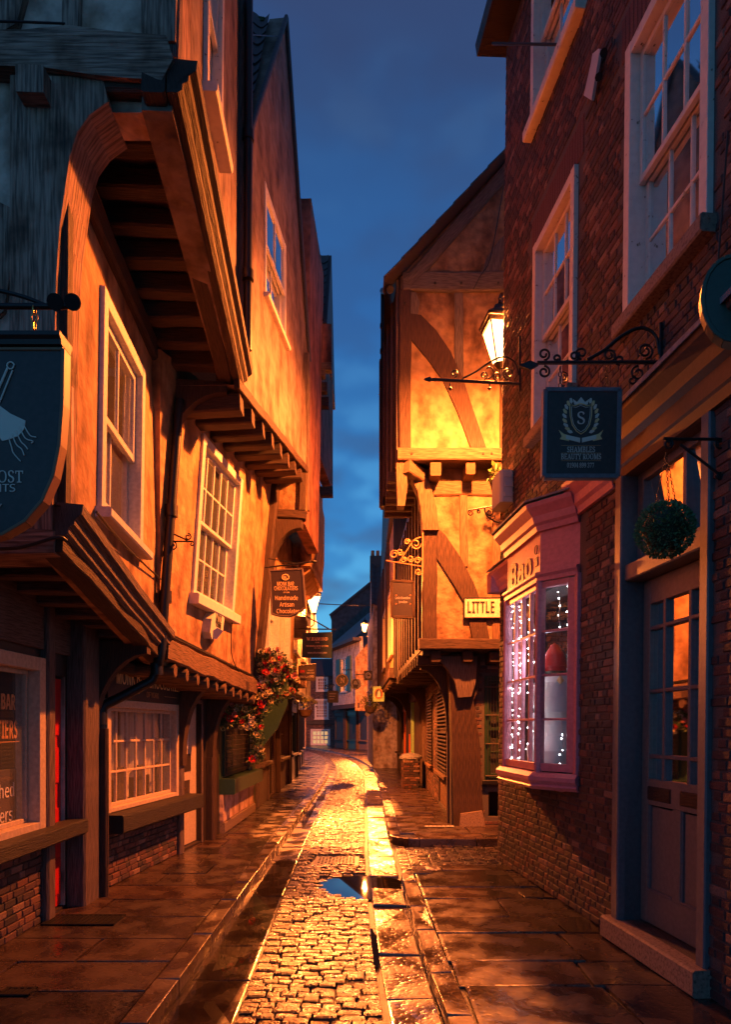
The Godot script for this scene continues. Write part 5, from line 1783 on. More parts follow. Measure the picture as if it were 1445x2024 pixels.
func pink_bay(b: Node3D, fac: Fac) -> void:
	# canted shop bay: far return, long front, near return; plan points given as (along, out)
	var w := hold(b, "bay_window", fac.xf(1.3, 1.0, 0.2))
	var xf0 := fac.hit(1000, 1500, 0.2).x
	var xf1 := fac.hit(1064, 1500, 0.2).x
	var xn := fac.hit(1143, 1500).x
	var xa := xf0 - 0.2
	var plan := [Vector2(xa, 0.0), Vector2(xf0, 0.2), Vector2(xf1, 0.2), Vector2(xn, 0.0)]
	var y0 := 1.02
	var y1 := 2.5
	var pt := func(i: int, y: float, grow := 0.0) -> Vector3:
		var p: Vector2 = plan[i]
		var gx: float = [-0.7, -0.4, 0.5, 0.9][i] * grow
		return fac.w(p.x + gx, y, p.y + (grow if i in [1, 2] else 0.0))
	var run := func(y: float, grow := 0.0) -> Array:
		return [pt.call(3, y, grow), pt.call(2, y, grow), pt.call(1, y, grow), pt.call(0, y, grow)]
	# sill, head, fascia and cornice run round the three faces
	var m := fresh()
	m.sweep(run.call(y0 - 0.07, 0.03), [Vector2(-0.05, -0.07), Vector2(0.02, -0.07), Vector2(0.045, -0.045), Vector2(0.03, -0.03), Vector2(0.055, 0.0), Vector2(0.055, 0.03), Vector2(0.02, 0.06), Vector2(-0.05, 0.06)], UP)
	part(w, "sill", m, M.pink)
	m = fresh()
	for k in 3:
		var a: Vector3 = pt.call(k, y0 - 0.12)
		var c: Vector3 = pt.call(k + 1, y0 - 0.12)
		m.quad(a, c, fac.w(plan[2].x, y0 - 0.17, 0.0), fac.w(plan[1].x, y0 - 0.17, 0.0))
		m.tri(a, c, fac.w(xf0 + 0.2, y0 - 0.16, -0.05))
	part(w, "underside", m, M.pink)
	m = fresh()
	for k in 3:
		var a: Vector3 = pt.call(k, y1)
		var c: Vector3 = pt.call(k + 1, y1)
		m.quad(a, c, pt.call(k + 1, y1 + 0.5), pt.call(k, y1 + 0.5))
	part(w, "fascia", m, M.pink)
	m = fresh()
	m.sweep(run.call(y1 + 0.02, 0.0), [Vector2(0.0, -0.03), Vector2(0.03, -0.03), Vector2(0.03, 0.0), Vector2(0.045, 0.02), Vector2(0.045, 0.04), Vector2(0.0, 0.05)], UP)
	part(w, "head_moulding", m, M.pink)
	m = fresh()
	var corn := [Vector2(0.0, 0.0), Vector2(0.03, 0.0), Vector2(0.04, 0.04), Vector2(0.06, 0.06), Vector2(0.07, 0.11), Vector2(0.12, 0.17), Vector2(0.13, 0.2), Vector2(0.0, 0.21)]
	m.sweep(run.call(y1 + 0.38, 0.0), corn, UP)
	part(w, "cornice", m, M.pink)
	m = fresh()
	m.sweep([fac.w(fac.hit(1222, 950).x, y1 + 0.43, 0), fac.w(xn - 0.02, y1 + 0.43, 0)], scaled(corn, 1.1), UP)
	part(w, "cornice", m, M.pink)
	m = fresh()
	m.sweep([fac.w(xa + 0.02, y1 + 0.24, 0), fac.w(0.0, y1 + 0.24, 0)], corn, UP)
	m.sweep([fac.w(-0.02, y1 + 0.24, 0.12), fac.w(-0.02, y1 + 0.24, -0.6)], [Vector2(-0.08, 0.0), Vector2(0.06, 0.0), Vector2(0.08, 0.2), Vector2(-0.08, 0.21)], UP)
	part(w, "cornice", m, M.pink)
	m = fresh()
	m.sweep(run.call(y1 + 0.605, 0.0), [Vector2(-0.12, 0.06), Vector2(0.1, 0.0), Vector2(0.15, -0.012), Vector2(0.15, 0.002), Vector2(-0.12, 0.09)], UP)
	m.sweep([fac.w(xa + 0.02, y1 + 0.46, 0), fac.w(-0.02, y1 + 0.46, 0)], [Vector2(-0.02, 0.04), Vector2(0.15, -0.012), Vector2(0.15, 0.002), Vector2(-0.02, 0.06)], UP)
	part(w, "lead_flashing", m, M.lead)
	# posts, sashes with their bars, and panes
	for i in 4:
		m = fresh()
		var p: Vector3 = pt.call(i, y0 - 0.02)
		m.sweep([p, pt.call(i, y1)], MB.disc(0.032, 8) if i in [1, 2] else MB.rect(0.06, 0.06), fac.n)
		part(w, "mullion", m, M.pink)
	for k in 3:
		var a: Vector2 = plan[k]
		var c: Vector2 = plan[k + 1]
		var cols: int = [1, 4, 1][k]
		var pa: Vector3 = fac.w(a.x, 0, a.y)
		var pc: Vector3 = fac.w(c.x, 0, c.y)
		var ux := (pc - pa).normalized()
		var xf := Transform3D(Basis(ux, fac.v, ux.cross(fac.v)), pa)
		var l := (pc - pa).length()
		var e: float = [0.03, 0.025, 0.03][k]
		var e1: float = [0.03, 0.025, 0.095][k]
		m = fresh()
		m.box(0, y0, -0.04, e, y1 - 0.02, 0.012, xf)
		m.box(l - e1, y0, -0.04, l, y1 - 0.02, 0.012, xf)
		m.hbox(e, y0, -0.04, l - e1, y0 + 0.06, 0.01, xf)
		m.hbox(e, y1 - 0.06, -0.04, l - e1, y1 - 0.015, 0.01, xf)
		var gx0 := e
		var gx1 := l - e1
		var gy0 := y0 + 0.06
		var gy1 := y1 - 0.06
		for i in range(1, cols):
			var x := lerpf(gx0, gx1, float(i) / cols)
			m.box(x - 0.011, gy0, -0.03, x + 0.011, gy1, 0.004, xf)
		for j in range(1, 4):
			var y := lerpf(gy0, gy1, j / 4.0)
			m.hbox(gx0, y - 0.009, -0.03, gx1, y + 0.009, 0.003, xf)
		part(w, "sash", m, M.pink)
		var pw := (gx1 - gx0) / cols
		var ph := (gy1 - gy0) / 4.0
		var pm := MB.new()
		pm.quad(Vector3(-pw / 2, -ph / 2, 0), Vector3(pw / 2, -ph / 2, 0), Vector3(pw / 2, ph / 2, 0), Vector3(-pw / 2, ph / 2, 0))
		var sh := pm.mesh()
		for i in cols:
			for j in 4:
				var t := xf * Transform3D(Basis(), Vector3(gx0 + pw * (i + 0.5), gy0 + ph * (j + 0.5), -0.015))
				t.basis = t.basis.rotated(UP, rng.randf_range(-0.012, 0.012)).rotated(ux, rng.randf_range(-0.008, 0.008))
				put(w, "pane", sh, M.glass, t)
	room(w, fac.xf(), bay_x(fac, 990), 0.95, bay_x(fac, 1150), 2.6, -0.22, 0.5, M.room)
	m = fresh()
	m.hbox(xa + 0.05, y0 - 0.01, -0.5, xn - 0.03, y0 + 0.03, 0.02, fac.xf())
	part(w, "shelf", m, M.timber_dark)
	# lettering on the front face
	var fx := fac.xf(lerpf(xf0, xf1, 0.45), y1 + 0.17, 0.206)
	text(w, "Bao", 0.3, fx, M.black, false, true, 1.1)
	m = fresh()
	var c0 := lerpf(xf0, xf1, 0.94)
	m.round_bar(spiral(fac.w(c0 - 0.03, y1 + 0.26, 0.205), fac.u, fac.v, 0.035, 0.035, 0, 1.0, 14), 0.003, fac.n, 4)
	m.hbox(c0 - 0.07, y1 + 0.13, 0.202, c0 + 0.0, y1 + 0.2, 0.206, fac.xf())
	part(w, "bowl_mark", m, M.black)
	# fairy lights behind the glass
	var li := thing("fairy_lights", "cold white fairy light strands hanging inside the pink bay window", "fairy lights", fac.w(xf0, y1 - 0.1, 0.1))
	var wire := fresh()
	var bulbs := MB.new()
	var drop := func(x: float, z: float, a: float, c: float, n: int) -> void:
		var pts := []
		for i in n + 1:
			var y := lerpf(a, c, float(i) / n)
			var p := fac.w(x + rng.randf_range(-0.032, 0.032), y + rng.randf_range(-0.02, 0.02), z + rng.randf_range(-0.015, 0.01))
			pts.append(p)
			if rng.randf() < 0.85:
				bulbs.lathe([Vector2(0.0, -0.0045), Vector2(0.0042, 0.0), Vector2(0.0, 0.0045)], Transform3D(Basis(), p + fac.n * 0.006 + fac.u * rng.randf_range(-0.01, 0.01)).scaled_local(Vector3.ONE * rng.randf_range(0.6, 1.5)), 6)
		wire.round_bar(curve(pts, 3), 0.0018, fac.u, 4)
	for i in 4:
		var x := lerpf(xf0, xf1, (i + 0.5) / 4.0)
		for k in 3:
			drop.call(x + rng.randf_range(-0.07, 0.07), 0.165, y1 - 0.06, y0 + 0.08, 22)
	drop.call(lerpf(xf1, xn, 0.32), 0.08, y1 - 0.1, y1 - 0.42, 5)
	drop.call(lerpf(xf1, xn, 0.6), 0.04, y1 - 0.06, y1 - 0.45, 6)
	drop.call(lerpf(xf1, xn, 0.9), 0.0, y1 - 0.3, y0 + 0.2, 13)
	drop.call(lerpf(xf1, xn, 0.5), 0.06, y0 + 0.42, y0 + 0.06, 6)
	part(li, "wire", wire, M.silver)
	tag(part(li, "bulbs", bulbs, glow(Color(0.85, 0.92, 1.0), 26.0)), "", "", "", "stuff")
	var gl := OmniLight3D.new()
	gl.name = "fairy_glow"
	gl.light_color = Color(0.86, 0.9, 1.0)
	gl.light_energy = 0.2
	gl.light_size = 0.12
	gl.omni_range = 4.0
	gl.omni_attenuation = 2.0
	gl.shadow_enabled = true
	li.add_child(gl)
	gl.global_position = fac.w(lerpf(xf0, xf1, 0.6), 1.9, 0.05)
	# window display: a plump white cloth ornament with a red bow hat and a bauble
	var orn := thing("window_ornament", "plump white cloth ornament with a red hat standing in the pink bay window", "ornament", fac.w(fac.hit(1097, 1500, -0.02).x, y0 + 0.03, -0.02))
	m = fresh()
	m.lathe([Vector2(0.0, 0.0), Vector2(0.13, 0.02), Vector2(0.17, 0.12), Vector2(0.17, 0.24), Vector2(0.145, 0.33), Vector2(0.12, 0.37)], Transform3D(Basis(), orn.position), 18)
	part(orn, "body", m, M.snow)
	m = fresh()
	m.lathe([Vector2(0.115, 0.37), Vector2(0.16, 0.43), Vector2(0.18, 0.55), Vector2(0.165, 0.67), Vector2(0.1, 0.76), Vector2(0.0, 0.79)], Transform3D(Basis(), orn.position), 18)
	part(orn, "head", m, M.snow)
	m = fresh()
	m.lathe([Vector2(0.11, 0.74), Vector2(0.12, 0.8), Vector2(0.08, 0.9), Vector2(0.03, 0.98), Vector2(0.0, 1.0)], Transform3D(Basis(), orn.position), 14)
	part(orn, "hat", m, M.red)
	m = fresh()
	m.lathe([Vector2(0.0, -0.02), Vector2(0.12, 0.0), Vector2(0.13, 0.03), Vector2(0.0, 0.05)], Transform3D(Basis(), orn.position + Vector3(0, 0.73, 0)), 14)
	part(orn, "hat_brim", m, M.green_dark)
	m = fresh()
	m.lathe([Vector2(0.0, -0.03), Vector2(0.03, 0.0), Vector2(0.0, 0.05)], Transform3D(Basis(), orn.position + Vector3(0.0, 0.68, 0.17)), 10)
	part(orn, "bow", m, M.gold)
	var bo := thing("window_ornament", "small white cloth ornament seated behind the front panes of the pink bay", "ornament", fac.w(lerpf(xf0, xf1, 0.3), y0 + 0.03, -0.02))
	m = fresh()
	m.lathe([Vector2(0.0, 0.0), Vector2(0.1, 0.02), Vector2(0.11, 0.14), Vector2(0.06, 0.24), Vector2(0.1, 0.32), Vector2(0.08, 0.42), Vector2(0.0, 0.46)], Transform3D(Basis(), bo.position), 14)
	part(bo, "body", m, M.snow)

func bay_x(fac: Fac, px: float) -> float:
	return fac.hit(px, 1500).x

func slate_door(b: Node3D, fac: Fac, dr: Rect2) -> void:
	var x0 := dr.position.x
	var x1 := dr.end.x
	var y0 := dr.position.y
	var top := dr.end.y
	var xf := fac.xf()
	var yt := fac.hit(1238, 1142).y    # underside of the transom
	var w := hold(b, "doorway", fac.xf((x0 + x1) / 2, 0, 0))
	var m := fresh()
	m.box(x0 - 0.09, 0.14, -0.2, x0, top, 0.05, xf, 0.008)
	part(w, "jamb", m, M.slate_paint)
	m = fresh()
	m.box(x1 - 0.03, 0.14, -0.2, x1 + 0.05, top, 0.03, xf, 0.008)
	part(w, "jamb", m, M.slate_paint)
	m = fresh()
	m.hbox(x0, yt - 0.03, -0.2, x1 - 0.03, yt + 0.075, 0.02, xf, 0.008)
	part(w, "transom", m, M.slate_door)
	m = fresh()
	m.hbox(x0 - 0.13, 0.0, -0.2, x1 + 0.07, 0.14, 0.1, xf, 0.012)
	part(w, "step", m, M.stone)
	# leaf: stiles, rails, three by four panes, letter plate, lower panels
	var d := hold(b, "door", fac.xf((x0 + x1) / 2, y0, -0.1))
	var l0 := x0 + 0.012
	var l1 := x1 - 0.04
	var lb := y0 + 0.01
	var lt := yt - 0.035
	var gb := fac.hit(1260, 1540).y
	var gt := fac.hit(1270, 1188).y
	var sw := 0.085
	m = fresh()
	m.box(l0, lb, -0.15, l0 + sw, lt, -0.1, xf)
	m.box(l1 - sw, lb, -0.15, l1, lt, -0.1, xf)
	m.hbox(l0 + sw, gt, -0.15, l1 - sw, lt, -0.101, xf)
	m.hbox(l0 + sw, gb - 0.16, -0.15, l1 - sw, gb, -0.101, xf)
	m.hbox(l0 + sw, lb, -0.15, l1 - sw, lb + 0.2, -0.101, xf)
	var mx := (l0 + l1) / 2
	m.box(mx - 0.045, lb + 0.2, -0.15, mx + 0.045, gb - 0.16, -0.1005, xf)
	part(d, "leaf", m, M.slate_door)
	for s in [[l0 + sw, mx - 0.045], [mx + 0.045, l1 - sw]]:
		m = fresh()
		m.box(s[0] + 0.012, lb + 0.212, -0.14, s[1] - 0.012, gb - 0.172, -0.118, xf, 0.006)
		part(d, "panel", m, M.slate_door)
		m = fresh()
		m.hbox(s[0], lb + 0.2, -0.14, s[1], lb + 0.216, -0.097, xf, 0.004)
		m.box(s[0], lb + 0.216, -0.14, s[0] + 0.012, gb - 0.16, -0.106, xf, 0.004)
		part(d, "moulding", m, M.slate_paint)
		m = fresh()
		m.hbox(s[0] + 0.0, gb - 0.13, -0.12, s[1] - 0.02, gb - 0.045, -0.094, xf, 0.006)
		part(d, "letter_plate", m, M.timber_black)
	var gx0 := l0 + sw
	var gx1 := l1 - sw
	var xs := [gx0, lerpf(gx0, gx1, 0.26), lerpf(gx0, gx1, 0.68), gx1]
	var ys := [gb, lerpf(gb, gt, 0.13), lerpf(gb, gt, 0.5), lerpf(gb, gt, 0.86), gt]
	m = fresh()
	for i in [1, 2]:
		m.box(xs[i] - 0.016, gb, -0.145, xs[i] + 0.016, gt, -0.1015, xf, 0.004)
	for j in [1, 2, 3]:
		m.hbox(gx0, ys[j] - 0.012, -0.144, gx1, ys[j] + 0.012, -0.1025, xf, 0.004)
	part(d, "glazing_bar", m, M.slate_paint)
	for i in 3:
		for j in 4:
			var pm := MB.new()
			var pw: float = xs[i + 1] - xs[i]
			var ph: float = ys[j + 1] - ys[j]
			pm.quad(Vector3(-pw / 2, -ph / 2, 0), Vector3(pw / 2, -ph / 2, 0), Vector3(pw / 2, ph / 2, 0), Vector3(-pw / 2, ph / 2, 0))
			put(d, "pane", pm.mesh(), M.mirror_glass, fac.xf((xs[i] + xs[i + 1]) / 2, (ys[j] + ys[j + 1]) / 2, -0.128))
	room(d, xf, x0, y0, x1, top, -0.23, 1.2, M.room)
	m = fresh()
	m.lathe([Vector2(0.0, 0.0), Vector2(0.02, 0.004), Vector2(0.008, 0.02), Vector2(0.024, 0.04), Vector2(0.018, 0.055), Vector2(0.0, 0.06)], Transform3D(Basis(fac.u, fac.n, -fac.v), fac.w(l1 - 0.04, gb - 0.13, -0.1)), 12)
	part(d, "knob", m, M.brass)
	m = fresh()
	m.box(l1 - 0.06, gb - 0.22, -0.1, l1 - 0.02, gb - 0.04, -0.095, xf)
	m.round_bar(spiral(fac.w(l1 - 0.04, gb - 0.25, -0.085), fac.u, fac.v, 0.022, 0.022, 0, 1.0, 12), 0.005, fac.n, 6)
	part(d, "lock_plate", m, M.brass)
	# fanlight over the door
	var f := hold(b, "fanlight", fac.xf((x0 + x1) / 2, yt, -0.1))
	var a := yt + 0.075
	m = fresh()
	m.box(x0, a, -0.16, x0 + 0.07, top, -0.06, xf)
	m.box(x1 - 0.1, a, -0.16, x1 - 0.03, top, -0.06, xf)
	m.hbox(x0 + 0.07, a, -0.16, x1 - 0.1, a + 0.05, -0.061, xf)
	m.hbox(x0 + 0.07, top - 0.05, -0.16, x1 - 0.1, top, -0.061, xf)
	var cx := lerpf(x0, x1, 0.62)
	m.box(cx - 0.02, a + 0.05, -0.15, cx + 0.02, top - 0.05, -0.0615, xf)
	part(f, "frame", m, M.slate_paint)
	for s in [[x0 + 0.07, cx - 0.02], [cx + 0.02, x1 - 0.1]]:
		var pw: float = s[1] - s[0]
		var ph := top - a - 0.1
		var pm := MB.new()
		pm.quad(Vector3(-pw / 2, -ph / 2, 0), Vector3(pw / 2, -ph / 2, 0), Vector3(pw / 2, ph / 2, 0), Vector3(-pw / 2, ph / 2, 0))
		put(f, "pane", pm.mesh(), M.mirror_glass, fac.xf((s[0] + s[1]) / 2, a + 0.05 + ph / 2, -0.11) * Transform3D(Basis(Vector3(1, 0, 0), 0.1), Vector3.ZERO))
	# cornice with a lead flashing over the doorway
	var c := hold(b, "shopfront_cornice", fac.xf(x0, top, 0))
	var xs0 := fac.hit(1222, 900).x
	var xe := fac.u.dot(Vector3(1.942, 0, -1.5) - fac.o)
	m = fresh()
	m.sweep([fac.w(xe, top, 0), fac.w(xs0, top, 0)], [Vector2(-0.1, 0.0), Vector2(0.03, 0.0), Vector2(0.045, 0.05), Vector2(0.06, 0.06), Vector2(0.06, 0.16), Vector2(0.1, 0.18), Vector2(0.12, 0.24), Vector2(0.17, 0.29), Vector2(0.18, 0.33), Vector2(-0.1, 0.34)], UP)
	part(c, "moulding", m, M.fascia_brown)
	m = fresh()
	m.sweep([fac.w(xe, top + 0.345, 0), fac.w(xs0 - 0.02, top + 0.345, 0)], [Vector2(-0.02, 0.03), Vector2(0.15, -0.004), Vector2(0.2, -0.03), Vector2(0.2, 0.0), Vector2(-0.02, 0.07)], UP)
	part(c, "lead_flashing", m, M.lead)

func right_row() -> void:
	# close-studded house with lit upper windows
	var b := thing("timber_house", "close studded house beyond the corner house with glowing upper windows", "house", Vector3(1.1, 0, -19.0))
	var f1 := Fac.new(0.44, 24.0, 0.6, 14.6)
	var le := f1.u.dot(Vector3(0.6, 0, -14.6) - f1.o)
	var ws := []
	for px in [[771, 779], [760, 765]]:
		var x0: float = f1.hit(px[0], 1300).x
		var x1: float = f1.hit(px[1], 1300).x
		ws.append(Rect2(x0, 2.95, x1 - x0, 1.45))
	wall(b, "wall", f1, rect_poly(0, 2.4, le, 5.8), ws, 0.16, M.plaster)
	for r in ws:
		box_window(b, f1, r, {"cols": 2, "up": 2, "lo": 2, "mat": M.cream, "proud": 0.05, "room_mat": M.curtain, "room": 0.2})
	var m: MB
	for i in 20:
		var x := 0.1 + i * le / 20.0
		var hit := false
		for r in ws:
			if x > r.position.x - 0.15 and x < r.end.x + 0.05: hit = true
		if hit: continue
		m = fresh()
		m.box(x, 2.5, -0.04, x + 0.13, 5.75, 0.05, f1.xf(), 0.012)
		part(b, "stud", m, M.timber)
	beam(b, "bressumer", f1.w(0, 2.5, 0.04), f1.w(le, 2.5, 0.04), 0.14, 0.2, UP, M.timber)
	for i in 22:
		joist(b, f1.w(0.2 + i * 0.42, 2.36, -0.6), f1.w(0.2 + i * 0.42, 2.36, 0.08), 0.1, 0.12, M.timber)
	m = fresh()
	m.quad(f1.w(0, 2.42, 0.05), f1.w(le, 2.42, 0.05), f1.w(le, 2.42, -1.0), f1.w(0, 2.42, -1.0))
	part(b, "soffit", m, M.timber_dark)
	var e := facing(14.6)
	wall(b, "wall", e, rect_poly(5.58, 2.4, 7.0, 5.8), [], 0.16, M.timber_black)
	var f0 := Fac.new(1.1, 24.0, 1.35, 17.8)
	wall(b, "wall", f0, rect_poly(0, 0, 6.2, 2.45), [], 0.16, M.timber_dark)
	shopfront(b, f0, 0.2, 2.2, 1.85, M.timber_dark, 4, 3, 0.6, M.lit_added)
	shopfront(b, f0, 2.6, 4.2, 1.85, M.orange, 2, 2, 0.6, M.room_warm)
	m = fresh()
	m.box(4.9, 0.0, 0.0, 5.05, 2.1, 0.08, f0.xf())
	part(b, "pilaster", m, M.sign_lime)
	m = fresh()
	m.hbox(4.5, 2.05, 0.0, 5.9, 2.35, 0.08, f0.xf())
	part(b, "fascia", m, M.purple)
	for x in [2.4, 4.4]:
		bracket(b, f0, x, 1.2, 2.35, 0.6, 0.13, M.timber, 0.1)
	m = fresh()
	m.prism(PackedVector2Array([Vector2(-14.5, 5.75), Vector2(-19.3, 8.4), Vector2(-24.1, 5.75)]), Transform3D(Basis(Vector3(0, 0, 1), UP, Vector3(-1, 0, 0)), Vector3(0.5, 0, 0)), 4.5)
	part(b, "roof", m, M.slates)
	# house whose tiled slope shows above the street
	b = thing("plaster_house", "pale pink rendered house with steep tiled roof and chimney in the distance", "house", Vector3(1.4, 0, -27.0))
	e = facing(24.2)
	wall(b, "wall", e, rect_poly(5.26, 0, 8.0, 5.7), [], 0.2, M.plaster_white)
	var n1 := Fac.new(0.1, 31.0, 0.28, 24.2)
	wall(b, "wall", n1, rect_poly(0, 0, 6.8, 5.7), [Rect2(1.0, 2.9, 1.0, 1.4), Rect2(4.2, 2.9, 1.0, 1.4)], 0.2, M.plaster_white)
	for x in [1.0, 4.2]:
		box_window(b, n1, Rect2(x, 2.9, 1.0, 1.4), {"cols": 3, "up": 2, "lo": 2})
	for j in 8:
		for i in 7:
			var t := Transform3D(Basis(Vector3(1, 0, 0), Vector3(0, 0.8, -0.6), Vector3(0, 0.6, 0.8)), Vector3(0.32 + i * 0.22, 5.68 + j * 0.22, -24.1 - j * 0.165))
			put(b, "tile", pantile(), M.tile, t)
	m = fresh()
	m.prism(PackedVector2Array([Vector2(-24.2, 5.6), Vector2(-25.6, 7.4), Vector2(-31.0, 5.6)]), Transform3D(Basis(Vector3(0, 0, 1), UP, Vector3(-1, 0, 0)), Vector3(0.2, 0, 0)), 4.0)
	part(b, "roof", m, M.slates)
	var ch := hold(b, "chimney", Transform3D(Basis(), Vector3(0.35, 7.0, -25.4)))
	m = fresh()
	m.box(0.16, 6.6, -25.6, 0.75, 7.5, -25.2, Transform3D())
	part(ch, "stack", m, M.mortar)
	for i in 3:
		m = fresh()
		m.lathe([Vector2(0.075, 7.5), Vector2(0.06, 7.7), Vector2(0.07, 7.72)], Transform3D(Basis(), Vector3(0.26 + i * 0.18, 0, -25.4)), 8)
		part(ch, "chimney_pot", m, M.orange)
	shopfront(b, Fac.new(0.5, 31.0, 0.9, 24.2), 0.5, 3.0, 1.9, M.timber_dark, 4, 3, 0.6, M.lit_added)
	# dark gable closing the bend
	b = thing("brick_house", "dark soot-black gabled house rising over the bend of the street", "house", Vector3(-1.2, 0, -74.5))
	e = facing(74.0)
	wall(b, "wall", e, e.outline([655, 1455, 735, 1455, 738, 1150, 728, 1152, 655, 1214]), [], 0.3, M.soot)
	m = fresh()
	var v0 := e.at(652, 1217, 0.05)
	var v1 := e.at(738, 1148, 0.05)
	m.sweep([v0, v1], MB.rect(0.24, 0.5, 0.01), Vector3(0, 0, 1))
	part(b, "verge", m, M.slates)
	m = fresh()
	m.quad(v0, v1, v1 + Vector3(0, 0, -6), v0 + Vector3(0, 0, -6))
	part(b, "roof", m, M.slates)
	# rendered house with green shutters and a black shopfront
	b = thing("plaster_house", "white rendered house with green shutters over a black shopfront at the bend", "house", Vector3(-1.2, 0, -48.0))
	var h1 := Fac.new(-2.3, 50.0, -0.35, 44.2)
	le = h1.u.dot(Vector3(-0.35, 0, -44.2) - h1.o)
	var hw := Rect2(2.0, 3.8, 1.5, 2.3)
	wall(b, "wall", h1, rect_poly(0, 2.7, le, 7.1), [hw], 0.2, M.plaster_white)
	box_window(b, h1, hw, {"cols": 2, "up": 2, "lo": 2, "mat": M.white, "fw": 0.08})
	for x in [hw.position.x - 0.85, hw.end.x + 0.05]:
		m = fresh()
		m.box(x, 3.8, 0.0, x + 0.8, 6.1, 0.08, h1.xf())
		part(b, "shutter", m, M.green)
	e = facing(44.2)
	wall(b, "wall", e, e.outline([702, 1405, 762, 1405, 762, 1225, 738, 1258, 702, 1300]), [], 0.2, M.plaster_pale)
	m = fresh()
	m.quad(h1.w(-0.3, 6.9, 0.5), h1.w(le + 0.3, 6.9, 0.5), h1.w(le, 9.6, -2.6), h1.w(0, 9.6, -2.6))
	m.hbox(-0.3, 6.8, 0.0, le + 0.3, 7.0, 0.55, h1.xf())
	part(b, "roof", m, M.slates)
	var h0 := Fac.new(-2.2, 50.5, 0.25, 44.0)
	var l0 := h0.u.dot(Vector3(0.25, 0, -44.0) - h0.o)
	wall(b, "wall", h0, rect_poly(0, 0, l0, 2.8), [], 0.2, M.timber_black)
	shopfront(b, h0, 0.2, 2.2, 2.2, M.timber_black, 4, 4, 0.6, M.lit)  # this glowing interior is added to warm the bend
	shopfront(b, h0, 2.9, 4.7, 2.2, M.green_dark, 4, 4, 0.6, M.room_warm)
	shopfront(b, h0, 5.1, 6.7, 2.2, M.timber_dark, 4, 4, 0.6, M.lit_added)
	for x in [2.3, 2.62, 4.78]:
		m = fresh()
		m.box(x, 0, 0, x + 0.22, 2.7, 0.16, h0.xf())
		part(b, "post", m, M.timber)
	m = fresh()
	m.quad(h1.w(0, 2.72, 0), h1.w(le, 2.72, 0), h0.w(l0, 2.72, 0), h0.w(0, 2.72, 0))
	part(b, "soffit", m, M.timber_dark)
	beam(b, "bressumer", h1.w(0, 2.8, 0.04), h1.w(le, 2.8, 0.04), 0.2, 0.3, UP, M.timber)

func far_end() -> void:
	var b := thing("brick_house", "far brick house with white sash windows closing the end of the street", "house", Vector3(-3.7, 0, -56.5))
	var f := facing(56.0)
	var up := f.area(625, 1366, 648, 1338)
	var lo := f.area(622, 1421, 649, 1382)
	var ar := f.area(614, 1479, 652, 1447)
	ar.position.y = 0.02
	wall(b, "wall", f, f.outline([560, 1480, 680, 1480, 680, 1335, 560, 1335]), [up, lo, ar], 0.25, M.mortar)
	bricks(b, f, Rect2(f.hit(560, 1480).x, 0, 4.7, 5.5), [up, lo, ar], 0, 0.006, null, 0.2)
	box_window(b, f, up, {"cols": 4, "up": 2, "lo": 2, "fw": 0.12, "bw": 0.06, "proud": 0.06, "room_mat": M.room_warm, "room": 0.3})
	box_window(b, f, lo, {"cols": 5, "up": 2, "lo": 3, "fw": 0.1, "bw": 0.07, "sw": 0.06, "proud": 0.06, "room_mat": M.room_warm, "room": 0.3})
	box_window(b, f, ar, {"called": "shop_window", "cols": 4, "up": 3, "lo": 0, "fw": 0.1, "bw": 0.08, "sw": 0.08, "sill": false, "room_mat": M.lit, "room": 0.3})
	var m := fresh()
	m.hbox(f.hit(605, 1400).x, f.hit(600, 1432).y, 0.0, f.hit(660, 1400).x, f.hit(600, 1424).y, 0.15, f.xf())
	part(b, "fascia", m, M.timber_black)
	m = fresh()
	m.quad(f.at(556, 1336, 0.2), f.at(684, 1336, 0.2), f.at(684, 1302, -1.5), f.at(556, 1302, -1.5))
	part(b, "roof", m, M.slates)
	# a flat-roofed grey infill behind the signs
	b = thing("plaster_house", "blue grey flat wall of a house seen behind the jewellery board", "house", Vector3(-2.6, 0, -32.0))
	f = facing(31.2)
	wall(b, "wall", f, f.outline([520, 1480, 603, 1480, 603, 1268, 520, 1268]), [], 0.3, M.plaster_grey)

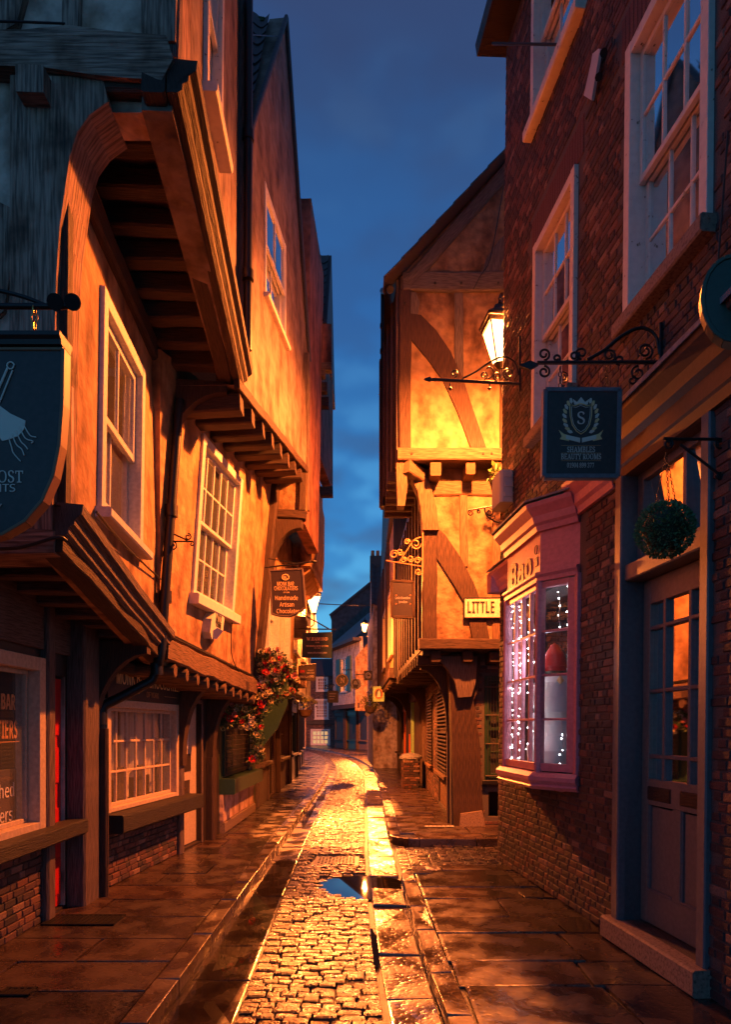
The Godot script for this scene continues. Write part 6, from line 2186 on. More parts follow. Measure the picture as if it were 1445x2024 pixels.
func lantern(label: String, c: Vector3, k: float, energy: float, arm: Array, tint := Color(1.0, 0.21, 0.033)) -> void:
	# a tapering four-sided street lantern; c is the middle of its glass
	var o := thing("street_lantern", label, "street lamp", c - Vector3(0, 0.22 * k, 0), "street lanterns on iron arms")
	var h := 0.2 * k
	var xf := Transform3D(Basis(UP, PI / 4 + 0.12), c)
	var m := MB.new()
	m.lathe([Vector2(0.0, -h), Vector2(0.07 * k, -h), Vector2(0.2 * k, h), Vector2(0.0, h)], xf, 4)
	part(o, "lamp_glass", m, glow(Color(1.0, 0.66, 0.27), 3.2))
	m = fresh()
	m.lathe([Vector2(0.0, h + 0.004), Vector2(0.235 * k, h + 0.004), Vector2(0.24 * k, h + 0.03 * k), Vector2(0.12 * k, h + 0.11 * k), Vector2(0.1 * k, h + 0.15 * k), Vector2(0.05 * k, h + 0.18 * k), Vector2(0.0, h + 0.185 * k)], xf, 4)
	part(o, "roof", m, M.iron)
	m = fresh()
	m.lathe([Vector2(0.19 * k, h - 0.045 * k), Vector2(0.212 * k, h - 0.045 * k), Vector2(0.222 * k, h + 0.002), Vector2(0.2 * k, h + 0.002)], xf, 4)
	part(o, "cutoff_frame", m, M.iron)  # opaque band added under the roof to cut off upward lamplight
	m = fresh()
	m.lathe([Vector2(0.0, h + 0.18 * k), Vector2(0.03 * k, h + 0.2 * k), Vector2(0.012 * k, h + 0.23 * k), Vector2(0.022 * k, h + 0.25 * k), Vector2(0.0, h + 0.3 * k)], xf, 8)
	part(o, "finial", m, M.iron)
	for i in 4:
		var a := TAU * i / 4.0
		m = fresh()
		m.round_bar([xf * Vector3(cos(a) * 0.073 * k, -h, -sin(a) * 0.073 * k), xf * Vector3(cos(a) * 0.206 * k, h, -sin(a) * 0.206 * k)], 0.008 * k, Vector3(0.3, 0.1, 1).normalized(), 6)
		part(o, "frame_bar", m, M.iron)
	m = fresh()
	m.lathe([Vector2(0.0, -h - 0.06 * k), Vector2(0.03 * k, -h - 0.05 * k), Vector2(0.06 * k, -h - 0.012), Vector2(0.075 * k, -h - 0.004), Vector2(0.0, -h - 0.004)], xf, 8)
	part(o, "base", m, M.iron)
	for path in arm:
		m = fresh()
		m.round_bar(curve(path, 6), 0.013, Vector3(0.1, 0.2, 1).normalized(), 6)
		part(o, "arm", m, M.iron)
	var l := OmniLight3D.new()
	l.name = "lamp_light"
	l.light_color = tint.linear_to_srgb()
	l.light_energy = energy
	l.light_size = 0.07 * k
	l.omni_range = 60.0
	l.omni_attenuation = 2.0
	l.shadow_enabled = true
	o.add_child(l)
	l.global_position = c + Vector3(0, h - 0.014 * k, 0)
	# added fill light for what the frosted glass scatters sideways and upwards
	var s := OmniLight3D.new()
	s.name = "glass_fill"
	s.light_color = tint.linear_to_srgb()
	s.light_energy = energy * (0.055 if c.z > -30.0 else 0.2)
	s.light_size = 0.06 * k
	s.omni_range = 60.0
	s.omni_attenuation = 2.0
	s.shadow_enabled = true
	o.add_child(s)
	s.global_position = c + Vector3(0, 0.02, 0)

func lanterns() -> void:
	var c := at(989, 680, 7.6)
	lantern("near street lantern glowing in the alley mouth beside the brick corner", c, 1.08, 112.0, [[c + Vector3(0, -0.27, 0), c + Vector3(0, -0.4, 0.05), c + Vector3(0.0, -0.45, 0.2), c + Vector3(0.0, -0.5, 0.36)], [c + Vector3(0, -0.3, 0), c + Vector3(0, -0.7, 0.2), c + Vector3(0, -0.95, 0.36)]])
	c = at(620, 1194, 14.0)
	lantern("small street lantern on a curled arm behind the chocolate shop's board", c, 0.86, 95.0, [[c + Vector3(0, -0.22, 0), c + Vector3(0.0, -0.4, 0), c + Vector3(-0.15, -0.46, 0), c + Vector3(-0.35, -0.3, 0)]])
	c = at(721, 1241, 36.5)
	lantern("distant street lantern flaring before the dark gable at the bend", c, 1.1, 330.0, [[c + Vector3(0, -0.25, 0), c + Vector3(0.1, -0.42, 0), c + Vector3(0.3, -0.4, 0)]])

func hang_board(called: String, label: String, cat: String, f: Fac, px: Array, board: Material, edge: Material, thick := 0.035, rim := 0.012) -> Node3D:
	# a sign board that hangs across the street; px are its outline points in the plane f
	var poly := f.outline(px)
	var c := Vector2.ZERO
	for p in poly: c += p / poly.size()
	var o := thing(called, label, cat, f.w(c.x, c.y))
	var m := fresh()
	m.prism(poly, f.xf(), thick)
	part(o, "board", m, board)
	m = fresh()
	for i in poly.size():
		var a := poly[i]
		var b := poly[(i + 1) % poly.size()]
		m.sweep([f.w(a.x, a.y, -thick / 2), f.w(b.x, b.y, -thick / 2)], MB.rect(rim * 2, thick + 0.014, 0.003), f.n)
	part(o, "frame", m, edge)
	return o

func words(o: Node3D, f: Fac, what: String, px: float, py: float, em_px: float, wide_px: float, mt: Material, serif := false, bold := false, out := 0.003) -> void:
	# one line of lettering, centred on a point of the plane f, wide_px across
	var h := f.hit(px, py)
	var k := (f.hit(px + 50, py).x - f.hit(px - 50, py).x) / 100.0
	var probe := TextMesh.new()
	var fo := SystemFont.new()
	fo.font_names = PackedStringArray(["Droid Serif" if serif else "Droid Sans"])
	if bold: fo.font_weight = 700
	var w := fo.get_string_size(what, HORIZONTAL_ALIGNMENT_LEFT, -1, 48).x / 48.0 * em_px
	text(o, what, em_px * k, f.xf(h.x, h.y, out), mt, serif, bold, wide_px / maxf(w, 1.0))

func left_things() -> void:
	# the shield of the ghost shop
	var f := facing(3.2)
	var px := [-245, 690, 124, 690, 122, 800, 116, 880, 104, 940, 82, 990, 48, 1030, 4, 1056, -60, 1070, -124, 1056, -168, 1030, -202, 990, -224, 940, -238, 880, -242, 800]
	var o := hang_board("hanging_sign", "black shield shaped hanging sign with a bony hand emblem, copper edged", "shop sign", f, px, M.board, M.rim, 0.06, 0.008)
	var m := fresh()
	m.sweep([f.at(-250, 683, -0.03), f.at(130, 683, -0.03)], [Vector2(-0.05, -0.02), Vector2(0.05, -0.02), Vector2(0.055, 0.0), Vector2(0.07, 0.012), Vector2(0.07, 0.03), Vector2(-0.07, 0.03), Vector2(-0.07, 0.012), Vector2(-0.055, 0.0)], UP)
	part(o, "cap_moulding", m, M.board_brown)
	words(o, f, "THE YORK GHOST", -72, 943, 33, 236, M.ivory, true)
	words(o, f, "MERCHANTS", -42, 965, 21, 146, M.ivory, false)
	for s in [[[14, 728, -14, 792], 0.006], [[24, 732, -2, 796], 0.004], [[-4, 1004, 2, 996], 0.003]]:
		m = fresh()
		m.round_bar([f.at(s[0][0], s[0][1], 0.004), f.at(s[0][2], s[0][3], 0.004)], s[1], f.n, 6)
		part(o, "emblem_staff", m, M.ivory)
	m = fresh()
	m.round_bar(spiral(f.at(20, 723, 0.004), Vector3(1, 0, 0), UP, 0.017, 0.014, 0.0, 1.0, 14), 0.004, f.n, 5)
	part(o, "emblem_ring", m, M.ivory)
	m = fresh()
	m.prism(f.outline([-30, 796, -4, 800, 20, 818, 50, 832, 48, 848, 36, 862, 14, 870, 4, 872, -10, 852, -30, 830]), f.xf(0, 0, 0.004), 0.004)
	part(o, "emblem_hand", m, M.ivory)
	for i in 5:
		m = fresh()
		m.round_bar(curve([f.at(16 + i * 7, 864 - i * 7, 0.004), f.at(22 + i * 9, 884 - i * 6, 0.004), f.at(26 + i * 11 + (i % 2) * 5, 896 - i * 8, 0.004), f.at(40 + i * 7, 912 - i * 12, 0.004)], 4), 0.003, f.n, 5)
		part(o, "emblem_flame", m, M.ivory)
	m = fresh()
	m.round_bar([f.at(-300, 603, -0.03), f.at(118, 606, -0.03), f.at(140, 604, -0.03), f.at(152, 598, -0.03)], 0.014, Vector3(0, 0, 1), 8)
	m.round_bar(curve([f.at(-300, 520, -0.03), f.at(0, 575, -0.03), f.at(90, 604, -0.03)], 6), 0.01, Vector3(0, 0, 1), 8)
	part(o, "bracket", m, M.iron)
	for x in [108, 143]:
		m = fresh()
		m.round_bar([f.at(x, 597, -0.06), f.at(x, 597, 0.0)], 0.036, UP, 12)
		part(o, "bracket_roll", m, M.iron)
	for i in 4:
		m = fresh()
		var p := f.at(67, 612 + i * 16, -0.03)
		m.round_bar(spiral(p, Vector3(1, 0, 0) if i % 2 else Vector3(0, 0, 1), UP * 1.5, 0.014, 0.014, 0, 1.0, 14), 0.004, Vector3(0.6, 0, 0.7), 5)
		part(o, "chain_link", m, M.brass)
	# chocolate shop's board
	f = Fac.new(-1.8, 8.75, -0.2, 8.7)
	o = hang_board("hanging_sign", "brown hanging board with gold lettering reading Handmade Artisan Chocolates", "shop sign", f, [533, 1128, 597, 1124, 599, 1140, 603, 1200, 590, 1210, 572, 1218, 552, 1217, 537, 1213], M.board_brown, M.timber_dark, 0.04, 0.01)
	m = fresh()
	m.round_bar(spiral(f.at(564, 1141, 0.006), f.u * 1.25, UP, 0.034, 0.034, 0, 1.0, 18), 0.006, f.n, 5)
	part(o, "emblem_ring", m, M.gold)
	words(o, f, "MC", 564, 1141, 9, 9, M.gold, false, true)
	words(o, f, "MONK BAR", 564, 1154, 11, 34, M.gold)
	words(o, f, "CHOCOLATIERS", 565, 1163, 11, 47, M.gold)
	words(o, f, "OF YORK", 566, 1171, 4, 12, M.gold)
	words(o, f, "Handmade", 566, 1182, 12, 46, M.gold)
	words(o, f, "Artisan", 567, 1195, 12, 29, M.gold)
	words(o, f, "Chocolates", 569, 1208, 12, 46, M.gold)
	m = fresh()
	m.round_bar([f.at(523, 1122, -0.02), f.at(620, 1110, -0.02)], 0.011, UP, 6)
	m.round_bar([f.at(530, 1104, -0.02), f.at(580, 1112, -0.02)], 0.006, UP, 6)
	m.lathe([Vector2(0.0, -0.05), Vector2(0.022, 0.0), Vector2(0.0, 0.06)], Transform3D(Basis(Vector3(0, 0, 1), -PI / 2), f.at(620, 1110, -0.02)), 8)
	m.round_bar([f.at(545, 1127, -0.02), f.at(545, 1118, -0.02)], 0.006, Vector3(0, 0, 1), 5)
	m.round_bar([f.at(588, 1126, -0.02), f.at(588, 1113, -0.02)], 0.006, Vector3(0, 0, 1), 5)
	part(o, "bracket", m, M.iron)
	# jeweller's green board
	f = facing(12.0)
	o = hang_board("hanging_sign", "dark green square board with gold lettering naming a jet shop", "shop sign", f, [598, 1252, 655, 1250, 655, 1300, 597, 1299], M.board_green, M.green_dark, 0.03, 0.008)
	words(o, f, "W.HAMOND", 627, 1263, 9, 42, M.gold, true, true)
	words(o, f, "YORK", 627, 1270, 3.4, 9, M.gold)
	words(o, f, "THE ORIGINAL WHITBY JET STORE", 627, 1277, 4, 44, M.gold, false, true)
	words(o, f, "EST 1860", 627, 1281, 3.4, 13, M.gold)
	words(o, f, "www.whamond.com", 627, 1290, 5, 38, M.ivory)
	m = fresh()
	m.round_bar([f.at(590, 1243, -0.02), f.at(663, 1244, -0.02)], 0.012, UP, 6)
	m.round_bar([f.at(596, 1213, -0.02), f.at(650, 1243, -0.02)], 0.012, UP, 6)
	part(o, "bracket", m, M.iron)
	f = facing(13.2)
	o = hang_board("hanging_sign", "small black solicitors board below the green jet shop board", "shop sign", f, [588, 1316, 624, 1312, 623, 1345, 588, 1344], M.board, M.board, 0.03, 0.006)
	words(o, f, "SOLICITORS", 606, 1337, 6, 29, M.silver, false, true)
	words(o, f, "GUEST", 614, 1325, 3.6, 12, M.silver)
	words(o, f, "WALKER", 614, 1330, 3.6, 15, M.silver)
	words(o, f, "GW", 597, 1327, 8, 10, M.red, false, true)
	# burglar alarm
	var b1 := Fac.new(-1.79, 6.2, -1.44, 9.2, 0.07, 1.95)
	var al := thing("alarm_box", "cream burglar alarm box with blue tip below the many-paned window", "alarm", b1.at(410, 1235))
	m = fresh()
	m.prism(b1.outline([401, 1222, 410, 1206, 421, 1208, 427, 1222, 424, 1246, 412, 1262, 402, 1262, 398, 1248]), b1.xf(0, 0, 0.09), 0.1)
	part(al, "case", m, M.sign_white)
	m = fresh()
	m.prism(b1.outline([404, 1245, 412, 1240, 424, 1246, 411, 1262, 403, 1262]), b1.xf(0, 0, 0.095), 0.03)
	part(al, "lens", m, M.blue)
	words(al, b1, "MRP", 415, 1224, 9, 12, M.black, true, false, 0.092)
	words(al, b1, "ALARMS", 415, 1236, 4, 11, M.black, false, false, 0.092)
	m = fresh()
	m.hbox(b1.hit(409, 1230).x, b1.hit(415, 1230).y, 0.09, b1.hit(421, 1230).x, b1.hit(415, 1230).y + 0.008, 0.0945, b1.xf())
	part(al, "rule", m, M.black)
	# empty iron sign bracket on the downpipe
	var br := thing("sign_bracket", "thin empty scrolled bracket beside the downpipe on the ochre house", "bracket", at(322, 1065, 6.1))
	f = facing(6.08)
	for p in [[f.at(320, 1070), f.at(381, 1070)], [f.at(322, 1046), f.at(370, 1068)]]:
		m = fresh()
		m.round_bar(p, 0.007, Vector3(0, 0, 1), 6)
		part(br, "bar", m, M.iron)
	for s in [[371, 1061, 0.03, 1.2], [340, 1079, 0.042, 1.3], [326, 1092, 0.028, 1.2], [379, 1075, 0.02, 1.0]]:
		m = fresh()
		m.round_bar(spiral(f.at(s[0], s[1]), Vector3(1, 0, 0), UP, s[2], s[2] * 0.35, PI / 2, -s[3]), 0.006, Vector3(0, 0, 1), 6)
		part(br, "scroll", m, M.iron)
	# barrel planter and hanging basket
	f = facing(12.6)
	var pl := thing("hanging_planter", "half barrel planter with trailing plants hung high beside the lantern", "planter", f.at(585, 1262))
	m = fresh()
	m.lathe([Vector2(0.0, -0.22), Vector2(0.12, -0.2), Vector2(0.17, -0.05), Vector2(0.18, 0.1), Vector2(0.16, 0.18), Vector2(0.0, 0.16)], Transform3D(Basis(), f.at(588, 1240)), 14)
	part(pl, "barrel", m, M.timber_dark)
	foliage(pl, f.at(588, 1216), Vector3(0.2, 0.09, 0.2), 160, [Color(0.05, 0.1, 0.03), Color(0.09, 0.13, 0.04)])
	f = facing(14.0)
	pl = thing("hanging_basket", "hanging basket of yellow and white flowers below the canopy edge", "flower basket", f.at(600, 1410))
	m = fresh()
	m.lathe([Vector2(0.0, -0.16), Vector2(0.1, -0.12), Vector2(0.15, 0.0), Vector2(0.0, 0.0)], Transform3D(Basis(), f.at(603, 1403)), 12)
	part(pl, "basket", m, M.timber_pale)
	foliage(pl, f.at(603, 1390), Vector3(0.26, 0.14, 0.24), 260, [Color(0.05, 0.11, 0.03), Color(0.3, 0.32, 0.05), Color(0.4, 0.38, 0.12)])
	m = fresh()
	m.round_bar([f.at(603, 1390), f.at(606, 1350)], 0.005, Vector3(0, 0, 1), 4)
	part(pl, "chain", m, M.iron)

func foliage(o: Node3D, c: Vector3, r: Vector3, count: int, tints: Array, shell := false, size := 0.028) -> void:
	var m := MB.new()
	for i in count:
		var d := Vector3(rng.randfn(), rng.randfn(), rng.randfn()).normalized()
		var k := rng.randf_range(0.92, 1.05) if shell else pow(rng.randf(), 0.5)
		var p := c + Vector3(d.x * r.x, d.y * r.y, d.z * r.z) * k
		var up := (d + Vector3(rng.randf_range(-0.6, 0.6), rng.randf_range(-0.4, 0.8), rng.randf_range(-0.6, 0.6))).normalized()
		var s := size * rng.randf_range(0.7, 1.3)
		var side := up.cross(Vector3(rng.randf() - 0.5, rng.randf() - 0.5, rng.randf() - 0.5)).normalized()
		m.col = tints[rng.randi() % tints.size()] * rng.randf_range(0.7, 1.2)
		var tip := p + up * s
		var fold := up.cross(side) * s * 0.15
		m.tri(p, p + up * s * 0.5 + side * s * 0.33 + fold, tip)
		m.tri(p, tip, p + up * s * 0.5 - side * s * 0.33 + fold)
	tag(part(o, "foliage", m, M.leaf), "", "", "", "stuff")

func right_things() -> void:
	# beauty rooms board on its scrolled bracket
	var f := facing(4.08)
	var o := hang_board("hanging_sign", "charcoal grey framed board with a crest, reading Shambles Beauty Rooms", "shop sign", f, [1079, 770, 1226, 770, 1222, 941, 1076, 941], M.board, M.board_grey, 0.035, 0.013)
	words(o, f, "S", 1149, 827, 34, 18, M.ivory, true, false)
	words(o, f, "SHAMBLES", 1149, 889, 15, 56, M.ivory, true)
	words(o, f, "BEAUTY ROOMS", 1149, 903, 15, 80, M.ivory, true)
	words(o, f, "01904 899 377", 1148, 920, 13, 54, M.ivory, true)
	var m := fresh()
	for y in [881, 896, 911]:
		m.hbox(f.hit(1110, y).x, f.hit(0, y).y, 0.0, f.hit(1188, y).x, f.hit(0, y).y + 0.0022, 0.002, f.xf(), 0.0)
	part(o, "lettering_rule", m, M.copper)
	for k in [1.0, 0.86]:
		var pts := []
		for q in [[0, -29], [12, -24], [22, -26], [21, -4], [17, 14], [9, 26], [0, 32], [-9, 26], [-17, 14], [-21, -4], [-22, -26], [-12, -24], [0, -29]]:
			pts.append(f.at(1149 + q[0] * k, 826 + q[1] * k, 0.003))
		m = fresh()
		m.round_bar(pts, 0.0032 if k == 1.0 else 0.002, f.n, 5)
		part(o, "shield_outline", m, M.gold if k == 1.0 else M.ivory)
	for s in [-1, 1]:
		for i in 9:
			var a: float = lerpf(-1.1, 1.15, i / 8.0)
			var p := f.at(1149 + s * 31 * cos(a * 0.8), 824 - 33 * sin(a), 0.003)
			var lf := PackedVector2Array([Vector2(0, -0.012), Vector2(0.009, 0), Vector2(0.004, 0.022), Vector2(-0.006, 0.02), Vector2(-0.01, 0.002)])
			m = fresh()
			m.prism(lf, Transform3D(Basis(f.n, s * (-0.7 + a * 0.45)), p), 0.003)
			part(o, "wreath_leaf", m, M.gold if i % 2 else M.ivory)
		m = fresh()
		m.prism(f.outline([1149 + s * 20, 862, 1149 + s * 34, 858, 1149 + s * 44, 850, 1149 + s * 38, 862, 1149 + s * 42, 868, 1149 + s * 24, 872]), f.xf(0, 0, 0.003), 0.003)
		part(o, "ribbon", m, M.gold)
		m = fresh()
		m.prism(f.outline([1149 + s * 2, 866, 1149 + s * 30, 860, 1149 + s * 30, 868, 1149 + s * 2, 875]), f.xf(0, 0, 0.004), 0.004)
		part(o, "ribbon", m, M.ivory)
	m = fresh()
	m.prism(f.outline([1136, 800, 1133, 789, 1141, 795, 1149, 785, 1157, 795, 1165, 789, 1162, 800]), f.xf(0, 0, 0.003), 0.003)
	part(o, "crown", m, M.ivory)
	var fb := facing(4.05)
	m = fresh()
	m.bar(fb.at(1062, 717, -0.03), fb.at(1322, 716, -0.03), 0.016, 0.026, Vector3(0, 0, 1))
	part(o, "bracket_bar", m, M.iron)
	m = fresh()
	m.prism(fb.outline([1028, 718, 1050, 709, 1068, 716, 1050, 727]), fb.xf(0, 0, -0.018), 0.024)
	part(o, "arrow_tip", m, M.iron)
	m = fresh()
	m.round_bar(curve([fb.at(1160, 712, -0.03), fb.at(1195, 692, -0.03), fb.at(1230, 664, -0.03), fb.at(1268, 648, -0.03), fb.at(1296, 664, -0.03), fb.at(1304, 700, -0.03)], 6), 0.011, Vector3(0, 0, 1), 6)
	m.bar(fb.at(1306, 640, -0.03), fb.at(1306, 770, -0.03), 0.02, 0.03, Vector3(0, 0, 1))
	part(o, "bracket_stay", m, M.iron)
	for s in [[1076, 700, 12, 1, 1.3], [1076, 735, 12, -1, 1.3], [1101, 708, 8, 1, 1.2], [1136, 704, 10, 1, 1.3], [1150, 698, 12, -1, 1.3], [1205, 702, 13, 1, 1.4], [1276, 694, 16, 1, 1.5], [1318, 690, 16, -1, 1.3], [1226, 712, 10, -1, 1.0], [1262, 738, 15, 1, 1.2], [1250, 752, 9, -1, 1.1]]:
		m = fresh()
		m.round_bar(spiral(fb.at(s[0], s[1], -0.03), Vector3(1, 0, 0), UP, s[2] / 345.0, s[2] / 1000.0, -PI / 2 if s[1] < 716 else PI / 2, s[3] * s[4]), 0.007, Vector3(0, 0, 1), 6)
		part(o, "scroll", m, M.iron)
	for x in [1108, 1200]:
		for i in 4:
			m = fresh()
			m.round_bar(spiral(fb.at(x, 729 + i * 11, -0.03), Vector3(1, 0, 0) if i % 2 else Vector3(0, 0, 1), UP * 1.7, 0.009, 0.009, 0, 1.0, 12), 0.003, Vector3(0.6, 0, 0.7), 5)
			part(o, "chain_link", m, M.iron)
	# empty wrought bracket below the lantern
	o = thing("sign_bracket", "empty wrought iron bracket with spear tip and scrolls in front of the lantern", "bracket", at(1028, 755, 6.5))
	f = facing(6.52)
	m = fresh()
	m.bar(f.at(855, 750), f.at(1029, 759), 0.024, 0.024, Vector3(0, 0, 1))
	part(o, "bar", m, M.iron)
	m = fresh()
	m.prism(f.outline([838, 750, 850, 745, 853, 749, 862, 747, 862, 754, 853, 752, 850, 755]), f.xf(0, 0, 0.01), 0.02)
	part(o, "spear_tip", m, M.iron)
	m = fresh()
	m.bar(f.at(1028, 665), f.at(1028, 775), 0.02, 0.02, Vector3(0, 0, 1))
	m.round_bar(curve([f.at(914, 748), f.at(940, 735), f.at(968, 716), f.at(995, 705), f.at(1018, 716), f.at(1026, 742)], 6), 0.009, Vector3(0, 0, 1), 6)
	part(o, "stay", m, M.iron)
	for s in [[898, 738, 8, 1, 1.3], [957, 742, 8, 1, 1.4], [983, 744, 8, -1, 1.4], [1006, 738, 12, -1, 1.5], [965, 733, 15, 1, 0.6]]:
		m = fresh()
		m.round_bar(spiral(f.at(s[0], s[1]), Vector3(1, 0, 0), UP, s[2] / 215.0, s[2] / 700.0, -PI / 2, s[3] * s[4]), 0.007, Vector3(0, 0, 1), 6)
		part(o, "scroll", m, M.iron)
	for x in [890, 968]:
		m = fresh()
		m.round_bar([f.at(x, 757), f.at(x, 764)], 0.007, Vector3(0, 0, 1), 6)
		m.lathe([Vector2(0, -0.022), Vector2(0.022, 0), Vector2(0, 0.022)], Transform3D(Basis(), f.at(x, 768)), 8)
		part(o, "hook", m, M.iron)
	# smaller bracket at the brick corner
	o = thing("sign_bracket", "small scrolled bracket at the brick corner above the street name plate", "bracket", at(986, 1015, 7.2))
	f = facing(7.24)
	m = fresh()
	m.bar(f.at(926, 1009), f.at(988, 998), 0.014, 0.016, Vector3(0, 0, 1))
	m.round_bar(curve([f.at(958, 1004), f.at(962, 1018), f.at(974, 1028), f.at(987, 1033)], 6), 0.008, Vector3(0, 0, 1), 6)
	part(o, "bar", m, M.iron)
	for s in [[931, 1014, 6, 1], [947, 1011, 4, 1], [968, 1013, 8, -1], [975, 1022, 6, 1]]:
		m = fresh()
		m.round_bar(spiral(f.at(s[0], s[1]), Vector3(1, 0, 0), UP, s[2] / 195.0, s[2] / 700.0, PI / 2, s[3] * 1.3), 0.006, Vector3(0, 0, 1), 6)
		part(o, "scroll", m, M.iron)
	# street name plate
	f = facing(9.54)
	o = hang_board("street_name_sign", "cream street name plate lettered LITTLE on the timbered gable", "street sign", f, [918, 1182, 1070, 1181, 1070, 1221, 918, 1221], M.sign_white, M.black, 0.03, 0.008)
	words(o, f, "LITTLE", 951, 1201, 32, 56, M.black, false, true)
	words(o, f, "SHAMBLES", 1026, 1201, 30, 78, M.black, false, false)
	# jeweller's board on its curled bracket
	f = facing(9.5)
	o = hang_board("hanging_sign", "small dark framed board of a jeweller below a curled iron bracket", "shop sign", f, [774, 1148, 817, 1150, 818, 1220, 775, 1219], M.board_brown, M.timber, 0.035, 0.018)
	words(o, f, "Little Shambles", 796, 1182, 6, 30, M.silver, true)
	words(o, f, "Jewellers", 797, 1190, 6, 17, M.silver, true)
	for q in [[783, 1177], [811, 1177], [783, 1194], [811, 1194]]:
		m = fresh()
		m.round_bar(spiral(f.at(q[0], q[1], 0.003), Vector3(1, 0, 0), UP, 0.014, 0.006, 0, 1.0, 10), 0.0025, f.n, 4)
		part(o, "flourish", m, M.copper)
	m = fresh()
	m.bar(f.at(763, 1108, -0.02), f.at(836, 1120, -0.02), 0.014, 0.018, Vector3(0, 0, 1))
	m.bar(f.at(836, 1040, -0.02), f.at(836, 1150, -0.02), 0.016, 0.018, Vector3(0, 0, 1))
	for x in [779, 814]:
		m.round_bar([f.at(x, 1112, -0.02), f.at(x, 1146, -0.02)], 0.007, Vector3(0, 0, 1), 5)
	m.round_bar(curve([f.at(790, 1110, -0.02), f.at(803, 1090, -0.02), f.at(818, 1068, -0.02), f.at(832, 1062, -0.02)], 5), 0.009, Vector3(0, 0, 1), 6)
	part(o, "bracket", m, M.copper)
	for s in [[779, 1096, 9, 1], [791, 1091, 7, -1], [805, 1071, 6, 1], [822, 1075, 11, -1], [798, 1107, 6, 1], [812, 1104, 7, -1], [826, 1108, 7, 1], [827, 1130, 7, -1]]:
		m = fresh()
		m.round_bar(spiral(f.at(s[0], s[1], -0.02), Vector3(1, 0, 0), UP, s[2] / 147.0, s[2] / 500.0, 0, s[3] * 1.4), 0.009, Vector3(0, 0, 1), 6)
		part(o, "scroll", m, M.copper)
	var fern := thing("wall_fern", "little green fern sprouting from the joist end beside the brick corner", "fern", at(978, 940, 9.0))
	foliage(fern, at(978, 936, 9.0), Vector3(0.07, 0.09, 0.06), 60, [Color(0.08, 0.14, 0.03), Color(0.12, 0.18, 0.05)], false, 0.07)
	# grey electrical box
	var fac := Fac.new(1.366, 7.27, 1.942, 1.5, -0.011, 0.5)
	o = thing("junction_box", "pale grey plastic box fixed to the brick corner above the pink cornice", "electrical box", fac.at(1004, 980))
	var x0 := fac.hit(998, 1000).x
	m = fresh()
	m.box(x0, fac.hit(998, 1012).y, 0.0, x0 + 0.32, fac.hit(998, 952).y, 0.14, fac.xf(), 0.025)
	part(o, "case", m, M.plastic)
	for k in 3:
		m = fresh()
		m.box(x0 + 0.315, fac.hit(998, 1002 - k * 18).y, 0.02, x0 + 0.335, fac.hit(998, 994 - k * 18).y, 0.1, fac.xf())
		part(o, "clip", m, M.plastic)
	# topiary ball
	var c := at(1315, 1047, 3.5)
	o = thing("topiary_ball", "clipped box topiary ball hanging on chains before the slate door's fanlight", "topiary", c - Vector3(0, 0.14, 0))
	m = fresh()
	m.lathe([Vector2(0.0, -0.118), Vector2(0.07, -0.095), Vector2(0.118, 0.0), Vector2(0.07, 0.095), Vector2(0.0, 0.118)], Transform3D(Basis(), c), 14)
	part(o, "core", m, M.green_dark)
	foliage(o, c, Vector3(0.128, 0.128, 0.128), 2600, [Color(0.09, 0.22, 0.09), Color(0.06, 0.15, 0.07), Color(0.12, 0.26, 0.1), Color(0.07, 0.18, 0.09)], true, 0.017)
	var hook := at(1317, 875, 3.5)
	for q in [[-0.05, 0.1], [0.06, 0.1], [0.0, 0.12]]:
		m = fresh()
		var e := c + Vector3(q[0], q[1], 0.0 if q[0] != 0.0 else 0.05)
		var a := hook + Vector3(0, -0.05, 0)
		var n := 16
		for i in n:
			var p := a.lerp(e, (i + 0.5) / n)
			m.round_bar(spiral(p, Vector3(1, 0, 0) if i % 2 else Vector3(0, 0, 1), UP * 1.6, 0.0055, 0.0055, 0, 1.0, 8), 0.0018, Vector3(0.6, 0, 0.7), 4)
		part(o, "chain", m, M.iron)
	m = fresh()
	m.round_bar([hook + Vector3(-0.01, 0.02, 0), at(1345, 868, 3.5), at(1436, 868, 3.5)], 0.008, Vector3(0, 0, 1), 6)
	m.round_bar([at(1345, 878, 3.5), at(1432, 945, 3.5)], 0.008, Vector3(0, 0, 1), 6)
	m.round_bar([at(1434, 860, 3.5), at(1434, 965, 3.5)], 0.008, Vector3(0, 0, 1), 6)
	m.round_bar(spiral(at(1322, 878, 3.5), Vector3(1, 0, 0), UP, 0.026, 0.01, PI / 2, -1.4), 0.006, Vector3(0, 0, 1), 6)
	m.round_bar(spiral(at(1424, 878, 3.5), Vector3(1, 0, 0), UP, 0.026, 0.01, PI / 2, 1.4), 0.006, Vector3(0, 0, 1), 6)
	m.round_bar(spiral(at(1424, 940, 3.5), Vector3(1, 0, 0), UP, 0.02, 0.008, PI, 1.4), 0.006, Vector3(0, 0, 1), 6)
	part(o, "bracket", m, M.iron)
	# round green sign at the edge
	f = Fac.new(1.3, 3.3, 2.2, 3.0)
	var px := []
	for i in 20:
		var a := TAU * i / 20
		px.append(1452 + cos(a) * 62)
		px.append(590 + sin(a) * 84)
	o = hang_board("hanging_sign", "dark green oval hanging sign half cut by the picture edge", "shop sign", f, px, M.green_dark, M.green, 0.06, 0.01)
	m = fresh()
	m.round_bar([f.at(1452, 506, -0.03), f.at(1452, 470, -0.03)], 0.008, Vector3(0, 0, 1), 6)
	part(o, "hanger", m, M.iron)
	# signs down the street
	f = facing(24.5)
	o = round_sign("round black hanging sign with a gold letter N and ring", f, 676, 1345, 13, M.board_green, M.gold)
	words(o, f, "N", 677, 1345, 15, 9, M.gold, true, true)
	f = facing(26.0)
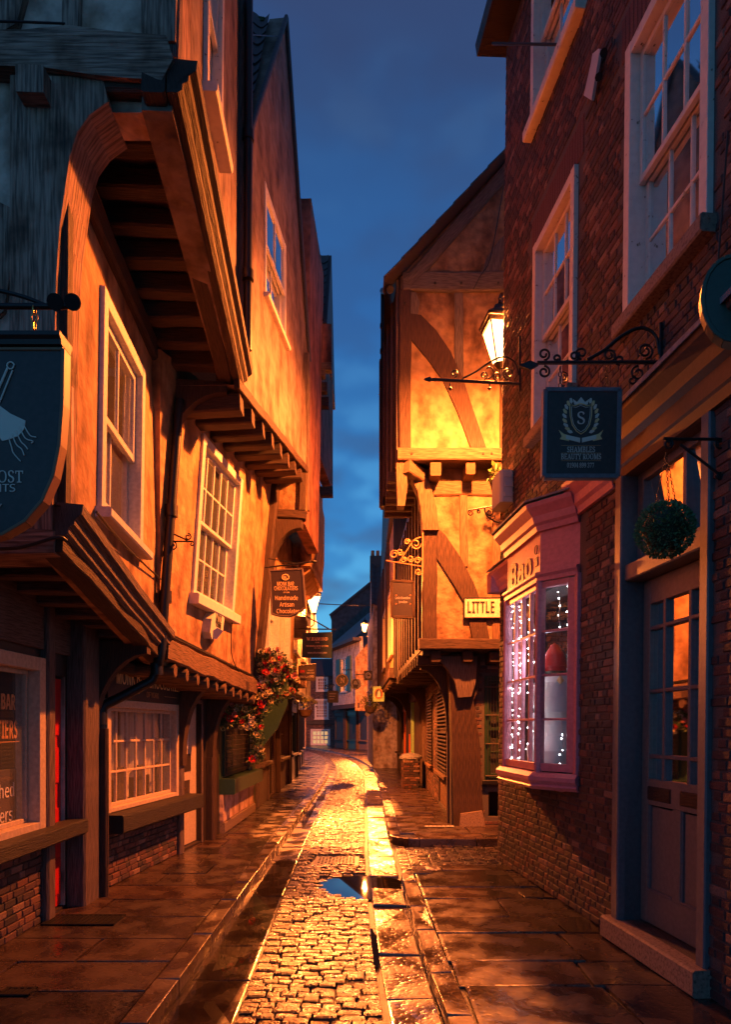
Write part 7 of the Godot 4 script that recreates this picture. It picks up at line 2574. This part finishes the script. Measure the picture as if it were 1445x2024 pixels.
	o = round_sign("round cream hanging sign with a cake drawing", f, 703, 1352, 11, M.sign_white, M.sign_white)
	m = fresh()
	m.prism(f.outline([697, 1353, 709, 1353, 707, 1360, 699, 1360]), f.xf(0, 0, 0.02), 0.03)
	m.round_bar(curve([f.at(697, 1352, 0.01), f.at(699, 1346, 0.01), f.at(704, 1344, 0.01), f.at(709, 1352, 0.01)], 5), 0.02, f.n, 5)
	part(o, "cake_mark", m, M.board)
	f = facing(25.0)
	o = hang_board("hanging_sign", "small dark square hanging sign with a pink ring", "shop sign", f, [720, 1326, 735, 1326, 735, 1344, 720, 1344], M.board, M.board, 0.03, 0.01)
	m = fresh()
	m.round_bar(spiral(f.at(727.5, 1335, 0.01), f.u, UP, 0.09, 0.09, 0, 1.0, 16), 0.02, f.n, 5)
	m.round_bar(spiral(f.at(727.5, 1335, 0.01), f.u, UP, 0.045, 0.045, 0.6, 0.8, 12), 0.014, f.n, 5)
	part(o, "ring_mark", m, M.ivory)
	f = facing(19.0)
	o = hang_board("hanging_sign", "lime green hanging sign with a dark oval picture in an orange ring", "shop sign", f, [738, 1358, 759, 1357, 759, 1386, 738, 1386], M.sign_lime, M.sign_lime, 0.03, 0.01)
	m = fresh()
	m.lathe([Vector2(0.0, 0.0), Vector2(0.1, 0.0), Vector2(0.1, 0.012), Vector2(0.0, 0.014)], Transform3D(Basis(f.u, f.n, -UP * 1.3), f.at(748.5, 1371, 0.0)), 18)
	part(o, "oval", m, M.board)
	m = fresh()
	m.round_bar(spiral(f.at(748.5, 1371, 0.01), f.u, UP * 1.3, 0.1, 0.1, 0, 1.0, 20), 0.014, f.n, 5)
	part(o, "oval_ring", m, M.orange)
	m = fresh()
	m.prism(f.outline([745, 1378, 747, 1368, 750, 1364, 752, 1370, 752, 1378]), f.xf(0, 0, 0.02), 0.008)
	part(o, "figure_mark", m, M.ivory)
	f = facing(28.0)
	o = round_sign("tiny yellow round sign under the flower basket down the street", f, 727, 1411, 5, M.sign_white, M.gold)
	f = facing(29.0)
	o = hang_board("hanging_sign", "black double hanging board under scrollwork before the far house", "shop sign", f, [648, 1366, 668, 1366, 668, 1388, 648, 1388], M.board, M.iron, 0.04, 0.02)
	for s in [[647, 1358, 5], [656, 1356, 5]]:
		m = fresh()
		m.round_bar(spiral(f.at(s[0], s[1]), f.u, UP, s[2] / 48.0, s[2] / 200.0, 0, 1.4), 0.02, f.n, 5)
		part(o, "scroll", m, M.iron)
	for i in 3:
		m = fresh()
		m.hbox(f.hit(651, 0).x, f.hit(0, 1372 + i * 5).y, 0.0, f.hit(664 - i * 2, 0).x, f.hit(0, 1372 + i * 5).y + 0.03, 0.004, f.xf(), 0.001)
		part(o, "text_line", m, M.silver)
	f = facing(22.0)
	var pl := thing("hanging_basket", "flower basket with pale blossom hanging by the lime green sign", "flower basket", f.at(732, 1398))
	foliage(pl, f.at(732, 1388), Vector3(0.3, 0.25, 0.25), 420, [Color(0.06, 0.11, 0.03), Color(0.35, 0.36, 0.1), Color(0.1, 0.13, 0.04)], false, 0.06)
	m = fresh()
	m.lathe([Vector2(0.0, -0.25), Vector2(0.14, -0.18), Vector2(0.2, 0.0), Vector2(0.0, 0.0)], Transform3D(Basis(), f.at(732, 1396)), 10)
	part(pl, "basket", m, M.timber_dark)

func round_sign(label: String, f: Fac, px: float, py: float, r: float, face: Material, rim: Material) -> Node3D:
	var k := f.hit(px + r, py).x - f.hit(px, py).x
	var o := thing("hanging_sign", label, "shop sign", f.at(px, py))
	var m := fresh()
	m.lathe([Vector2(0.0, -0.04), Vector2(k, -0.04), Vector2(k, 0.0), Vector2(0.0, 0.0)], Transform3D(Basis(f.u, f.n, -UP), f.at(px, py)), 24)
	part(o, "board", m, face)
	m = fresh()
	m.round_bar(spiral(f.at(px, py, 0.0), f.u, UP, k * 0.9, k * 0.9, 0, 1.0, 24), 0.014, f.n, 5)
	part(o, "rim", m, rim)
	m = fresh()
	m.round_bar([f.at(px, py - r, -0.02), f.at(px, py - r - 8, -0.02), f.at(px + 20, py - r - 8, -0.02)], 0.015, f.n, 5)
	part(o, "bracket", m, M.iron)
	return o

func garland() -> void:
	# a garland of artificial roses round the corner of the green shop
	var o := thing("flower_garland", "garland of red, cream and pink roses draped round the green shop front", "garland", at(500, 1500, 9.2))
	var z := 9.15
	var line := curve([at(436, 1418, 8.9), at(462, 1412, 9.0), at(490, 1418, 9.05), at(508, 1400, z), at(520, 1378, z), at(534, 1352, z), at(528, 1328, z), at(518, 1308, z), at(534, 1302, z), at(552, 1318, z), at(566, 1330, z)], 6)
	var tail := curve([at(534, 1380, z), at(556, 1372, 9.6), at(576, 1366, 10.0)], 5) + curve([at(505, 1410, z), at(504, 1445, z), at(508, 1475, z), at(505, 1505, z)], 5)
	var m := fresh()
	m.round_bar(line, 0.014, Vector3(0, 0, 1), 5)
	part(o, "stem", m, M.green_dark)
	var roses := [Color(0.5, 0.015, 0.02), Color(0.55, 0.02, 0.03), Color(0.62, 0.5, 0.22), Color(0.68, 0.62, 0.48), Color(0.66, 0.56, 0.3), Color(0.55, 0.2, 0.2)]
	var shapes := []
	for c in roses:
		var f := MB.new()
		f.col = c
		for i in 11:
			var ring := 0 if i < 3 else (1 if i < 7 else 2)
			var a := i * 2.4
			var d := Vector3(cos(a), 0, sin(a))
			var r0 := 0.006 + ring * 0.008
			var r1 := 0.014 + ring * 0.012
			var s := Vector3(-sin(a), 0, cos(a)) * (0.012 + ring * 0.006)
			var y := 0.03 - ring * 0.008
			f.quad(d * r0 - s * 0.6, d * r0 + s * 0.6, d * r1 + s + UP * y, d * r1 - s + UP * y)
		shapes.append(f.mesh())
	var bunch := func(p: Vector3, spread: float, n: int) -> void:
		for i in n:
			var q := p + Vector3(rng.randfn() * spread, rng.randfn() * spread, rng.randf_range(0.0, 0.09))
			var up := (Vector3(0.15, 0.25, 1.0) + Vector3(rng.randf_range(-0.7, 0.7), rng.randf_range(-0.6, 0.6), 0)).normalized()
			var x := up.cross(Vector3(0.3, 0.2, -0.5)).normalized()
			var k := rng.randf_range(0.8, 1.35)
			put(o, "flower", shapes[rng.randi() % shapes.size()], M.petal, Transform3D(Basis(x * k, up * k, x.cross(up) * k), q))
	for i in line.size():
		var dense := 2 if i % 3 else 1
		bunch.call(line[i], 0.075, dense)
		foliage(o, line[i], Vector3(0.16, 0.13, 0.1), 30, [Color(0.045, 0.1, 0.03), Color(0.08, 0.14, 0.04), Color(0.02, 0.05, 0.02), Color(0.2, 0.2, 0.06)], false, 0.05)
	for i in tail.size():
		if i % 3 != 1: bunch.call(tail[i], 0.03, 1)
		foliage(o, tail[i], Vector3(0.09, 0.09, 0.07), 20, [Color(0.035, 0.07, 0.025), Color(0.07, 0.1, 0.03)], false, 0.05)

func wires() -> void:
	cable("overhead_cable", "thin black cable crossing the dark end wall and the roof edge at the top", [at(-60, 43, 3.4), at(60, 44, 3.6), at(345, 58, 4.6), at(572, 74, 8.4)], 0.006)
	cable("cable", "cable hanging from the top of the timbered gable down its plaster", [at(1000, 345, 9.2), at(978, 470, 9.22), at(966, 520, 9.22), at(950, 545, 9.2), at(936, 572, 9.22)], 0.007)
	cable("cable", "long black cable looped down the brick wall between its upper windows", [at(1118, 160, 6.05), at(1112, 240, 6.05), at(1090, 340, 6.35), at(1048, 412, 6.85), at(1026, 350, 7.1), at(1026, 300, 7.15)], 0.006)
	cable("cable", "black cable running down the brick wall at the picture edge by the green sign", [at(1440, 260, 3.4), at(1424, 470, 3.45), at(1412, 620, 3.45), at(1418, 670, 3.4)], 0.006)
	cable("cable", "slack cable following the brickwork above the doorway cornice", [at(1420, 672, 3.45), at(1360, 720, 3.8), at(1290, 782, 4.1), at(1232, 850, 4.5)], 0.006)
	cable("overhead_cable", "fine cable slung across the far end from the small lantern", [at(606, 1192, 15.0), at(690, 1196, 20.0), at(745, 1196, 25.0)], 0.012)
	cable("flag_pole", "thin iron rod sticking out from the brick wall under the eaves", [at(974, 86, 6.6), at(1158, 89, 5.85)], 0.012, "", "rod")
	cable("cable", "cable below the sash window sill of the near timber house", [at(190, 1012, 4.05), at(250, 1082, 4.9), at(318, 1146, 6.1)], 0.008)
	cable("cable", "bundle of cables sagging at the jetty corner behind the shield sign", [at(-30, 1085, 3.55), at(40, 1082, 3.6), at(110, 1062, 3.65), at(130, 1068, 3.7)], 0.01)
	cable("cable", "cable dropping from the alarm box side down the ochre plaster", [at(459, 1218, 7.95), at(457, 1290, 7.98), at(472, 1330, 8.3)], 0.006)
